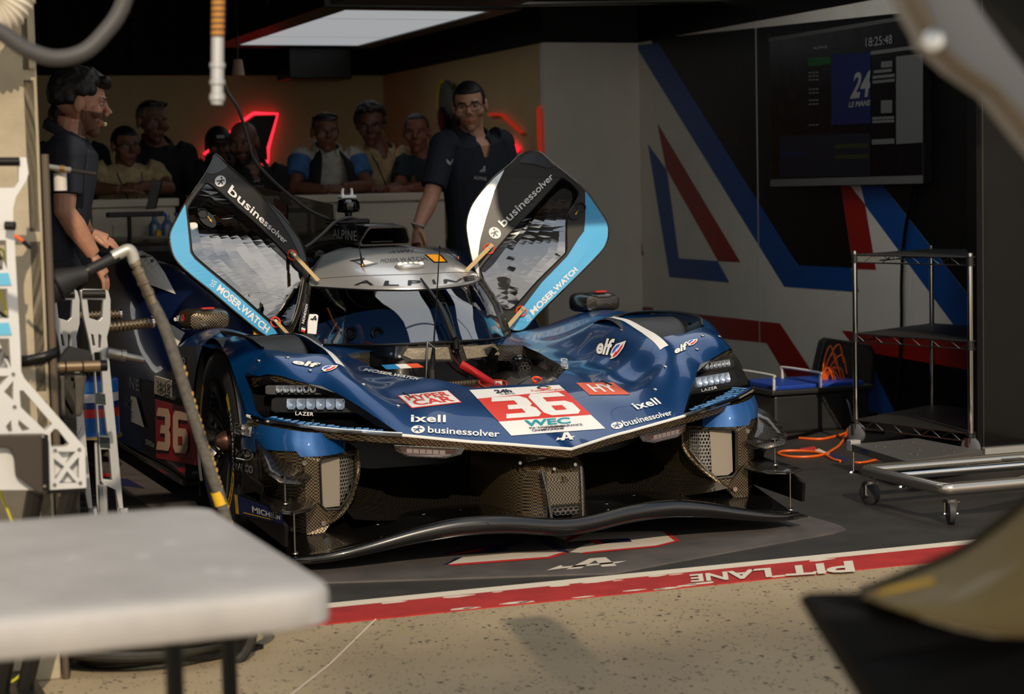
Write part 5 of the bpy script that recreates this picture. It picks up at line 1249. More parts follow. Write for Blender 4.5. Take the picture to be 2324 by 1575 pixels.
Sticker([(532.3, 982), (569.4, 991), (572.8, 968), (534, 959.7)], BB).poly([(0, 0), (1, 0), (1, 1), (0, 1)], LW, 0).text('Sabelt', BLACK, (.08, .12, .92, .86), .0).build('sponsor_label', car)
LG = mat('letter_silver', (150, 150, 152), .5)
tx([(537, 1066), (575, 1075.6), (575.8, 1057), (537, 1049)], 'BAHCO', LG, .03)
fs_ = Sticker([(535, 1042), (576, 1050), (577, 1020), (536, 1013)], BB)
fs_.poly([(0, .95), (.16, .66), (.30, .86), (.55, .92), (.80, .78), (.92, .58), (.78, .40), (.55, .28), (.28, .40), (.16, .56), (0, .30), (.05, .62)], LG, 1)
fs_.arc((.5, .55), .5, .07, -95, 60, LG, 1, 1.0); fs_.poly([(0, .06), (.5, .05), (.5, .12), (0, .12)], LG, 1); fs_.poly([(.34, .9), (.40, 1.02), (.64, 1.0), (.66, .88)], LG, 1)
for k in range(4): fs_.poly([(.30+.12*k, .42+.03*k), (.33+.12*k, .42+.03*k), (.45+.1*k, .80), (.42+.1*k, .80)], BLACK, 2)
fs_.disc((.80, .64), .035, BLACK, 2, n=10); fs_.build('emblem', car)
PS = ((-.992, 0, 0), (-1, 0, 0))
Sticker([(537, 1165.7), (643, 1188.6), (642, 1164), (533.3, 1121)], PS).poly([(0, 0), (1, 0), (1, 1), (.62, 1.05), (0, 1)], mat('navy_sticker', (22, 34, 92), .4), 0).poly([(0, 0), (.04, 0), (.04, 1), (0, 1)], TYY, 1).poly([(.1, .12), (.7, .12), (.7, .19), (.1, .19)], TYY, 1).text('MICHELIN', LW, (.24, .30, .92, .70), .025).build('tyre_sponsor_label', car)
tx([(402, 836), (424, 838), (424, 812), (402, 808)], 'CR', LG, .0, S=((-1.003, 0, 0), (-1, 0, 0)))
# silver roof lettering and plates
def rx(q, t, m, bold=0, **k): return Sticker(q, RV).text(t, m, bold=bold, **k).build('lettering', car)
ROOFL = mat('letter_black', (18, 18, 20), .4)
for ch, q in (('A', [(803, 648), (849, 648), (845, 637), (818, 637)]), ('L', [(870, 649), (906, 649), (902, 639), (874, 638)]), ('P', [(925, 648), (952, 647), (957, 637), (926, 637)]), ('I', [(984, 646), (990, 645), (985, 635), (980, 636)]), ('N', [(1008, 644), (1037, 641), (1051, 632), (1006, 635)]), ('E', [(1054, 640), (1078, 636), (1075, 626), (1050, 629)])):
    rx(q, ch, ROOFL, .02)
rx([(863, 597), (972, 592), (962, 583), (866, 589)], 'MOSER.WATCH', mat('letter_smoke', (70, 72, 76), .4), .0)
Sticker([(985, 597), (1017, 596), (1001, 578), (963, 578)], RV).poly([(0, 0), (1, 0), (1, 1), (0, 1)], BLACK, 0).poly([(.08, .1), (.85, .1), (.85, .95), (.08, .95)], mat('amber', (240, 160, 20), .4), 1).build('amber_sticker', car)
Sticker([(810, 612), (864, 601), (855, 584), (790, 590)], RV).poly([(.0, .9), (.5, 1), (.48, .9), (.1, .78), (.3, .1), (.9, .2), (.9, .26), (.34, .18), (.14, .74)], ROOFL, 1).poly([(.2, .3), (.75, .36), (.5, .8), (.22, .72)], LW, 0).build('roof_sticker', car)
rx([(880, 577), (944, 572), (938, 566), (884, 571)], 'WWW', MATS['letter_smoke'], .0)
# small things by the left pillar
wt = MB().prism([atY(x, y, 1.74) for x, y in ((698, 757), (718, 759), (723, 716), (718, 713), (703, 713), (699, 730))], (0, .012, 0)).build('white_card', LW, car, smooth=0, bevel=.002)
amark(Sticker([(703, 726), (720, 727), (720, 717), (704, 716)], ((0, 1.738, 0), (0, -1, 0))), BLACK).build('emblem', wt)
mb = MB(); mb.prism([atY(x, y, 1.80) for x, y in ((679, 752), (692, 757), (701, 700), (697, 668), (690, 700))], (0, .02, 0)); mb.build('pillar_strip', BLACK, car, smooth=0)
Sticker([(690, 735), (699, 690), (694, 688), (684, 733)], ((0, 1.798, 0), (0, -1, 0))).text('NONDOOY', LW, bold=.02).build('lettering', car)
Sticker([(683, 752), (692, 755), (694, 741), (685, 738)], ((0, 1.798, 0), (0, -1, 0))).poly([(0, 0), (1, 0), (1, .33), (0, .33)], STICKRED).poly([(0, .33), (1, .33), (1, .66), (0, .66)], LW).poly([(0, .66), (1, .66), (1, 1), (0, 1)], NAVY).build('flag', car)
MB().prism([atY(x, y, 2.0) for x, y in ((574, 737), (584, 735), (604, 758), (606, 766), (577, 766))], (0, .02, 0)).build('yellow_panel', mat('amber2', (226, 160, 40), .5), car, smooth=0)

# sponsor marks on the mirror cheeks
MV = bvh_of(mL)
Sticker([(396, 729), (409, 729), (409, 716), (396, 716)], MV).text('elf', LW, bold=.03).build('lettering', mL)
Sticker([(410, 731), (420, 730), (420, 713), (410, 713)], MV).poly([(.2, .5), (.6, 0), (1, .3), (.7, 1), (.3, .9)], FLRD, 0).poly([(.2, .5), (.5, .35), (.5, .85), (.3, .9)], FLBL, 1).build('emblem', mL)
# ============================================================ left: concrete pillar and pit equipment
PIL = mat('pillar_concrete', (176, 164, 140), .85, tex='noise', c2=(150, 138, 114), scale=5)
YF = -.90
xa = atY(93, 400, YF).x; xs = atY(104, 900, YF).x; xb = -1.905
pil = MB().span((-3.2, YF, 0), (xa, -.30, CE)).build('wall_column', PIL, label='pale concrete pillar at the left edge', kind='structure', smooth=0, bevel=.006)
MB().span((xa, YF+.012, 0), (xb-.012, -.30, CE)).build('corner_plate', GALV, pil, smooth=0)
zt = atY(108, 158, YF).z
MB().span((xa-.004, YF-.015, zt), (xb-.012, -.32, CE)).build('upper_block', PIL, pil, smooth=0, bevel=.005)
pe_ = atY(116, 700, YF).x; MB().tube([V((pe_, YF+.0, 0)), V((pe_, YF+.0, atY(112, 350, YF).z))], .010, 10).build('edge_pipe', mat('pipe_brown', (96, 84, 70), .5, .5), pil)
for i in range(4):
    z0 = .35+i*.42; MB().span((xb-.03, YF+.0, z0), (xb+.002, YF+.03, z0+.40)).build('guide_plate', GALV, pil, smooth=0, bevel=.003)
# corrugated duct
duct = MB(); pa = cat([atY(-60, 30, -1.1), atY(-10, 40, -1.1), atY(25, 20, -1.1), atY(45, -30, -1.1), atY(50, -90, -1.1)], 8)
rr = [.042+(.006 if i % 2 else -.003) for i in range(len(pa))]
duct.tube(pa, rr, 18).build('corrugated_duct', mat('duct_white', (214, 206, 190), .6), label='white corrugated duct end at the top of the pillar', cat_='duct')
# overhead service arm out of the picture carrying the two hoses
arm = MB().span((-2.9, -2.26, 2.62), (-1.0, -2.14, 2.74)).span((-2.06, -2.2, 2.62), (-1.94, -.92, 2.74)).build('service_arm', DARKMETAL, label='dark overhead service arm that carries the hoses', cat_='arm', smooth=0, bevel=.01)
HOSEG = mat('hose_grey', (66, 65, 64), .55)
ph = [atY(x, y, -2.2) for x, y in ((-120, 20), (-60, 45), (0, 72), (60, 112), (125, 132), (190, 118), (240, 72), (275, 20), (300, -60))]
MB().tube(cat(ph, 6), .0165, 12).tube([ph[-1], V((ph[-1].x+.05, -2.2, 2.62))], .0165, 10).build('looped_hose', HOSEG, label='thick grey hose hanging in a loop at the top left', cat_='hose')
p0 = atY(496, -20, -2.2); p1 = atY(494, 85, -2.2); p2 = atY(493, 224, -2.2); u_ = (p2-p1)
ah = thing('air_line', 'hanging air line with an orange sleeve and a steel coupling', 'air line', p2)
MB().tube([V((p0.x+.01, -2.2, 2.62)), p0, p1], .0135, 12).build('sleeve', mat('sleeve_orange', (206, 136, 26), .5, tex='wave', c2=(40, 38, 36), scale=26), ah)
MB().lathe(p1, u_, [(0, .0), (0, .0125), (.05, .0125), (.052, .0155), (.06, .0155), (.062, .013), (.085, .013), (.088, .0155), (.094, .0155), (.097, .012), (.112, .012), (.116, .0155), (.126, .0155), (.13, .012), (.135, .012), (.137, 0)], 20).build('coupling', ALU, ah, smooth=30)
# cable to the car
cb = [atY(492, -60, 2.2), atY(497, 120, 2.2), atY(512, 198, 2.2), atY(540, 245, 2.2), atY(558, 300, 2.25), atY(575, 358, 2.3), atY(604, 395, 2.35), atY(650, 438, 2.45), atY(700, 476, 2.55), atY(745, 497, 2.66)]
cabl = MB().tube(cat(cb, 6), .0075, 8).tube([cb[0], V((cb[0].x, 2.2, CE))], .0075, 8).build('cable', HOSEG, label='grey cable drooping from the ceiling to the car roof', cat_='cable')
MB().tube(cat([atY(812, 497, 2.64), atY(790, 494, 2.62), atY(762, 503, 2.58), atY(735, 528, 2.5), atY(712, 548, 2.42), atY(692, 562, 2.35)], 6), .0075, 8).build('cable', HOSEG, label='short grey cable looping from the camera pod down behind the roof', cat_='cable')

YA = -1.22
def atA(pl, y=YA): return [atY(a, b, y) for a, b in pl]
ja = thing('wheel_jack', 'pale aluminium truss jack leaning on the pillar at the left edge', 'jack', (-2.1, YA, 0))
out = [(-60, 427), (33, 426), (43, 412), (43, 357), (60, 357), (65, 393), (60, 409), (36, 447), (30, 473), (30, 501), (33, 527), (35, 584), (47, 803), (48, 843), (55, 858), (189, 1011), (193, 1018), (196, 1107), (108, 1112), (60, 1112), (-60, 1112)]
holes = [[(14, 545), (-60, 545), (-60, 612), (16, 612)], [(17, 655), (-60, 655), (-60, 722), (20, 722)], [(21, 768), (-60, 768), (-60, 835), (25, 835)],
 [(44, 886), (53, 886), (119, 962), (102, 977), (47, 924)], [(123, 973), (131, 974), (157, 1007), (150, 1013), (116, 1015), (113, 985)],
 [(130, 1025), (172, 1025), (151, 1050)], [(133, 1097), (175, 1096), (152, 1069)], [(122, 1040), (146, 1059), (125, 1089)], [(179, 1037), (179, 1086), (157, 1061)],
 [(42, 952), (68, 974), (51, 979), (41, 963)], [(13, 968), (25, 953), (28, 979), (20, 981)], [(30, 864), (30, 908), (9, 889)], [(-10, 853), (20, 853), (-2, 876)]]
MB().holed([atA(out)]+[atA(h) for h in holes], (0, .035, 0)).build('truss_plate', ALUSAT, ja, smooth=0, bevel=.0015)
MB().flat([[p+V((0, .03, 0)) for p in atA([(118, 1020), (184, 1020), (184, 1102), (118, 1102)])]]).build('web_plate', ALUSAT, ja, smooth=0)
MB().prism([p+V((0, -.03, 0)) for p in atA([(-60, 985), (95, 983), (105, 988), (108, 1100), (104, 1113), (85, 1116), (40, 1082), (33, 1075), (30, 1040), (22, 1018), (10, 1013), (-60, 1016)])], (0, .028, 0)).build('side_plate', mat('plate_dark_bronze', (66, 58, 52), .45, .3), ja, smooth=0, bevel=.003)
MB().prism([p+V((0, -.034, 0)) for p in atA([(91, 982), (105, 984), (108, 1108), (93, 1108)])], (0, .01, 0)).build('edge_bar', BLACK, ja, smooth=0)
MB().prism(atA([(108, 1112), (196, 1107), (194, 1117), (106, 1121)]), (0, .04, 0)).build('foot_pad', BLACK, ja, smooth=0)
MB().cyl(atY(-60, 367, YA), atY(44, 367, YA), .011, n=12).build('grip', BLACK, ja)
MB().cyl(atY(12, 512, YA-.03), atY(34, 513, YA-.04), .011, n=14).build('clamp_knob', DARKMETAL, ja)
for (x, y) in ((97, 990), (101, 1103), (125, 1022), (180, 1020), (182, 1096), (124, 1100), (30, 849), (33, 923)):
    MB().lathe(atY(x, y, YA-.036 if x < 105 and y > 980 else YA-.002), (0, -1, 0), [(0, .0045), (.003, .0045), (.003, .002), (.001, 0)], 10).build('bolt', STEEL, ja)
TAG = mat('tag_blue', (96, 178, 214), .5)
for y in (619, 732):
    q = atA([(-60, y+4), (18+y*.01-6, y), (22+y*.006, y+28), (-60, y+30)]); MB().prism([p+V((0, -.004, 0)) for p in q], (0, .012, 0)).build('blue_tag', TAG, ja, smooth=0)
MB().span((-2.4, YA-.02, 0), (-1.98, YA+.3, .04)).tube([atY(80, 1118, YA+.02), V((-2.08, YA+.1, .04))], .022, 10).tube([atY(160, 1113, YA+.02), V((-2.02, YA+.1, .04))], .022, 10).build('base', DARKMETAL, ja, smooth=0)
tl = MB().tube(cat([atY(34, 535, YA-.05), atY(44, 541, YA-.06), atY(52, 547, YA-.06)], 4), .0045, 8).build('orange_lever', ORANGE, ja)
MB().tube([atY(52, 547, YA-.06), atY(62, 556, YA-.06), atY(70, 563, YA-.06)], [.006, .006, .005], 8).build('lever_tip', BLACK, ja)
# webbing round the pillar
sp_ = [(-40, 820), (20, 821), (60, 819), (100, 811), (130, 798)]
rows = [[atY(x, y-12, YF-.01) for x, y in sp_], [atY(x, y+13, YF-.01) for x, y in sp_]]
MB().grid(rows).build('strap', BLACK, label='black webbing strap across the pillar behind the pale truss jack', cat_='strap', solid=.003)
# yellow air lines
for i, (pl, lab) in enumerate((([(-20, 560), (10, 575), (-5, 640), (12, 700), (22, 762), (26, 800)], 'thin yellow air line threaded down the pale truss jack'), ([(24, 1010), (20, 1050), (6, 1095), (2, 1120), (18, 1160), (34, 1200)], 'thin yellow air line below the pale truss jack'), ([(72, 1480), (60, 1515), (30, 1545), (-10, 1560)], 'thin yellow air line at the foot of the pillar'))):
    MB().tube(cat([atY(x, y, -1.12) for x, y in pl], 5), .0035, 6).build('air_tube', YELCABLE, label=lab, cat_='air tube')
pb = atY(5, 1545, YF-.02)
MB().box(pb, (.05, .03, .045)).build('socket_box', BLACK, label='small black box at the foot of the pillar', cat_='box', smooth=0, bevel=.004)

# two handled jacks standing between the pillar and the car
def jack(name, label, Y, dx, dy, k=1.0):
    T = lambda pl: [atY(213+(x-213)*k+dx, 660+(y-660)*k+dy, Y) for x, y in pl]
    o = T([(215, 1000)])[0]; base = V((o.x, Y, 0))
    t = thing(name, label, 'jack', base)
    out = [(182, 660), (190, 656), (240, 657), (246, 661), (251, 680), (251, 735), (243, 765), (262, 960), (280, 1154), (270, 1154), (262, 1112), (236, 1100), (229, 1092), (215, 846), (203, 777), (189, 716)]
    holes = [[(198, 680), (234, 681), (232, 720), (224, 728), (203, 722)], [(207, 758), (212, 760), (216, 785), (211, 785)], [(224, 758), (230, 762), (228, 790), (224, 790)],
             [(214, 800), (229, 800), (234, 893), (221, 893)], [(222, 920), (236, 920), (244, 990), (227, 990)], [(229, 1020), (248, 1020), (254, 1090), (234, 1088)]]
    MB().holed([T(out)]+[T(h) for h in holes], (0, .028, 0)).build('jack_frame', ALU, t, smooth=0, bevel=.002)
    a, b = T([(186, 667), (238, 667)]); MB().cyl(a+V((0, -.004, 0)), b+V((0, -.004, 0)), .0125, n=14).build('grip', DARKMETAL, t)
    for y in (905, 1004):
        q = T([(218+(y-905)*.08, y-13), (238+(y-905)*.1, y-11), (240+(y-905)*.1, y+13), (219+(y-905)*.08, y+11)]); MB().prism([p+V((0, -.004, 0)) for p in q], (0, .03, 0)).build('rating_plate', mat('plate_green', (22, 40, 38), .4), t, smooth=0)
    f = T([(232, 1100), (262, 1112), (280, 1154)])
    MB().tube([f[0], V((f[0].x+.01, Y+.05, .02))], .014, 8).tube([f[2], V((f[2].x+.02, Y-.02, .02))], .014, 8).span((base.x-.06, Y-.12, 0), (base.x+.16, Y+.14, .02)).build('jack_foot', ALU, t)
    return t, T
j1, T1 = jack('handle_jack', 'steel-grey jack with a looped handle in front of the car flank', -.35, 0, 0)
a, b = T1([(246, 744), (348, 733)]); MB().cyl(a+V((0, .02, 0)), b+V((0, .02, 0)), .0155, n=16).build('carbon_bar', CARBON, j1); MB().cyl(b+V((0, .02, 0)), b+V((.006, .02, 0)), .0165, n=16).build('bar_end', CHROME, j1)
a, b = T1([(243, 800), (302, 812)]); MB().lathe(a, b-a, [(0, .016), (.04, .016), (.042, .018), (.055, .018), (.057, .011), (.11, .010), (.112, .0)], 16).build('spigot', STEEL, j1)
j2, T2 = jack('handle_jack', 'steel-grey jack half hidden behind the pillar edge', -.05, -70, 0)
a, b = T2([(244, 718), (344, 714)]); MB().cyl(a+V((0, .02, 0)), b+V((0, .02, 0)), .0145, n=16).build('carbon_bar', CARBON, j2); MB().cyl(b+V((0, .02, 0)), b+V((.006, .02, 0)), .0155, n=16).build('bar_end', CHROME, j2)
# hydraulic cylinder, wheel and clutter behind the truss jack
q0 = atY(128, 833, -.75); q1 = atY(226, 830, -.75)
hb = thing('hose_reel_unit', 'brown steel tube with a dark box slung under it beside the pillar', 'reel unit', (q0.x+.1, -.7, 0))
MB().cyl(q0, q1, .0155, n=18).build('tube', mat('tube_bronze', (150, 128, 100), .32, .8), hb)
MB().cyl(q1, q1+(q1-q0).normalized()*.02, .0155, n=18).build('tube_end', BLACK, hb)
for x in (148, 187): c_ = atY(x, 832, -.75); MB().ring(c_, (1, 0, 0), .0165, .0022, 18, 6).build('cable_tie', BLACK, hb)
MB().prism([atY(x, y, -.74) for x, y in ((133, 850), (198, 850), (188, 945), (136, 949))], (0, .08, 0)).build('drip_box', mat('box_olive', (74, 68, 56), .6, tex='noise', c2=(60, 56, 48), scale=20), hb, smooth=0, bevel=.008)
MB().prism([atY(x, y, -.70) for x, y in ((152, 792), (160, 786), (205, 798), (205, 820), (135, 822), (138, 812))], (0, .03, 0)).build('clear_guard', PLASTICBLK, hb, smooth=0)
MB().span((q0.x+.02, -.74, 0), (q0.x+.05, -.70, q0.z)).span((q0.x, -.78, 0), (q0.x+.12, -.66, .02)).build('stand_post', DARKMETAL, hb, smooth=0)
wt_ = thing('castor', 'shiny castor wheel with a blue tyre at the foot of the jacks', 'castor', V((atY(205, 1150, -.55).x, -.55, 0)))
cw = atY(205, 1148, -.55); R_ = .12
MB().lathe(V((cw.x, -.55, .10)), (.8, -.6, 0), [(-.03, .02), (-.03, .06), (-.018, .085), (.018, .085), (.03, .06), (.03, .02)], 28).build('wheel_hub', CHROME, wt_)
MB().ring(V((cw.x, -.55, .10)), (.8, -.6, 0), .085, .016).build('tyre', BLUEM, wt_)
MB().box(V((cw.x+.01, -.54, .19)), (.05, .05, .06)).tube([V((cw.x-.02, -.56, .19)), V((cw.x-.02, -.57, .10))], .012, 8).build('fork', STEEL, wt_, smooth=0)
MB().box(V((cw.x-.08, -.5, .26)), (.06, .04, .03)).tube([V((cw.x-.08, -.5, .25)), V((cw.x-.0, -.53, .2))], .012, 8).build('bracket', ALU, wt_, smooth=0)
# blue drum on a stand
dc = atY(214, 930, 1.5); D_ = .118
dr_ = thing('drum', 'blue drum with white and red bands on a stand beside the car', 'drum', (dc.x, 1.5, 0))
zb = atY(214, 985, 1.5).z; zt_ = atY(214, 862, 1.5).z; hh = zt_-zb
for i, (a, b, m) in enumerate(((0, .34, (20, 92, 170)), (.34, .50, (196, 40, 44)), (.50, .62, (24, 50, 110)), (.62, .78, (206, 206, 206)), (.78, 1, (34, 110, 190)))):
    MB().lathe((dc.x, 1.5, zb), (0, 0, 1), [(hh*a, D_*.8), (hh*b, D_*.8)], 32).build('band', mat('drum_%d' % i, m, .35, coat=.4), dr_)
MB().lathe((dc.x, 1.5, zt_), (0, 0, 1), [(0, D_*.8), (.006, D_*.75), (.006, 0)], 32).build('lid', BLUEM, dr_)
MB().lathe((dc.x, 1.5, zb-.012), (0, 0, 1), [(0, 0), (0, D_*.86), (.012, D_*.86), (.012, 0)], 32).build('tray', mat('tray_gold', (150, 130, 90), .4, .5), dr_)
for k in range(3): q = 2*math.pi*k/3+.4; MB().cyl((dc.x+math.cos(q)*.07, 1.5+math.sin(q)*.07, zb-.01), (dc.x+math.cos(q)*.10, 1.5+math.sin(q)*.10, 0), .009, n=8).build('leg', ALU, dr_)
for dx in (-.05, -.02, .03): MB().cyl((dc.x+dx, 1.47, zt_), (dc.x+dx, 1.47, zt_+.03), .006, n=8).build('valve', PLASTICBLK, dr_)
# fuel-hose outlet: rubber horn, elbow, fittings and the fabric hose
YH = -.80
hs = thing('filler_hose', 'grey fabric hose with steel elbow and fittings hanging from the pillar', 'hose', V((-1.75, YH, 0)))
c = [atY(x, y, YH) for x, y in ((96, 662), (130, 645), (170, 628), (196, 622))]
MB().tube([c[0], c[1], c[2], c[3]], [.042, .045, .027, .024], 18, up=(0, 1, 0)).build('rubber_horn', RUBBER, hs)
MB().ring(c[1].lerp(c[0], .1), c[1]-c[0], .046, .004).build('horn_rim', BLACK, hs)
MB().tube([atY(180, 625, YH), atY(202, 614, YH)], [.019, .018], 16).build('clamp', DARKMETAL, hs)
MB().tube([atY(188, 620, YH), atY(268, 580, YH)], .0155, 14).build('rubber_tube', RUBBER, hs)
MB().tube(cat([atY(256, 583, YH), atY(275, 573, YH), atY(291, 567, YH), atY(300, 576, YH), atY(306, 596, YH)], 5), .0165, 16).build('elbow', mat('cast_alu', (186, 182, 172), .4, .5), hs, smooth=60)
f0 = atY(305, 592, YH); f1 = atY(347, 690, YH); ax = f1-f0
MB().lathe(f0, ax, [(0, .0165), (.014, .0165), (.016, .0125), (.022, .0125), (.024, .0175), (.036, .0175), (.038, .0155), (.058, .0155), (.060, .0175), (.067, .0175), (.07, .0145), (.088, .0145), (.09, .0165), (.10, .0165), (.103, .0145), (.128, .0150), (.13, .012)], 20).build('fittings', mat('fitting_steel', (150, 136, 112), .35, .8), hs, smooth=30)
hp = [(346, 688), (372, 740), (398, 815), (425, 900), (452, 985), (480, 1075), (505, 1150)]
hq = [atY(x, y, YH) for x, y in hp]+[V((-1.36, -.79, .10)), V((-1.42, -.74, .05)), V((-1.50, -.60, .05))]
MB().tube(cat(hq, 6), .0165, 12).build('fabric_hose', mat('hose_fabric', (98, 94, 86), .75, tex='noise', c2=(74, 70, 64), scale=60), hs)
mb = MB(); rnd = random.Random(2); hc = cat(hq, 6)
for i in range(14, 40):
    p = hc[i]; mb.ball(p+V((.013, -.006, rnd.uniform(-.01, .01))), (.005, .005, .008), 6, 4)
mb.build('glue_drip', mat('glue_yellow', (170, 130, 56), .6), hs, kind='stuff')
p = atY(497, 1130, YH); MB().lathe(p, hq[6]-hq[5], [(-.02, .018), (.02, .018)], 14).build('yellow_tape', YELLOW, hs)
# coil of hose on the concrete
rnd = random.Random(5)
CO = mat('coil_hose', (22, 22, 21), .6, tex='noise', c2=(40, 36, 26), scale=30)
for i in range(5):
    c0 = V((-1.62+rnd.uniform(-.03, .03), -.76+rnd.uniform(-.03, .03), 0)); R_ = .20+.025*i; zc = .02+.006*(i % 2)+.034*(i//2)
    pts = [c0+V((math.cos(q)*R_*1.02, math.sin(q)*R_*.75, zc+.006*math.sin(3*q+i))) for q in (2*math.pi*k/40 for k in range(40))]
    h_ = MB().tube(pts, .0165, 10, closed=True).build('coiled_hose', CO, label=['innermost', 'second', 'third', 'fourth', 'outermost'][i]+' loop of the black hose coil on the concrete by the table legs', cat_='hose', group='loops of the hose coil by the pillar')
MB().tube(cat([atY(x, y, -.92) for x, y in ((520, 1508), (548, 1490), (566, 1462), (573, 1430), (570, 1395), (558, 1365))], 5), .016, 10).build('hose_tail', CO, label='black hose end rising from the coil behind the table leg', cat_='hose')
p = atZ(575, 1475, 0)
MB().prism([p+V((x, y, 0)) for x, y in ((-.05, -.01), (-.01, -.025), (.03, .0), (.02, .02), (-.02, .012))], (0, 0, .012)).build('rag', BLACK, label='small black scrap lying by the hose coil', cat_='scrap', smooth=0)
# lance fitting on the pillar edge
l0 = atY(104, 378, -.86); l1 = atY(160, 386, -.86); l2 = atY(218, 395, -.86)
ln = MB().tube([l0, l1], .0085, 10).build('spray_lance', STEEL, label='steel lance sticking out from the pillar edge', cat_='lance')
MB().tube([l1, l2], .0055, 10).build('nozzle', DARKMETAL, ln); MB().lathe(l0.lerp(l1, .55), l1-l0, [(0, .011), (.012, .011)], 12).build('collar', mat('brass', (150, 110, 60), .3, .9), ln)
MB().tube([l0, atY(102, 400, -.86), atY(104, 440, -.86)], .009, 10).build('pipe_drop', DARKMETAL, ln)
p = atY(137, 412, -.83); MB().lathe(p+V((0, 0, .022)), (0, 0, -1), [(0, 0), (0, .017), (.046, .017), (.046, 0)], 18).build('plastic_cup', mat('cup_white', (206, 200, 190), .5), ln)

# ============================================================ white table in the foreground
TW = mat('table_white', (180, 177, 174), .5, tex='noise', c2=(164, 161, 158), scale=5)
x0, x1, y0, y1 = -3.75, -1.90, -3.64, -2.82; r = .07
tb = thing('folding_table', 'white moulded plastic folding table in the near left corner', 'table', ((x0+x1)/2, (y0+y1)/2, 0))
def rrect(x0, x1, y0, y1, r, z, n=6):
    P_ = []
    for cx_, cy_, a0 in ((x1-r, y0+r, -90), (x1-r, y1-r, 0), (x0+r, y1-r, 90), (x0+r, y0+r, 180)):
        P_ += [V((cx_+r*math.cos(math.radians(a0+90*k/n)), cy_+r*math.sin(math.radians(a0+90*k/n)), z)) for k in range(n+1)]
    return P_
L = [rrect(x0+d, x1-d, y0+d, y1-d, r-d*.3, z_) for d, z_ in ((.03, .685), (.004, .686), (0, .69), (0, .728), (.003, .735), (.010, .740))]
mb = MB(); mb.grid([l+[l[0]] for l in L]); mb.flat([L[-1]]); mb.flat([[p for p in L[0]]]); mb.build('table_top', TW, tb, smooth=50)
STAIN = mat('table_stain', (178, 176, 176), .6)
mb = MB(); rnd = random.Random(9)
for k in range(9):
    cx_, cy_ = rnd.uniform(-2.5, -1.98), rnd.uniform(-3.5, -2.9); R_ = rnd.uniform(.005, .02); n = 9
    mb.prism([V((cx_+R_*rnd.uniform(.6, 1.3)*math.cos(2*math.pi*i/n), cy_+R_*1.2*rnd.uniform(.6, 1.2)*math.sin(2*math.pi*i/n), .7401)) for i in range(n)], (0, 0, .0004))
mb.build('scuff', STAIN, tb, kind='stuff', smooth=0)
for (px, py, Y_) in ((395, 1500, -3.42), (520, 1500, -3.0)):
    p = atY(px, py, Y_); MB().tube([V((p.x, Y_, 0)), V((p.x, Y_, .69))], .0135, 10).build('leg', BLACK, tb)
    MB().tube([V((p.x-1.3, Y_, 0)), V((p.x-1.3, Y_, .69))], .0135, 10).build('leg', BLACK, tb)
MB().span((x0+.1, -3.44, .66), (x1-.1, -3.40, .686)).build('rail', BLACK, tb, smooth=0); MB().span((x0+.1, -3.02, .66), (x1-.1, -2.98, .686)).build('rail', BLACK, tb, smooth=0)

# ============================================================ right: rack, plate dolly, trolley, cases
b0 = V((2.36, 2.165, 0)); pz = lambda p, y: (lambda lo, hi: [((lo+hi)/2) for _ in (0,)][0])(0, 0)
def zfor(xy, y):
    """height at plan point xy that is seen at picture row y"""
    lo, hi = -.5, 3.5
    for _ in range(40):
        m = (lo+hi)/2; d = V((xy[0], xy[1], m))-CAM; yy = 787.5-FPX*d.dot(CU)/d.dot(CF)
        if yy > y: lo = m
        else: hi = m
    return (lo+hi)/2
zs_ = [zfor(b0, y) for y in (957, 760, 580)]
c1 = atZ(2116, 920, zs_[0]); c3 = atZ(2203, 985, zs_[0]); b0 = atZ(1943, 953, zs_[0]); c4 = c1+c3-b0
rk = thing('wire_rack', 'chrome wire shelving rack on castors by the lettered wall', 'shelf rack', ((c1.x+c3.x)/2, (c1.y+c3.y)/2, 0))
CS = [V((p.x, p.y, 0)) for p in (b0, c1, c4, c3)]
for p in CS:
    MB().cyl(p+V((0, 0, .10)), p+V((0, 0, zs_[2]+.02)), .0125, n=12).build('post', CHROME, rk)
    cm = MB().lathe(p+V((.0, -.0, .05)), (1, .3, 0), [(-.014, 0), (-.014, .042), (-.010, .05), (.010, .05), (.014, .042), (.014, 0)], 20).build('castor_wheel', mat('wheel_grey', (96, 98, 102), .6), rk)
    MB().span(p+V((-.022, -.012, .05)), p+V((-.016, .012, .11))).span(p+V((.016, -.012, .05)), p+V((.022, .012, .11))).span(p+V((-.022, -.012, .10)), p+V((.022, .012, .112))).build('castor_fork', STEEL, rk, smooth=0)
SHELFM = mat('shelf_mat', (30, 29, 28), .5)
for zz in zs_:
    sh = MB().prism([p+V((0, 0, zz-.004)) for p in CS], (0, 0, .008)).build('shelf', SHELFM, rk, smooth=0)
    for i in range(4):
        a = CS[i]; b = CS[(i+1) % 4]
        MB().cyl(a+V((0, 0, zz)), b+V((0, 0, zz)), .0035, n=6).cyl(a+V((0, 0, zz-.036)), b+V((0, 0, zz-.036)), .0035, n=6).build('rim_wire', STEEL, sh)
        mb = MB(); n = 12; L_ = [a.lerp(b, k/n)+V((0, 0, zz-(.036 if k % 2 else 0))) for k in range(n+1)]
        mb.tube(L_, .0022, 5).build('truss_wire', STEEL, sh)
    for p in CS: MB().lathe(p+V((0, 0, zz-.04)), (0, 0, 1), [(0, .013), (0, .018), (.045, .016), (.045, .013)], 14).build('shelf_collar', PLASTICBLK, sh)
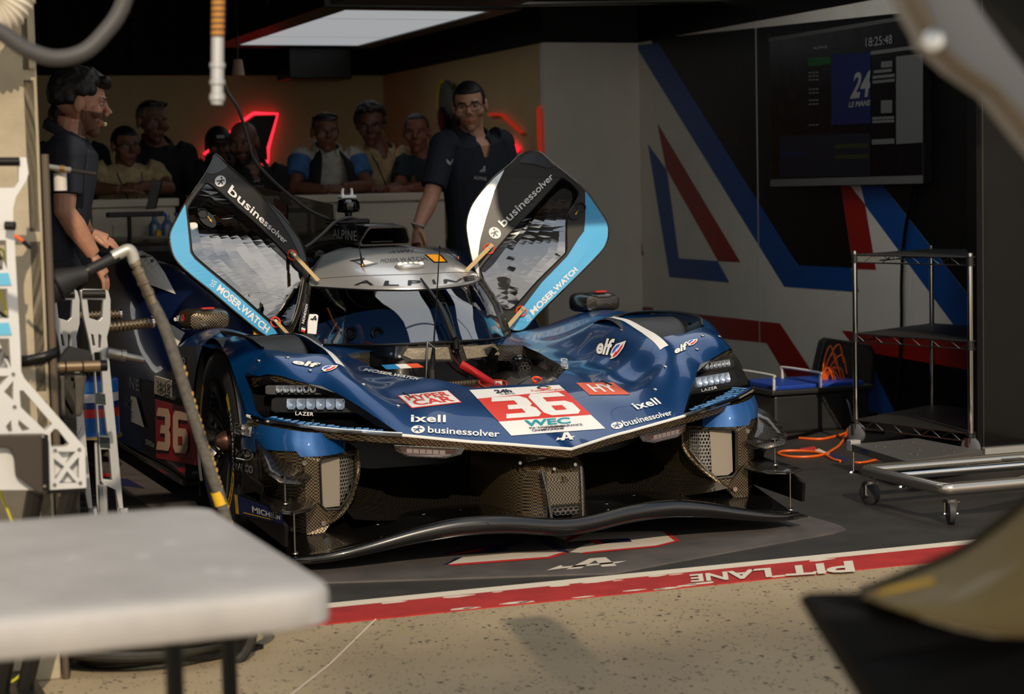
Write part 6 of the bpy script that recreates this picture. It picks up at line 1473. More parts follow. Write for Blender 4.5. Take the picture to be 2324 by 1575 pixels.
MB().prism([CS[0].lerp(CS[3], .02)+V((0, -.006, zs_[2]-.034)), CS[0].lerp(CS[3], .22)+V((0, -.006, zs_[2]-.034)), CS[0].lerp(CS[3], .22)+V((0, -.006, zs_[2]-.004)), CS[0].lerp(CS[3], .02)+V((0, -.006, zs_[2]-.004))], (0, .002, 0)).build('label_holder', mat('label_grey', (130, 128, 122), .5), rk, smooth=0)
# aluminium scale plate
zp = .125
q = [atZ(x, y, zp) for x, y in ((1934, 1008), (2080, 994), (2230, 1022), (2056, 1046))]
n1 = q[0].lerp(q[3], .55); n2 = n1+(q[1]-q[0])*.10
dp = thing('scale_plate', 'thick aluminium plate on levelling feet in front of the wire rack', 'plate', ((q[0].x+q[2].x)/2, (q[0].y+q[2].y)/2, 0))
MB().prism([q[0], q[1], q[2], q[3], q[3].lerp(q[0], .28)], (0, 0, -.034)).build('plate', mat('plate_alu', (124, 122, 118), .4, .7), dp, smooth=0, bevel=.003)
mb = MB()
for a, b in ((.2, .2), (.25, .3), (.5, .3), (.75, .2), (.8, .3), (.25, .75), (.3, .8), (.7, .75), (.75, .85), (.5, .6)):
    p = q[0].lerp(q[1], a).lerp(q[3].lerp(q[2], a), b); mb.lathe(p+V((0, 0, .001)), (0, 0, 1), [(0, .008), (.001, .008), (.001, 0)], 10)
mb.build('screw', CHROME, dp, kind='stuff')
Sticker([(1954, 1025), (1971, 1029), (1971, 1023), (1954, 1019)], ((q[0]+q[3])/2+V((0, 0, -.017)), ((q[3]-q[0]).y, -(q[3]-q[0]).x, 0))).poly([(0, 0), (1, 0), (1, 1), (0, 1)], mat('badge_blue', (20, 60, 110), .4)).build('badge', dp, eps=.004)
ft = atZ(1937, 1072, 0)
MB().lathe(ft, (0, 0, 1), [(0, 0), (0, .028), (.008, .022), (.012, .007), (.09, .006), (.125, .006)], 16).build('levelling_foot', CHROME, dp)
ft2 = V((q[3].x+.05, q[3].y+.1, 0)); MB().lathe(ft2, (0, 0, 1), [(0, 0), (0, .028), (.008, .022), (.012, .007), (.095, .006)], 16).build('levelling_foot', CHROME, dp)
ft3 = V((q[1].x, q[1].y-.05, 0)); MB().lathe(ft3, (0, 0, 1), [(0, 0), (0, .028), (.008, .022), (.012, .007), (.095, .006)], 16).build('levelling_foot', CHROME, dp)
MB().box((ft.x+.02, ft.y+.03, .115), (.05, .04, .05)).build('foot_bracket', ALU, dp, smooth=0, bevel=.003)
MB().span((q[0].x+.14, q[0].y-.26, .05), (q[0].x+.3, q[0].y-.2, .092)).build('handle_box', mat('box_alu_dark', (110, 108, 104), .4, .6), dp, smooth=0, bevel=.003)
# tubular trolley
tr = thing('tube_trolley', 'polished steel tube trolley on castors at the right of the car', 'trolley', (2.0, .3, 0))
zt2 = .134; rt = .024; XA, XB, YA2, YB2 = 1.475, 2.62, .03, .60
def rr2(x0, x1, y0, y1, r, z): return rrect(x0, x1, y0, y1, r, z, 5)
MB().tube(rr2(XA, XB, YA2, YB2, .03, zt2), rt, 12, closed=True).build('frame', mat('tube_steel', (190, 184, 172), .22, .9), tr, smooth=50)
MB().cyl((XA, .42, zt2), (XB, .42, zt2), .019, n=12).build('cross_tube', CHROME, tr); MB().cyl((XA+.25, YA2, zt2), (XB, .42, zt2), .019, n=12).build('cross_tube', CHROME, tr)
MB().prism([V((XA+.6, YB2, zt2)), V((XA+.72, YB2, zt2)), V((XA+.72, YB2-.1, zt2))], (0, 0, .006)).build('gusset', STEEL, tr, smooth=0)
for (x, y, a) in ((1.484, .575, .3), (1.506, .04, -.4), (2.58, .05, .2), (2.58, .57, .6)):
    ax = V((math.cos(a), math.sin(a), 0))
    cw = MB().lathe((x, y, .046), ax, [(-.015, 0), (-.015, .036), (-.010, .046), (.010, .046), (.015, .036), (.015, 0)], 24).build('castor_wheel', mat('wheel_dark', (46, 46, 47), .6), tr)
    MB().lathe((x, y, .038), ax, [(-.0145, 0), (-.0145, .018), (.0145, .018), (.0145, 0)], 16).build('hub', mat('wheel_grey', (96, 98, 102), .6), cw)
    mb = MB()
    for e in (-1, 1):
        c_ = V((x, y, .038))+ax*e*.019; mb.tube([c_, c_+V((0, 0, .045))], .006, 6, flat=.4)
    mb.box((x, y, .085), (.05, .04, .006)).lathe((x, y, .085), (0, 0, 1), [(0, .026), (.010, .026), (.010, 0)], 14); mb.build('castor_fork', STEEL, tr)
    MB().cyl(V((x, y, .038))-ax*.026, V((x, y, .038))+ax*.026, .005, n=8).build('axle', CHROME, tr)
# flight case with open lid and blue tray
bx = thing('tool_case', 'open black case with a blue tray and pale lifting handles by the wall', 'case', (2.55, 2.95, 0))
TB = mat('case_black', (26, 26, 27), .5)
MB().span((2.24, 2.74, .0), (2.80, 3.18, .20)).build('case_body', TB, bx, smooth=0, bevel=.015)
MB().span((2.22, 2.72, .20), (2.82, 3.20, .225)).build('case_rim', TB, bx, smooth=0, bevel=.006)
MB().span((2.26, 2.76, .222), (2.50, 3.16, .245)).build('blue_tray', BLUEM, bx, smooth=0, bevel=.006); MB().span((2.53, 2.76, .222), (2.78, 3.16, .245)).build('blue_tray', BLUEM, bx, smooth=0, bevel=.006)
for (x0_, x1_, y_) in ((2.25, 2.25, 0), (2.52, 2.52, 0)):
    MB().tube(cat([V((x0_, 2.76, .225)), V((x0_, 2.76, .285)), V((x0_, 2.78, .30)), V((x0_, 3.14, .30)), V((x0_, 3.16, .285)), V((x0_, 3.16, .225))], 3), .007, 8).build('handle', mat('handle_pale', (196, 196, 196), .4), bx)
LP = [atY(x, y, 3.25) for x, y in ((1842, 905), (1955, 912), (1985, 880), (1988, 800), (1978, 782), (1880, 768), (1868, 774), (1850, 850))]
ld = MB().prism(LP, (.02, .09, 0)).build('case_lid', TB, bx, smooth=0, bevel=.012)
cl = sum((p for p in LP), V((0, 0, 0)))/len(LP)
MB().prism([cl+(p-cl)*.86+V((0, -.004, 0)) for p in LP], (0, .003, 0)).build('foam_lining', mat('foam', (54, 50, 44), .95, tex='noise', c2=(40, 38, 34), scale=60, bump=.4), ld, smooth=0)
mb = MB(); rnd = random.Random(8)
o_ = atY(1868, 905, 2.95)
for k in range(9):
    t = V((o_.x+.01+.016*k*.6, 2.9, .33+rnd.uniform(-.06, .10))); MB().tube(cat([o_, o_.lerp(t, .5)+V((-.02, 0, .04)), t, t+V((.03, 0, -.10))], 4), .0042, 6).build('orange_lead', ORANGE, bx)
MB().tube(cat([o_, V((o_.x, 2.72, .16)), V((o_.x-.01, 2.60, .03)), V((o_.x+.06, 2.45, .012))], 5), .010, 8).build('thick_lead', BLACK, bx)
gl = MB().span((2.02, 3.0, 0), (2.2, 3.3, .17)).build('grey_crate', mat('crate_grey', (120, 116, 108), .6), label='small grey crate behind the right front wheel, left of the open case', cat_='crate', smooth=0, bevel=.01)
# orange leads on the floor
def floorline(name, pl, r, m, label, cat_):
    return MB().tube(cat([atZ(x, y, r) for x, y in pl], 5), r, 8).build(name, m, label=label, cat_=cat_)
floorline('orange_lead', [(1925, 965), (1921, 985), (1907, 1008), (1893, 1019), (1870, 1031), (1842, 1036), (1812, 1037), (1784, 1035), (1767, 1030), (1772, 1025), (1790, 1023), (1826, 1023.5), (1855, 1027), (1875, 1033), (1890, 1042), (1907, 1046)], .006, ORANGE, 'orange lead looped on the floor in front of the open case', 'lead')
floorline('orange_lead', [(1814, 994), (1840, 996), (1867, 996), (1895, 990), (1918, 983), (1950, 965), (1975, 953)], .006, ORANGE, 'orange lead running straight under the wire rack', 'lead')
floorline('orange_lead', [(1935, 1049), (1955, 1050), (1985, 1044), (2010, 1036), (2050, 1005), (2060, 985)], .005, ORANGE, 'orange lead passing behind the aluminium plate', 'lead')
floorline('black_lead', [(1745, 998), (1800, 992), (1860, 975), (1900, 955), (1935, 945), (1990, 940)], .010, BLACK, 'thick black lead on the floor from the open case', 'lead')
for pl, m in (([(1815, 1017), (1850, 1014), (1852, 1020), (1822, 1024)], REDM), ([(1852, 1020), (1856, 1016), (1885, 1026), (1880, 1030)], WHITE), ([(1882, 1030), (1888, 1027), (1925, 1040), (1918, 1047)], BLUEM)):
    pass
s = Sticker([(0, 0), (1, 0), (1, 1), (0, 1)], ((0, 0, .0005), (0, 0, 1))); s.h = lambda a, b: (a*2324, b*1575)
for pl, m in (([(1815, 1018), (1848, 1013), (1856, 1020), (1824, 1026)], MR), ([(1848, 1022), (1858, 1018), (1884, 1030), (1876, 1033)], MWH), ([(1876, 1034), (1888, 1029), (1926, 1041), (1914, 1050)], NAVY)): s.poly([(x/2324, y/1575) for x, y in pl], m, 0)
s.build('floor_marking', fl, 'red, white and blue stripe printed on the floor', eps=.0004)
s = Sticker([(0, 0), (1, 0), (1, 1), (0, 1)], ((0, 0, .0005), (0, 0, 1))); s.h = lambda a, b: (a*2324, b*1575)
for pl, m in (([(206, 1074), (250, 1078), (278, 1086), (230, 1086)], MR), ([(240, 1086), (290, 1090), (330, 1112), (270, 1105)], NAVY)): s.poly([(x/2324, y/1575) for x, y in pl], m, 0)
s.build('floor_marking', fm, eps=.007)
# hanging cable on the wall
MB().tube(cat([atX(x, y, XW-.02) for x, y in ((2124, 60), (2105, 190), (2088, 300), (2072, 420), (2052, 540), (2046, 640), (2046, 740), (2040, 860), (2036, 930))], 5), .009, 8).build('wall_cable', BLACK, label='black cable hanging down the lettered wall behind the wire rack', cat_='cable')
# screen
SCR = mat('screen_black', (5, 6, 9), .25)
tc_ = [atX(1769, 423, XW), atX(2117, 415, XW), atX(2110, 34, XW), atX(1770, 86, XW)]
ya, yb = tc_[0].y, tc_[1].y; za, zb_ = tc_[0].z, tc_[3].z
tv = thing('wall_screen', 'big dark timing screen on the lettered wall', 'screen', (XW, (ya+yb)/2, za))
MB().span((XW-.06, yb, za), (XW, ya, zb_)).build('screen_body', PLASTICBLK, tv, smooth=0, bevel=.004)
MB().span((XW-.0605, yb+.01, za+.045), (XW-.0595, ya-.01, zb_-.02)).build('screen_face', SCR, tv, smooth=0)
MB().span((XW-.062, yb, za), (XW-.058, ya, za+.042)).build('task_bar', mat('bar_grey', (96, 96, 92), .5, emit=.012), tv, smooth=0)
MB().span((XW-.062, yb, zb_-.022), (XW-.058, ya, zb_)).build('top_bar', mat('bar_grey2', (80, 80, 78), .5, emit=.008), tv, smooth=0)
XS = XW-.062; SP = ((XS, 0, 0), (-1, 0, 0))
SG = mat('screen_grey', (96, 98, 94), .5, emit=.012); SBL = mat('screen_blue', (8, 20, 70), .5, emit=.015); SGR = mat('screen_green', (14, 70, 32), .5, emit=.012); STX = mat('screen_text', (130, 130, 128), .5, emit=.02); SDB = mat('screen_deepblue', (6, 10, 26), .5, emit=.01)
s = Sticker([(0, 0), (1, 0), (1, 1), (0, 1)], SP); s.h = lambda a, b: (1740+a*1503*.27944, 20+b*1575*.27937)
def sp2(pl, m, layer=0): s.poly([(x/1503, y/1575) for x, y in pl], m, layer)
sp2([(525, 372), (845, 352), (845, 930), (525, 945)], SBL); sp2([(338, 400), (522, 388), (522, 445), (338, 468)], SGR)
sp2([(845, 345), (1300, 285), (1300, 315), (845, 375)], SG); sp2([(1052, 388), (1270, 362), (1268, 1085), (1052, 1100)], SG)
for a, b, c_, d_ in ((930, 430, 1020, 480), (870, 500, 1018, 525), (860, 545, 1040, 570), (860, 585, 1040, 608), (928, 745, 1020, 848), (858, 880, 1036, 902), (858, 908, 1036, 930), (855, 1062, 1038, 1104)):
    k = -.10 if b < 700 else -.05; sp2([(a, b), (c_, b+(c_-a)*k), (c_, d_+(c_-a)*k), (a, d_)], SG)
sp2([(105, 1030), (845, 1010), (845, 1360), (105, 1370)], SDB); sp2([(130, 1165), (310, 1160), (310, 1190), (130, 1195)], SBL, 1)
for y in (1100, 1185): sp2([(555, y), (830, y-8), (830, y+30), (555, y+38)], mat('screen_olive', (40, 44, 14), .5, emit=.008), 1)
s.build('screen_window', tv, eps=.0006, cuts=2)
def st3(t, q, m=STX, bold=0, sh=0): Sticker([(1740+x*.27944, 20+y*.27937) for x, y in q], SP).text(t, m, bold=bold, shear=sh, layer=2).build('screen_text', tv, eps=.0008)
st3('18:25:48', [(808, 310), (1022, 282), (1022, 210), (808, 236)]); st3('24', [(680, 732), (846, 712), (846, 500), (700, 520)], bold=.03, sh=.2); st3('LE MANS', [(668, 802), (846, 785), (846, 738), (668, 756)], bold=.03, sh=.2); st3('ALPINE', [(382, 330), (498, 318), (498, 298), (382, 310)])
for i, y in enumerate((520, 548, 578, 655, 685, 745, 776, 945)): st3('DATA' if 0 else '— — —', [(345, y+5), (425, y+1), (425, y-9), (345, y-5)], SG)
# wheel of small items: stand with tablet, bottles, drawer cabinet at the back left
ts = atY(293, 500, 5.34)
sd_ = thing('tablet_stand', 'black stand with a tilted tablet in front of the left counter', 'stand', (ts.x, 5.34, 0))
MB().cyl((ts.x, 5.34, .02), (ts.x, 5.34, atY(293, 488, 5.34).z), .012, n=12).lathe((ts.x, 5.34, 0), (0, 0, 1), [(0, 0), (0, .2), (.02, .18), (.025, 0)], 24).build('pole', BLACK, sd_)
a = atY(244, 486, 5.34); b = atY(370, 479, 5.34); MB().span((a.x, 5.30, a.z-.02), (b.x, 5.40, a.z+.01)).build('tray', BLACK, sd_, smooth=0, bevel=.004)
MB().prism([atY(x, y, 5.34) for x, y in ((330, 476), (352, 474), (368, 410), (345, 408))], (.01, .02, 0)).build('tablet', PLASTICBLK, sd_, smooth=0, bevel=.003)
lc = MB().span((atY(215, 560, 5.5).x, 5.46, 0), (atY(394, 560, 5.5).x, 5.72, atY(300, 562, 5.46).z)).build('low_cabinet', PLASTICBLK, label='low black cabinet in front of the left counter', cat_='cabinet', smooth=0, bevel=.01)
zc = atY(300, 562, 5.46).z
for i, x in enumerate((352, 381)):
    p = atY(x, 540, 5.58); bt = MB().lathe((p.x, 5.58, zc), (0, 0, 1), [(0, 0), (0, .036), (.09, .038), (.13, .036), (.15, .02), (.165, .014), (.185, .014), (.185, 0)], 16).build('water_bottle', mat('bottle_blue', (90, 120, 150), .2, coat=.5), label='%s clear blue-capped water bottle on the low black cabinet' % ('left' if i == 0 else 'right'), cat_='bottle')
    MB().lathe((p.x, 5.3, zc+.18), (0, 0, 1), [(0, .015), (.018, .015), (.018, 0)], 12).build('cap', BLUEM, bt)
p = atY(360, 548, 5.52); MB().lathe((p.x, 5.52, zc), (0, 0, 1), [(0, 0), (0, .02), (.09, .02), (.10, .008), (.10, 0)], 12).build('yellow_tube', YELLOW, label='small yellow tube beside the water bottles', cat_='tube')
a = atY(400, 700, 5.3); b = atY(560, 700, 5.3)
dcb = thing('drawer_cabinet', 'black drawer cabinet behind the left car door', 'cabinet', ((a.x+b.x)/2, 5.5, 0))
MB().span((a.x, 5.30, 0), (b.x, 5.72 if 0 else 5.6, .90)).build('carcass', PLASTICBLK, dcb, smooth=0, bevel=.008)
for k in range(5):
    zz = .12+.155*k; dw = MB().span((a.x+.015, 5.285, zz), (b.x-.015, 5.30, zz+.14)).build('drawer', mat('drawer_dark', (30, 31, 33), .4), dcb, smooth=0, bevel=.003)
    MB().cyl((a.x+.05, 5.27, zz+.11), (b.x-.05, 5.27, zz+.11), .006, n=8).build('drawer_handle', STEEL, dw)
# rounded shell hung on the side wall
hp_ = [atX(x, y, X2-.06) for x, y in ((1015, 238),)][0]
hg = MB().ball(hp_, (.05, .15, .19), 24, 14).build('hanging_bag', mat('bag_grey', (84, 84, 76), .6), label='grey and black rounded bag with a yellow edge hung on the side wall', cat_='bag')
MB().ball(hp_-V((.012, -.0, .10)), (.05, .14, .13), 24, 14).build('black_lower', BLACK, hg)
MB().tube([hp_+V((-.03, .13*math.sin(t), .18*math.cos(t))) for t in np.linspace(.1, 1.7, 14)], .014, 8).build('yellow_edge', mat('edge_yellow', (200, 180, 30), .5), hg)

# ============================================================ right foreground: another machine, out of focus
KH = mat('panel_khaki', (104, 88, 46), .5, coat=.1); 
def dpt(x, y, d): return CAM+ray(x, y)*d
fg = thing('car_rear_panel', 'blurred khaki curved body panel with black underside at the lower right edge', 'car body panel', dpt(2250, 1500, 2.3)*1.0-V((0, 0, dpt(2250, 1500, 2.3).z)))
top = [(1960, 1342), (1975, 1338), (2000, 1330), (2080, 1297), (2170, 1258), (2250, 1205), (2330, 1140), (2420, 1050)]
bot = [(1962, 1346), (1985, 1356), (2020, 1376), (2090, 1400), (2170, 1424), (2250, 1440), (2330, 1446), (2420, 1448)]
rows = []
for k in range(9):
    t = k/8; rows.append([dpt(a[0]+(b[0]-a[0])*t, a[1]+(b[1]-a[1])*t, 2.5-.22*math.sin(math.pi*.5*t)-.05*i) for i, (a, b) in enumerate(zip(top, bot))])
MB().grid([cat(r, 4) for r in rows]).build('curved_panel', KH, fg, smooth=70, solid=.006)
pe = cat([dpt(x, y, 2.5-.05*i) for i, (x, y) in enumerate(top)], 4)
MB().tube([p+V((0, 0, .002)) for p in pe], .006, 8).build('panel_edge', BLACK, fg)
yl = [dpt(x, y, 2.29-.035*(x-1975)/80) for x, y in ((1975, 1350), (2010, 1334), (2118, 1310), (2122, 1330), (2090, 1405), (2060, 1400), (2010, 1376))]
blk = [(1834, 1345), (1900, 1343), (1962, 1342), (1985, 1358), (2018, 1380), (2090, 1404), (2170, 1428), (2250, 1444), (2420, 1452), (2420, 1900), (2110, 1800), (1980, 1580), (1930, 1500), (1868, 1402)]
MB().prism([dpt(x, y, 2.42-.04*i if i < 9 else 2.1+.05*(i-9)) for i, (x, y) in enumerate(blk)], V((.02, .06, -.02))).build('black_body', mat('matte_black', (4, 4, 4), .7, spec=.15), fg, smooth=0)
b_ = dpt(2420, 1790, 2.12); MB().span((b_.x, b_.y, 0), (b_.x+.4, b_.y+.06, b_.z+.08)).build('black_base', BLACK, fg, smooth=0)
MB().flat([yl]).build('yellow_patch', mat('patch_yellow', (206, 160, 40), .45), fg, smooth=0)
# grey boom
bm_ = thing('boom_arm', 'blurred pale grey boom arm crossing the upper right corner', 'boom arm', V((dpt(2420, 500, 2.2).x+.2, dpt(2420, 500, 2.2).y, 0)))
outb = [(2040, -60), (2066, 5), (2108, 78), (2112, 98), (2180, 160), (2262, 215), (2330, 300), (2480, 480), (2480, 330), (2400, 240), (2300, 120), (2235, 30), (2180, -60)]
MB().prism([dpt(x, y, 2.2) for x, y in outb], V((.02, .07, 0))).build('arm_web', mat('boom_grey', (140, 136, 130), .55), bm_, smooth=0, bevel=.006)
und = [(2040, -60), (2066, 5), (2108, 78), (2112, 98), (2180, 160), (2262, 215), (2330, 300), (2480, 480), (2480, 445), (2330, 262), (2262, 190), (2190, 140), (2140, 95), (2112, 20), (2080, -60)]
MB().prism([dpt(x, y, 2.16) for x, y in und], V((.012, .03, 0))).build('arm_flange', mat('flange_brown', (112, 96, 74), .5), bm_, smooth=0, bevel=.004)
p = dpt(2116, 92, 2.15); MB().lathe(p, -CF, [(0, .012), (.006, .011), (.008, 0)], 14).build('pivot_bolt', CHROME, bm_)
e_ = dpt(2470, 420, 2.2); ml = root_loc(bm_)
MB().span((e_.x, e_.y-.06, 0), (e_.x+.14, e_.y+.08, 2.2)).build('mast', mat('boom_grey', (140, 136, 130), .55), bm_, smooth=0)
# ============================================================ people
def skinmat(name):
    if name in MATS: return MATS[name]
    m = bpy.data.materials.new(name); m.use_nodes = True; t = m.node_tree; b = t.nodes['Principled BSDF']
    a = _n(t, 'ShaderNodeVertexColor'); a.layer_name = 'Col'
    x = _n(t, 'ShaderNodeTexNoise'); x.inputs['Scale'].default_value = 40; co = _n(t, 'ShaderNodeTexCoord'); t.links.new(co.outputs['Object'], x.inputs['Vector'])
    mi = _n(t, 'ShaderNodeMix', data_type='RGBA', blend_type='MULTIPLY'); mi.inputs[0].default_value = .25
    t.links.new(a.outputs[0], mi.inputs[6]); t.links.new(x.outputs[0], mi.inputs[7]); t.links.new(mi.outputs[2], b.inputs['Base Color'])
    b.inputs['Roughness'].default_value = .5; b.inputs['Subsurface Weight'].default_value = .08; b.inputs['Subsurface Radius'].default_value = (.01, .004, .002)
    MATS[name] = m; return m
SKIN = skinmat('skin')
CLOTHN = lambda n, c: mat('cloth_'+n, c, .85, tex='noise', c2=tuple(int(x*.8) for x in c), scale=18)
def remeshed(mb, vox, smooth_it=2):
    """weld overlapping shapes into one continuous skin"""
    me = bpy.data.meshes.new('tmp'); me.from_pydata([tuple(p) for p in mb.v], [], mb.f)
    bm = bmesh.new(); bm.from_mesh(me); bmesh.ops.remove_doubles(bm, verts=bm.verts, dist=1e-5); bmesh.ops.recalc_face_normals(bm, faces=bm.faces); bm.to_mesh(me); bm.free()
    ob = bpy.data.objects.new('tmp', me); COL.objects.link(ob)
    md = ob.modifiers.new('r', 'REMESH'); md.mode = 'VOXEL'; md.voxel_size = vox
    s = ob.modifiers.new('s', 'SMOOTH'); s.factor = .5; s.iterations = smooth_it
    bpy.context.view_layer.update()
    out = bpy.data.meshes.new_from_object(ob.evaluated_get(bpy.context.evaluated_depsgraph_get()))
    bpy.data.objects.remove(ob); bpy.data.meshes.remove(me); return out
def link(me, name, mats, root, smooth=True):
    l = root_loc(root); me.transform(Matrix.Translation(-l)); me.name = name
    me.materials.clear()
    for m in mats: me.materials.append(m)
    if smooth: me.shade_smooth()
    o = bpy.data.objects.new(name, me); COL.objects.link(o); o.parent = root; return o
def hand(mb, w, d, n, L=.185, curl=.5, s=1, side=1):
    """palm, four fingers of different lengths and a thumb: w wrist, d pointing direction, n back-of-hand normal"""
    d = d.normalized(); n = (n-d*n.dot(d)).normalized(); b = d.cross(n)*side
    mb.tube([w, w+d*.035*s, w+d*.085*s], [.026*s, .036*s, .040*s], 10, flat=.55, up=b)
    for k, (off, ln) in enumerate(((-.030, .068), (-.010, .078), (.011, .072), (.030, .056))):
        p = w+d*.082*s+b*off*s; dirn = d.copy(); pts = [p-d*.02*s]
        for j in range(3):
            dirn = (dirn*math.cos(curl*.55)-n*math.sin(curl*.55)).normalized(); nn = (n*math.cos(curl*.55*(j+1))+d*math.sin(curl*.55*(j+1)))
            p = p+dirn*ln*s*(.42, .32, .26)[j]; pts.append(p)
            d2 = dirn
        mb.tube(pts, [.0092*s, .0095*s, .0085*s, .0068*s], 8)
        mb.ball(pts[-1], .0068*s, 8, 6)
    t0 = w+d*.030*s-b*.030*s; mb.tube([w+d*.02*s-b*.012*s, t0-b*.012*s+d*.012*s, t0-b*.024*s+d*.045*s-n*.008, t0-b*.022*s+d*.070*s-n*.016], [.016*s, .0135*s, .0105*s, .008*s], 8)
def person(label, hc, hf, J, shirt, skin=(196, 142, 112), hair=('short', (18, 14, 12)), vox=.006, sc=1.0, up=V((0, 0, 1)), beard=None, sleeve=.62, vneck=.0, glasses=False, extra=None, trousers=(18, 20, 26), collar=True, sleevecol=None, curl=.5, feet=True, brow=None):
    hc = V(hc); F = V(hf).normalized(); U = (up-F*up.dot(F)).normalized(); S = F.cross(U)     # S: the person's right
    g = lambda s_, f, u: hc+(S*s_+F*f+U*u)*sc
    J = {k: V(p) for k, p in J.items()}
    sh = J['shR']-J['shL']; sd_ = sh.normalized(); nb = (J['shR']+J['shL'])/2+V((0, 0, .055*sc)); pel = J['pel']; ch = nb.lerp(pel, .30); wa = nb.lerp(pel, .68)
    TF = V((0, 0, 1)).cross(sd_).normalized()
    if TF.dot(F) < -.2: TF = -TF
    root = thing('person', label, 'person', V((pel.x, pel.y, 0)))
    b = MB(); hw = sh.length/2
    # torso
    tor = [pel-V((0, 0, .06*sc)), pel+V((0, 0, .04*sc)), wa, ch, nb-V((0, 0, .05*sc)), nb]
    trr = [.155*sc, .165*sc, .150*sc, hw*.98, hw*.86, .075*sc]
    b.tube(tor, trr, 20, up=sd_, flat=.64)
    hb_ = g(0, -.022, -.055); b.tube([nb-V((0, 0, .03)), nb.lerp(hb_, .5), hb_], [.066*sc, .057*sc, .058*sc], 14)
    # head
    b.ball(g(0, -.010, .034), (1, 1, 1), 24, 16, R=Matrix(((S.x*.077*sc, F.x*.098*sc, U.x*.086*sc), (S.y*.077*sc, F.y*.098*sc, U.y*.086*sc), (S.z*.077*sc, F.z*.098*sc, U.z*.086*sc))))
    b.tube([g(0, .010, .045), g(0, .022, -.005), g(0, .032, -.05), g(0, .052, -.092)], [.070*sc, .067*sc, .057*sc, .034*sc], 16, up=S, flat=.95)
    b.ball(g(0, .060, -.090), .027*sc, 10, 8)
    b.tube([g(0, .084, .026), g(0, .097, .0), g(0, .113, -.020)], [.010*sc, .011*sc, .0145*sc], 8); b.ball(g(.011, .098, -.025), .0095*sc, 8, 6); b.ball(g(-.011, .098, -.025), .0095*sc, 8, 6)
    b.tube([g(-.052, .064, .026), g(-.025, .083, .033), g(0, .083, .030), g(.025, .083, .033), g(.052, .064, .026)], .0115*sc, 8)
    for e in (-1, 1):
        b.ball(g(e*.044, .055, -.018), .028*sc, 10, 8); b.ball(g(e*.080, -.008, .0), (1, 1, 1), 12, 8, R=Matrix(((S.x*.011, F.x*.021, U.x*.034), (S.y*.011, F.y*.021, U.y*.034), (S.z*.011, F.z*.021, U.z*.034)))*sc)
    b.tube([g(-.026, .076, -.056), g(0, .089, -.053), g(.026, .076, -.056)], .0075*sc, 8); b.tube([g(-.022, .074, -.067), g(0, .086, -.066), g(.022, .074, -.067)], .0075*sc, 8)
    # arms and hands
    for k in ('R', 'L'):
        s0, e_, w_ = J['sh'+k], J['el'+k], J['wr'+k]
        b.ball(s0, .062*sc, 14, 10)
        b.tube([s0, s0.lerp(e_, .5), e_, e_.lerp(w_, .35), w_], [.054*sc, .047*sc, .041*sc, .043*sc, .028*sc], 14)
        b.ball(e_, .041*sc, 10, 8)
        d = J.get('hd'+k, w_-e_); hn = J.get('hn'+k, V((0, 0, 1)))
        hand(b, w_, d, hn, curl=curl, s=sc, side=(1 if k == 'R' else -1))
    me = remeshed(b, vox)
    # colours of the skin: lips, brows, stubble
    ca = me.color_attributes.new('Col', 'FLOAT_COLOR', 'POINT')
    n = len(me.vertices); co = np.empty(n*3); me.vertices.foreach_get('co', co); co = co.reshape(-1, 3)
    rel = (co-np.array(hc))/sc; x = rel @ np.array(S); f = rel @ np.array(F); u = rel @ np.array(U)
    base = np.tile(np.array(lin(skin)), (n, 1)); head = (np.linalg.norm(rel, axis=1) < .19)
    lip = head & (abs(x) < .026) & (u > -.073) & (u < -.047) & (f > .073); base[lip, :3] = base[lip, :3]*np.array([.85, .55, .55])
    hcx = np.array(lin(brow or hair[1]))
    br = head & (abs(x) > .013) & (abs(x) < .053) & (u > .029) & (u < .0375) & (f > .06); base[br] = hcx
    if beard:
        bd = head & (f > -.005) & (u < -.022) & (u > -.150) & ~lip & ((abs(x) > .045) | (u < -.070) | ((u < -.034) & (u > -.050) & (f > .07)) | (u < -.05)) & ~((abs(x) < .045) & (u > -.034)) & (f > .0)
        bd &= ~((u < -.118) & (f < .03)); base[bd] = base[bd]*(1-beard[1])+np.array(lin(beard[0]))*beard[1]
    ca.data.foreach_set('color', base.ravel().astype(np.float32))
    body = link(me, 'body', [SKIN], root)
    # eyes
    for e in (-1, 1):
        c = g(e*.031, .0705, .013)
        ey = MB().ball(c, .0125*sc, 12, 8).build('eye', mat('eye_white', (150, 144, 138), .25), root)
        MB().ball(c+F*.0085*sc, .0062*sc, 10, 6).build('iris', mat('iris', (40, 26, 18), .15), ey)
    # hair
    hs_, hcl = hair
    hm = mat('hair_%d_%d_%d' % hcl, hcl, .6, tex='noise', c2=tuple(int(v*.55) for v in hcl), scale=70)
    def cap_of(grow, hl_front, hl_side, hl_back, bump=0, seed=1):
        rnd = random.Random(seed); mb = MB(); c = g(0, -.012, .036); N, M_ = 36, 22; vs_ = []; fs = []
        for i in range(M_+1):
            th = math.pi*i/M_
            for k in range(N):
                q = 2*math.pi*k/N; d = V((math.sin(th)*math.cos(q), math.sin(th)*math.sin(q), math.cos(th)))
                r = grow*(1+bump*rnd.uniform(-1, 1)); vs_.append(c+(S*d.x*.077*r+F*d.y*.098*r+U*d.z*.086*r)*sc)
        ok = lambda i, k: (lambda th, q: (math.cos(th)*.086*grow+.036) > (hl_front if math.sin(q) > .55 else (hl_side if math.sin(q) > -.25 else hl_back)))(math.pi*(i+.5)/M_, 2*math.pi*(k+.5)/N)
        for i in range(M_):
            for k in range(N):
                if ok(i, k): fs.append((i*N+k, (i+1)*N+k, (i+1)*N+(k+1) % N, i*N+(k+1) % N))
        mb.add(vs_, fs); return mb
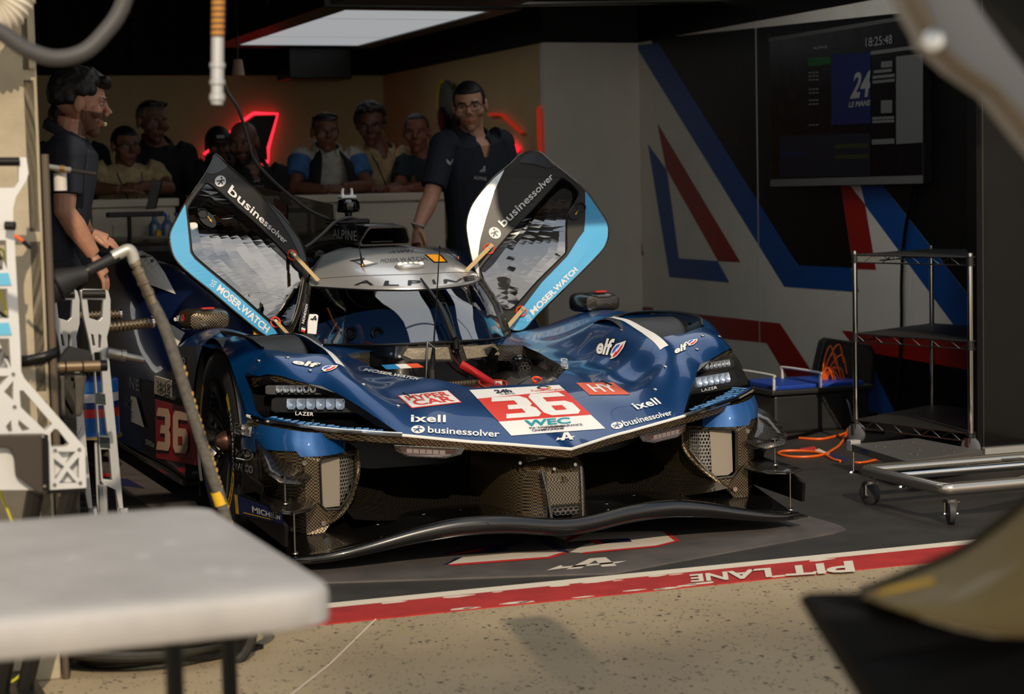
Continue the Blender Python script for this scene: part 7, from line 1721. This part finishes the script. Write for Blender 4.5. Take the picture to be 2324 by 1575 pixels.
    if hs_ == 'short': cap_of(1.05, .072, .012, -.045).build('hair', hm, root, solid=.012*sc, smooth=60)
    elif hs_ == 'crop': cap_of(1.025, .078, .025, -.04).build('hair', hm, root, solid=.006*sc, smooth=60)
    elif hs_ == 'thick':
        mb = MB(); rnd = random.Random(3)
        for k in range(240):
            a = 2*math.pi*k*.618; t_ = math.acos(1-1.62*(k+.5)/240); fr = math.sin(a)
            if t_ > (.98 if fr > .5 else 1.42 if fr > -.2 else 1.95): continue
            mb.ball(g(math.sin(t_)*math.cos(a)*.078, -.012+math.sin(t_)*math.sin(a)*.099, .038+math.cos(t_)*.090), rnd.uniform(.021, .028)*sc, 8, 6)
        for k in range(11): mb.ball(g(-.056+.0112*k, .080+rnd.uniform(-.006, .008), .094+rnd.uniform(-.010, .010)), rnd.uniform(.017, .024)*sc, 8, 6)
        link(remeshed(mb, .006, 1), 'hair', [hm], root)
    elif hs_ == 'curly':
        mb = MB(); rnd = random.Random(6)
        for k in range(150):
            a = rnd.uniform(0, 2*math.pi); t_ = math.acos(rnd.uniform(-.25, 1))
            if math.sin(a) > .35 and t_ > 1.0: continue
            mb.ball(g(math.sin(t_)*math.cos(a)*.082, -.014+math.sin(t_)*math.sin(a)*.100, .038+math.cos(t_)*.094), rnd.uniform(.014, .024)*sc, 7, 5)
        link(remeshed(mb, .007, 1), 'hair', [hm], root)
    elif hs_ == 'receding': cap_of(1.03, .098, .03, -.04).build('hair', hm, root, solid=.008*sc, smooth=60)
    elif hs_ == 'cap':
        cp = cap_of(1.13, .045, .038, .02).build('cap', hm, root, solid=.01*sc, smooth=60)
        rows = [[g(.075*math.sin(q), .060+.040*math.cos(q)*k, .046-.012*k) for q in np.linspace(-1.2, 1.2, 11)] for k in (0, .5, 1.0, 1.6)]
        MB().grid(rows).build('visor', hm, cp, solid=.004, smooth=60)
        cz = g(0, .104, .075); MB().box(cz, (.05, .004, .02)).build('cap_badge', LG, cp, smooth=0)
    if glasses:
        gm = mat('glasses_frame', (40, 32, 28), .3); gl = MB()
        for e in (-1, 1):
            L_ = [g(e*.033+.026*math.copysign(abs(math.cos(q))**.6, math.cos(q)), .097, .010+.019*math.copysign(abs(math.sin(q))**.6, math.sin(q))) for q in (2*math.pi*k/24 for k in range(24))]
            gl.tube(L_, .0016*sc, 6, closed=True); gl.tube([g(e*.059, .094, .016), g(e*.080, .05, .018), g(e*.083, -.01, .014)], .002*sc, 6)
        gl.tube([g(-.008, .099, .014), g(0, .103, .017), g(.008, .099, .014)], .0018*sc, 6); gl.build('glasses', gm, root)
    # shirt
    s_ = MB(); pad = .014*sc
    s_.tube([pel-V((0, 0, .10*sc)), pel+V((0, 0, .04*sc)), wa, ch, nb-V((0, 0, .045*sc)), nb+V((0, 0, .004))], [trr[0]+.02*sc, trr[1]+.016*sc, trr[2]+.02*sc, trr[3]+pad, trr[4]+pad, trr[5]+.012*sc], 22, up=sd_, flat=.68)
    for k in ('R', 'L'):
        s0, e_ = J['sh'+k], J['el'+k]; q = s0.lerp(e_, sleeve)
        s_.ball(s0, .073*sc, 14, 10); s_.tube([s0.lerp(nb, .3), s0, s0.lerp(q, .5), q], [.075*sc, .072*sc, .066*sc, .064*sc], 16)
    sm_ = remeshed(s_, .010 if vox > .006 else .0055, 4)
    if vneck:
        bm = bmesh.new(); bm.from_mesh(sm_); kill = []
        for f_ in bm.faces:
            c = f_.calc_center_median()-nb; xx = abs(c.dot(sd_)); zz = c.z; fw = c.dot(TF)
            if fw > .01 and zz > -vneck and xx < .012+.34*(zz+vneck): kill.append(f_)
        bmesh.ops.delete(bm, geom=kill, context='FACES'); bm.to_mesh(sm_); bm.free()
    shm = CLOTHN('%d_%d_%d' % shirt, shirt); mats = [shm]
    so = link(sm_, 'shirt', mats, root)
    if sleevecol:
        sm2 = CLOTHN('%d_%d_%d' % sleevecol, sleevecol)
        for k in ('R', 'L'):
            s0, e_ = J['sh'+k], J['el'+k]; q = s0.lerp(e_, sleeve); MB().tube([s0.lerp(q, .12), s0.lerp(q, .5), q], [.080*sc, .074*sc, .070*sc], 16).build('sleeve', sm2, root)
    if collar:
        cm = shm; mb = MB(); A = np.linspace(.42, 2*math.pi-.42, 21)
        mb.grid([[nb+TF*(math.cos(q)*r*1.0)+sd_*(math.sin(q)*r)+V((0, 0, z_-.035*math.cos(q)*(1 if r < .08 else 1.5))) for q in A] for r, z_ in ((.078*sc, -.005), (.076*sc, .034), (.090*sc, .024), (.098*sc, -.006))])
        mb.build('collar', cm, root, solid=.004, smooth=60)
    # trousers and shoes
    if feet:
        t = MB(); hipw = .095*sc
        for e in (-1, 1):
            h_ = pel+sd_*e*hipw-V((0, 0, .05)); kx = V((h_.x, h_.y, h_.z*.53))+TF*.02; an = V((h_.x, h_.y, .09))
            t.tube([h_+V((0, 0, .06)), h_.lerp(kx, .5), kx, an], [.098*sc, .088*sc, .066*sc, .055*sc], 16)
            sh_ = MB(); sh_.tube([an+V((0, 0, -.02))-TF*.05, an+V((0, 0, -.05)), an+TF*.09-V((0, 0, .058)), an+TF*.17-V((0, 0, .062))], [.03, .040, .038, .026], 12, up=sd_)
            sh_.build('shoe', BLACK, root, smooth=60)
        t.ball(pel-V((0, 0, .03)), (.165*sc, .115*sc, .11*sc), 16, 10)
        link(remeshed(t, .014, 2), 'trousers', [CLOTHN('%d_%d_%d' % trousers, trousers)], root)
    if extra: extra(root, g, nb, sd_, TF, pel, wa, ch, hw)
    return root
def Pz(px, py, Y): return atY(px, py, Y)
NAVYS = (20, 26, 40)
# mechanic on the left, side-on
Y = 1.95
def toothpick(root, g, nb, sd_, TF, *a):
    MB().ball(g(.0, .098, -.060), .010, 8, 6).build('mouth_piece', mat('mouth_pale', (220, 206, 160), .4), root, smooth=60)
    MB().ball(nb+V((-.10, -.05, -.66)), (.05, .04, .13), 12, 8).build('red_cloth', mat('cloth_red', (170, 36, 52), .8), root)
c = Pz(183, 238, Y)
person('person in navy polo standing in profile at the left, hands reaching down to car', c, (1, -.12, -.16),
       dict(shR=Pz(150, 350, Y-.17), shL=Pz(165, 345, Y+.19), pel=Pz(118, 590, Y), elR=Pz(147, 478, Y-.20), wrR=Pz(212, 578, Y-.18), elL=Pz(160, 460, Y+.20), wrL=Pz(196, 524, Y+.16), hdR=V((.42, 0, -.9)), hnR=V((.8, -.4, .4)), hdL=V((.85, -.1, -.4)), hnL=V((.3, -.3, .9))),
       NAVYS, skin=(184, 134, 108), hair=('thick', (20, 15, 12)), vox=.0042, sc=1.06, beard=((70, 42, 26), .8), sleeve=.72, vneck=.06, curl=.35, extra=toothpick)
# mechanic with glasses on the right of the car
Y = 3.95
def marks(root, g, nb, sd_, TF, pel, wa, ch, hw):
    o = bvh_of(*[c for c in root.children if c.name.split('.')[0] == 'shirt'])
    amark(Sticker([(1086, 391), (1101, 391), (1103, 376), (1088, 377)], o), LG).build('chest_emblem', root, eps=.004)
    Sticker([(1074, 406), (1103, 410), (1103, 402), (1074, 398)], o).text('ALPINE', LG, bold=.02).build('chest_lettering', root, eps=.004)
    Sticker([(1012, 376), (1028, 376), (1028, 360), (1012, 360)], o).poly([(0, 1), (.05, .5), (.35, .1), (.6, .1), (.55, .5)], LG).poly([(.62, .12), (1, .95), (.88, .98), (.60, .5)], LG).build('chest_emblem', root, eps=.004)
    w = (Pz(945, 522, Y-.25)); MB().ring(w+V((.01, 0, .025)), V((.3, 0, 1)), .036, .005).build('wrist_band', mat('band_pale', (170, 168, 160), .5), root)
c = Pz(1066, 242, Y-.05)
person('person in navy polo and glasses standing behind the right car door', c, (-.42, -1, -.20),
       dict(shR=Pz(1006, 332, Y-.05), shL=Pz(1136, 326, Y+.06), pel=Pz(1090, 580, Y+.1), elR=Pz(978, 448, Y-.12), wrR=Pz(948, 516, Y-.25), elL=Pz(1168, 440, Y+.05), wrL=Pz(1140, 530, Y-.25), hdR=V((-.15, -.25, -.9)), hnR=V((-.9, -.3, .2))),
       NAVYS, skin=(188, 138, 112), hair=('short', (16, 12, 11)), vox=.0046, sc=1.10, beard=((80, 50, 34), .3), sleeve=.80, vneck=.13, glasses=True, extra=marks, up=V((-.08, 0, 1)))
# people behind the counters, skin colours darkened for the dim light there
def lanyard(col=(30, 40, 90)):
    def f(root, g, nb, sd_, TF, pel, wa, ch, hw):
        m = CLOTHN('%d_%d_%d' % col, col); mb = MB()
        for e in (-1, 1): mb.tube([nb+sd_*e*.085+V((0, 0, .0)), nb+sd_*e*.07+TF*.15-V((0, 0, .10)), nb+TF*.165-V((0, 0, .28))], .007, 6, flat=.4)
        mb.build('lanyard', m, root); MB().box(nb+TF*.17-V((0, 0, .33)), (.06, .006, .09)).build('pass_card', mat('card_pale', (170, 164, 150), .5), root, smooth=0)
    return f
def shades(root, g, nb, sd_, TF, *a):
    MB().tube([g(-.075, .0, .085), g(-.05, .072, .105), g(0, .088, .112), g(.05, .072, .105), g(.075, .0, .085)], .010, 8, flat=.6).build('sunglasses', BLACK, root)
def both(*fs):
    def f(*a):
        for q in fs: q(*a)
    return f
def cman(label, head, hf, shL_, shR_, elbows, wrists, Y, **kw):
    """hd: picture points; shR_ is the figure's right shoulder (left in the picture)"""
    J = dict(shR=Pz(shR_[0], shR_[1], Y), shL=Pz(shL_[0], shL_[1], Y), elR=Pz(*elbows[0], Y-.13), elL=Pz(*elbows[1], Y-.13), wrR=Pz(*wrists[0], Y-.30), wrL=Pz(*wrists[1], Y-.26))
    mid = (J['shR']+J['shL'])/2; J['pel'] = V((mid.x, Y+.12, mid.z-.50)); J['hdR'] = V((1, -.05, -.02)); J['hdL'] = V((-1, -.05, -.02)); J['hnR'] = V((0, -.3, 1)); J['hnL'] = V((0, -.3, 1))
    return person(label, Pz(head[0], head[1], Y-.06), hf, J, vox=.007, **kw)
YL = 6.32; YR = 5.98
cman('person in cream T-shirt with folded arms behind the left counter', (285, 333), (.25, -1, -.1), (352, 392), (222, 394), ((203, 428), (384, 427)), ((272, 430), (318, 421)), YL, shirt=(196, 176, 132), skin=(126, 84, 66), hair=('short', (14, 12, 11)), sc=1.04, glasses=True, collar=False, extra=lanyard())
cman('tall person in navy jacket with sunglasses on the head, standing second row left', (345, 278), (.35, -1, -.1), (420, 352), (292, 356), ((275, 450), (452, 450)), ((300, 540), (430, 540)), YL+.42, shirt=(24, 28, 36), skin=(120, 78, 60), hair=('crop', (96, 84, 74)), sc=1.18, extra=shades, sleeve=.85)
cman('person in dark top standing behind the mechanic at the left', (146, 276), (.3, -1, 0), (222, 352), (92, 352), ((95, 440), (246, 440)), ((110, 530), (235, 530)), YL+.3, shirt=(22, 22, 26), skin=(116, 74, 58), hair=('short', (24, 18, 14)), sc=1.12)
cman('person in black baseball cap standing behind the bald bearded person', (496, 332), (-.1, -1, -.15), (545, 388), (452, 388), ((445, 470), (552, 470)), ((455, 560), (540, 560)), YL+.35, shirt=(16, 16, 18), skin=(104, 68, 54), hair=('cap', (14, 14, 16)), sc=1.0)
def chestA(root, g, nb, sd_, TF, pel, wa, ch, hw):
    o = bvh_of(*[c for c in root.children if c.name.split('.')[0] == 'shirt'])
    amark(Sticker([(573, 413), (590, 412), (591, 402), (575, 404)], o), LG).build('chest_emblem', root, eps=.004)
    Sticker([(573, 424), (598, 424), (598, 420), (573, 420)], o).text('ALPINE', LG).build('chest_lettering', root, eps=.004)
cman('bald bearded person in black polo looking down behind the left door', (553, 325), (-.55, -1, -.28), (632, 400), (512, 402), ((500, 475), (655, 470)), ((540, 560), (620, 560)), YR-.02, shirt=(18, 19, 22), skin=(124, 82, 66), hair=('none', (30, 20, 16)), sc=1.10, beard=((26, 18, 14), .9), vneck=.08, extra=chestA)
def vest(root, g, nb, sd_, TF, pel, wa, ch, hw):
    m = CLOTHN('16_17_22', (16, 17, 22)); 
    for e in (-1, 1):
        rows = []
        for z_, x0_, x1_, fo in ((.03, .055, .10, .02), (-.05, .075, .17, .135), (-.16, .09, .19, .165), (-.30, .11, .19, .165), (-.44, .12, .18, .15)):
            rows.append([nb+sd_*e*(x0_+(x1_-x0_)*k/4)+TF*(fo-.09*(k/4)**2)+V((0, 0, z_-.012*k)) for k in range(5)])
        MB().grid(rows).build('vest_front', m, root, solid=.012, smooth=60)
cman('person in dark vest over white shirt with blue sleeves, arms folded on counter', (738, 301), (-.05, -1, -.08), (803, 362), (683, 362), ((668, 428), (836, 424)), ((742, 431), (776, 426)), YR, shirt=(186, 182, 170), skin=(122, 76, 58), hair=('crop', (60, 48, 40)), sc=1.04, extra=both(shades, vest), sleevecol=(66, 110, 170))
cman('curly-haired person in cream polo and glasses leaning at the long counter', (841, 285), (-.35, -1, -.25), (918, 360), (808, 358), ((800, 430), (932, 425)), ((852, 432), (880, 428)), YR+.12, shirt=(184, 160, 118), skin=(110, 70, 55), hair=('curly', (22, 17, 14)), sc=1.08, glasses=True, extra=lanyard((24, 24, 26)), vneck=.07)
cman('person with receding hair in dark teal T-shirt at the right end of the long counter', (946, 303), (-.45, -1, -.1), (1000, 372), (916, 376), ((905, 430), (1003, 422)), ((880, 432), (930, 428)), YR+.05, shirt=(30, 44, 48), skin=(140, 84, 64), hair=('receding', (40, 32, 28)), sc=1.04, collar=False)
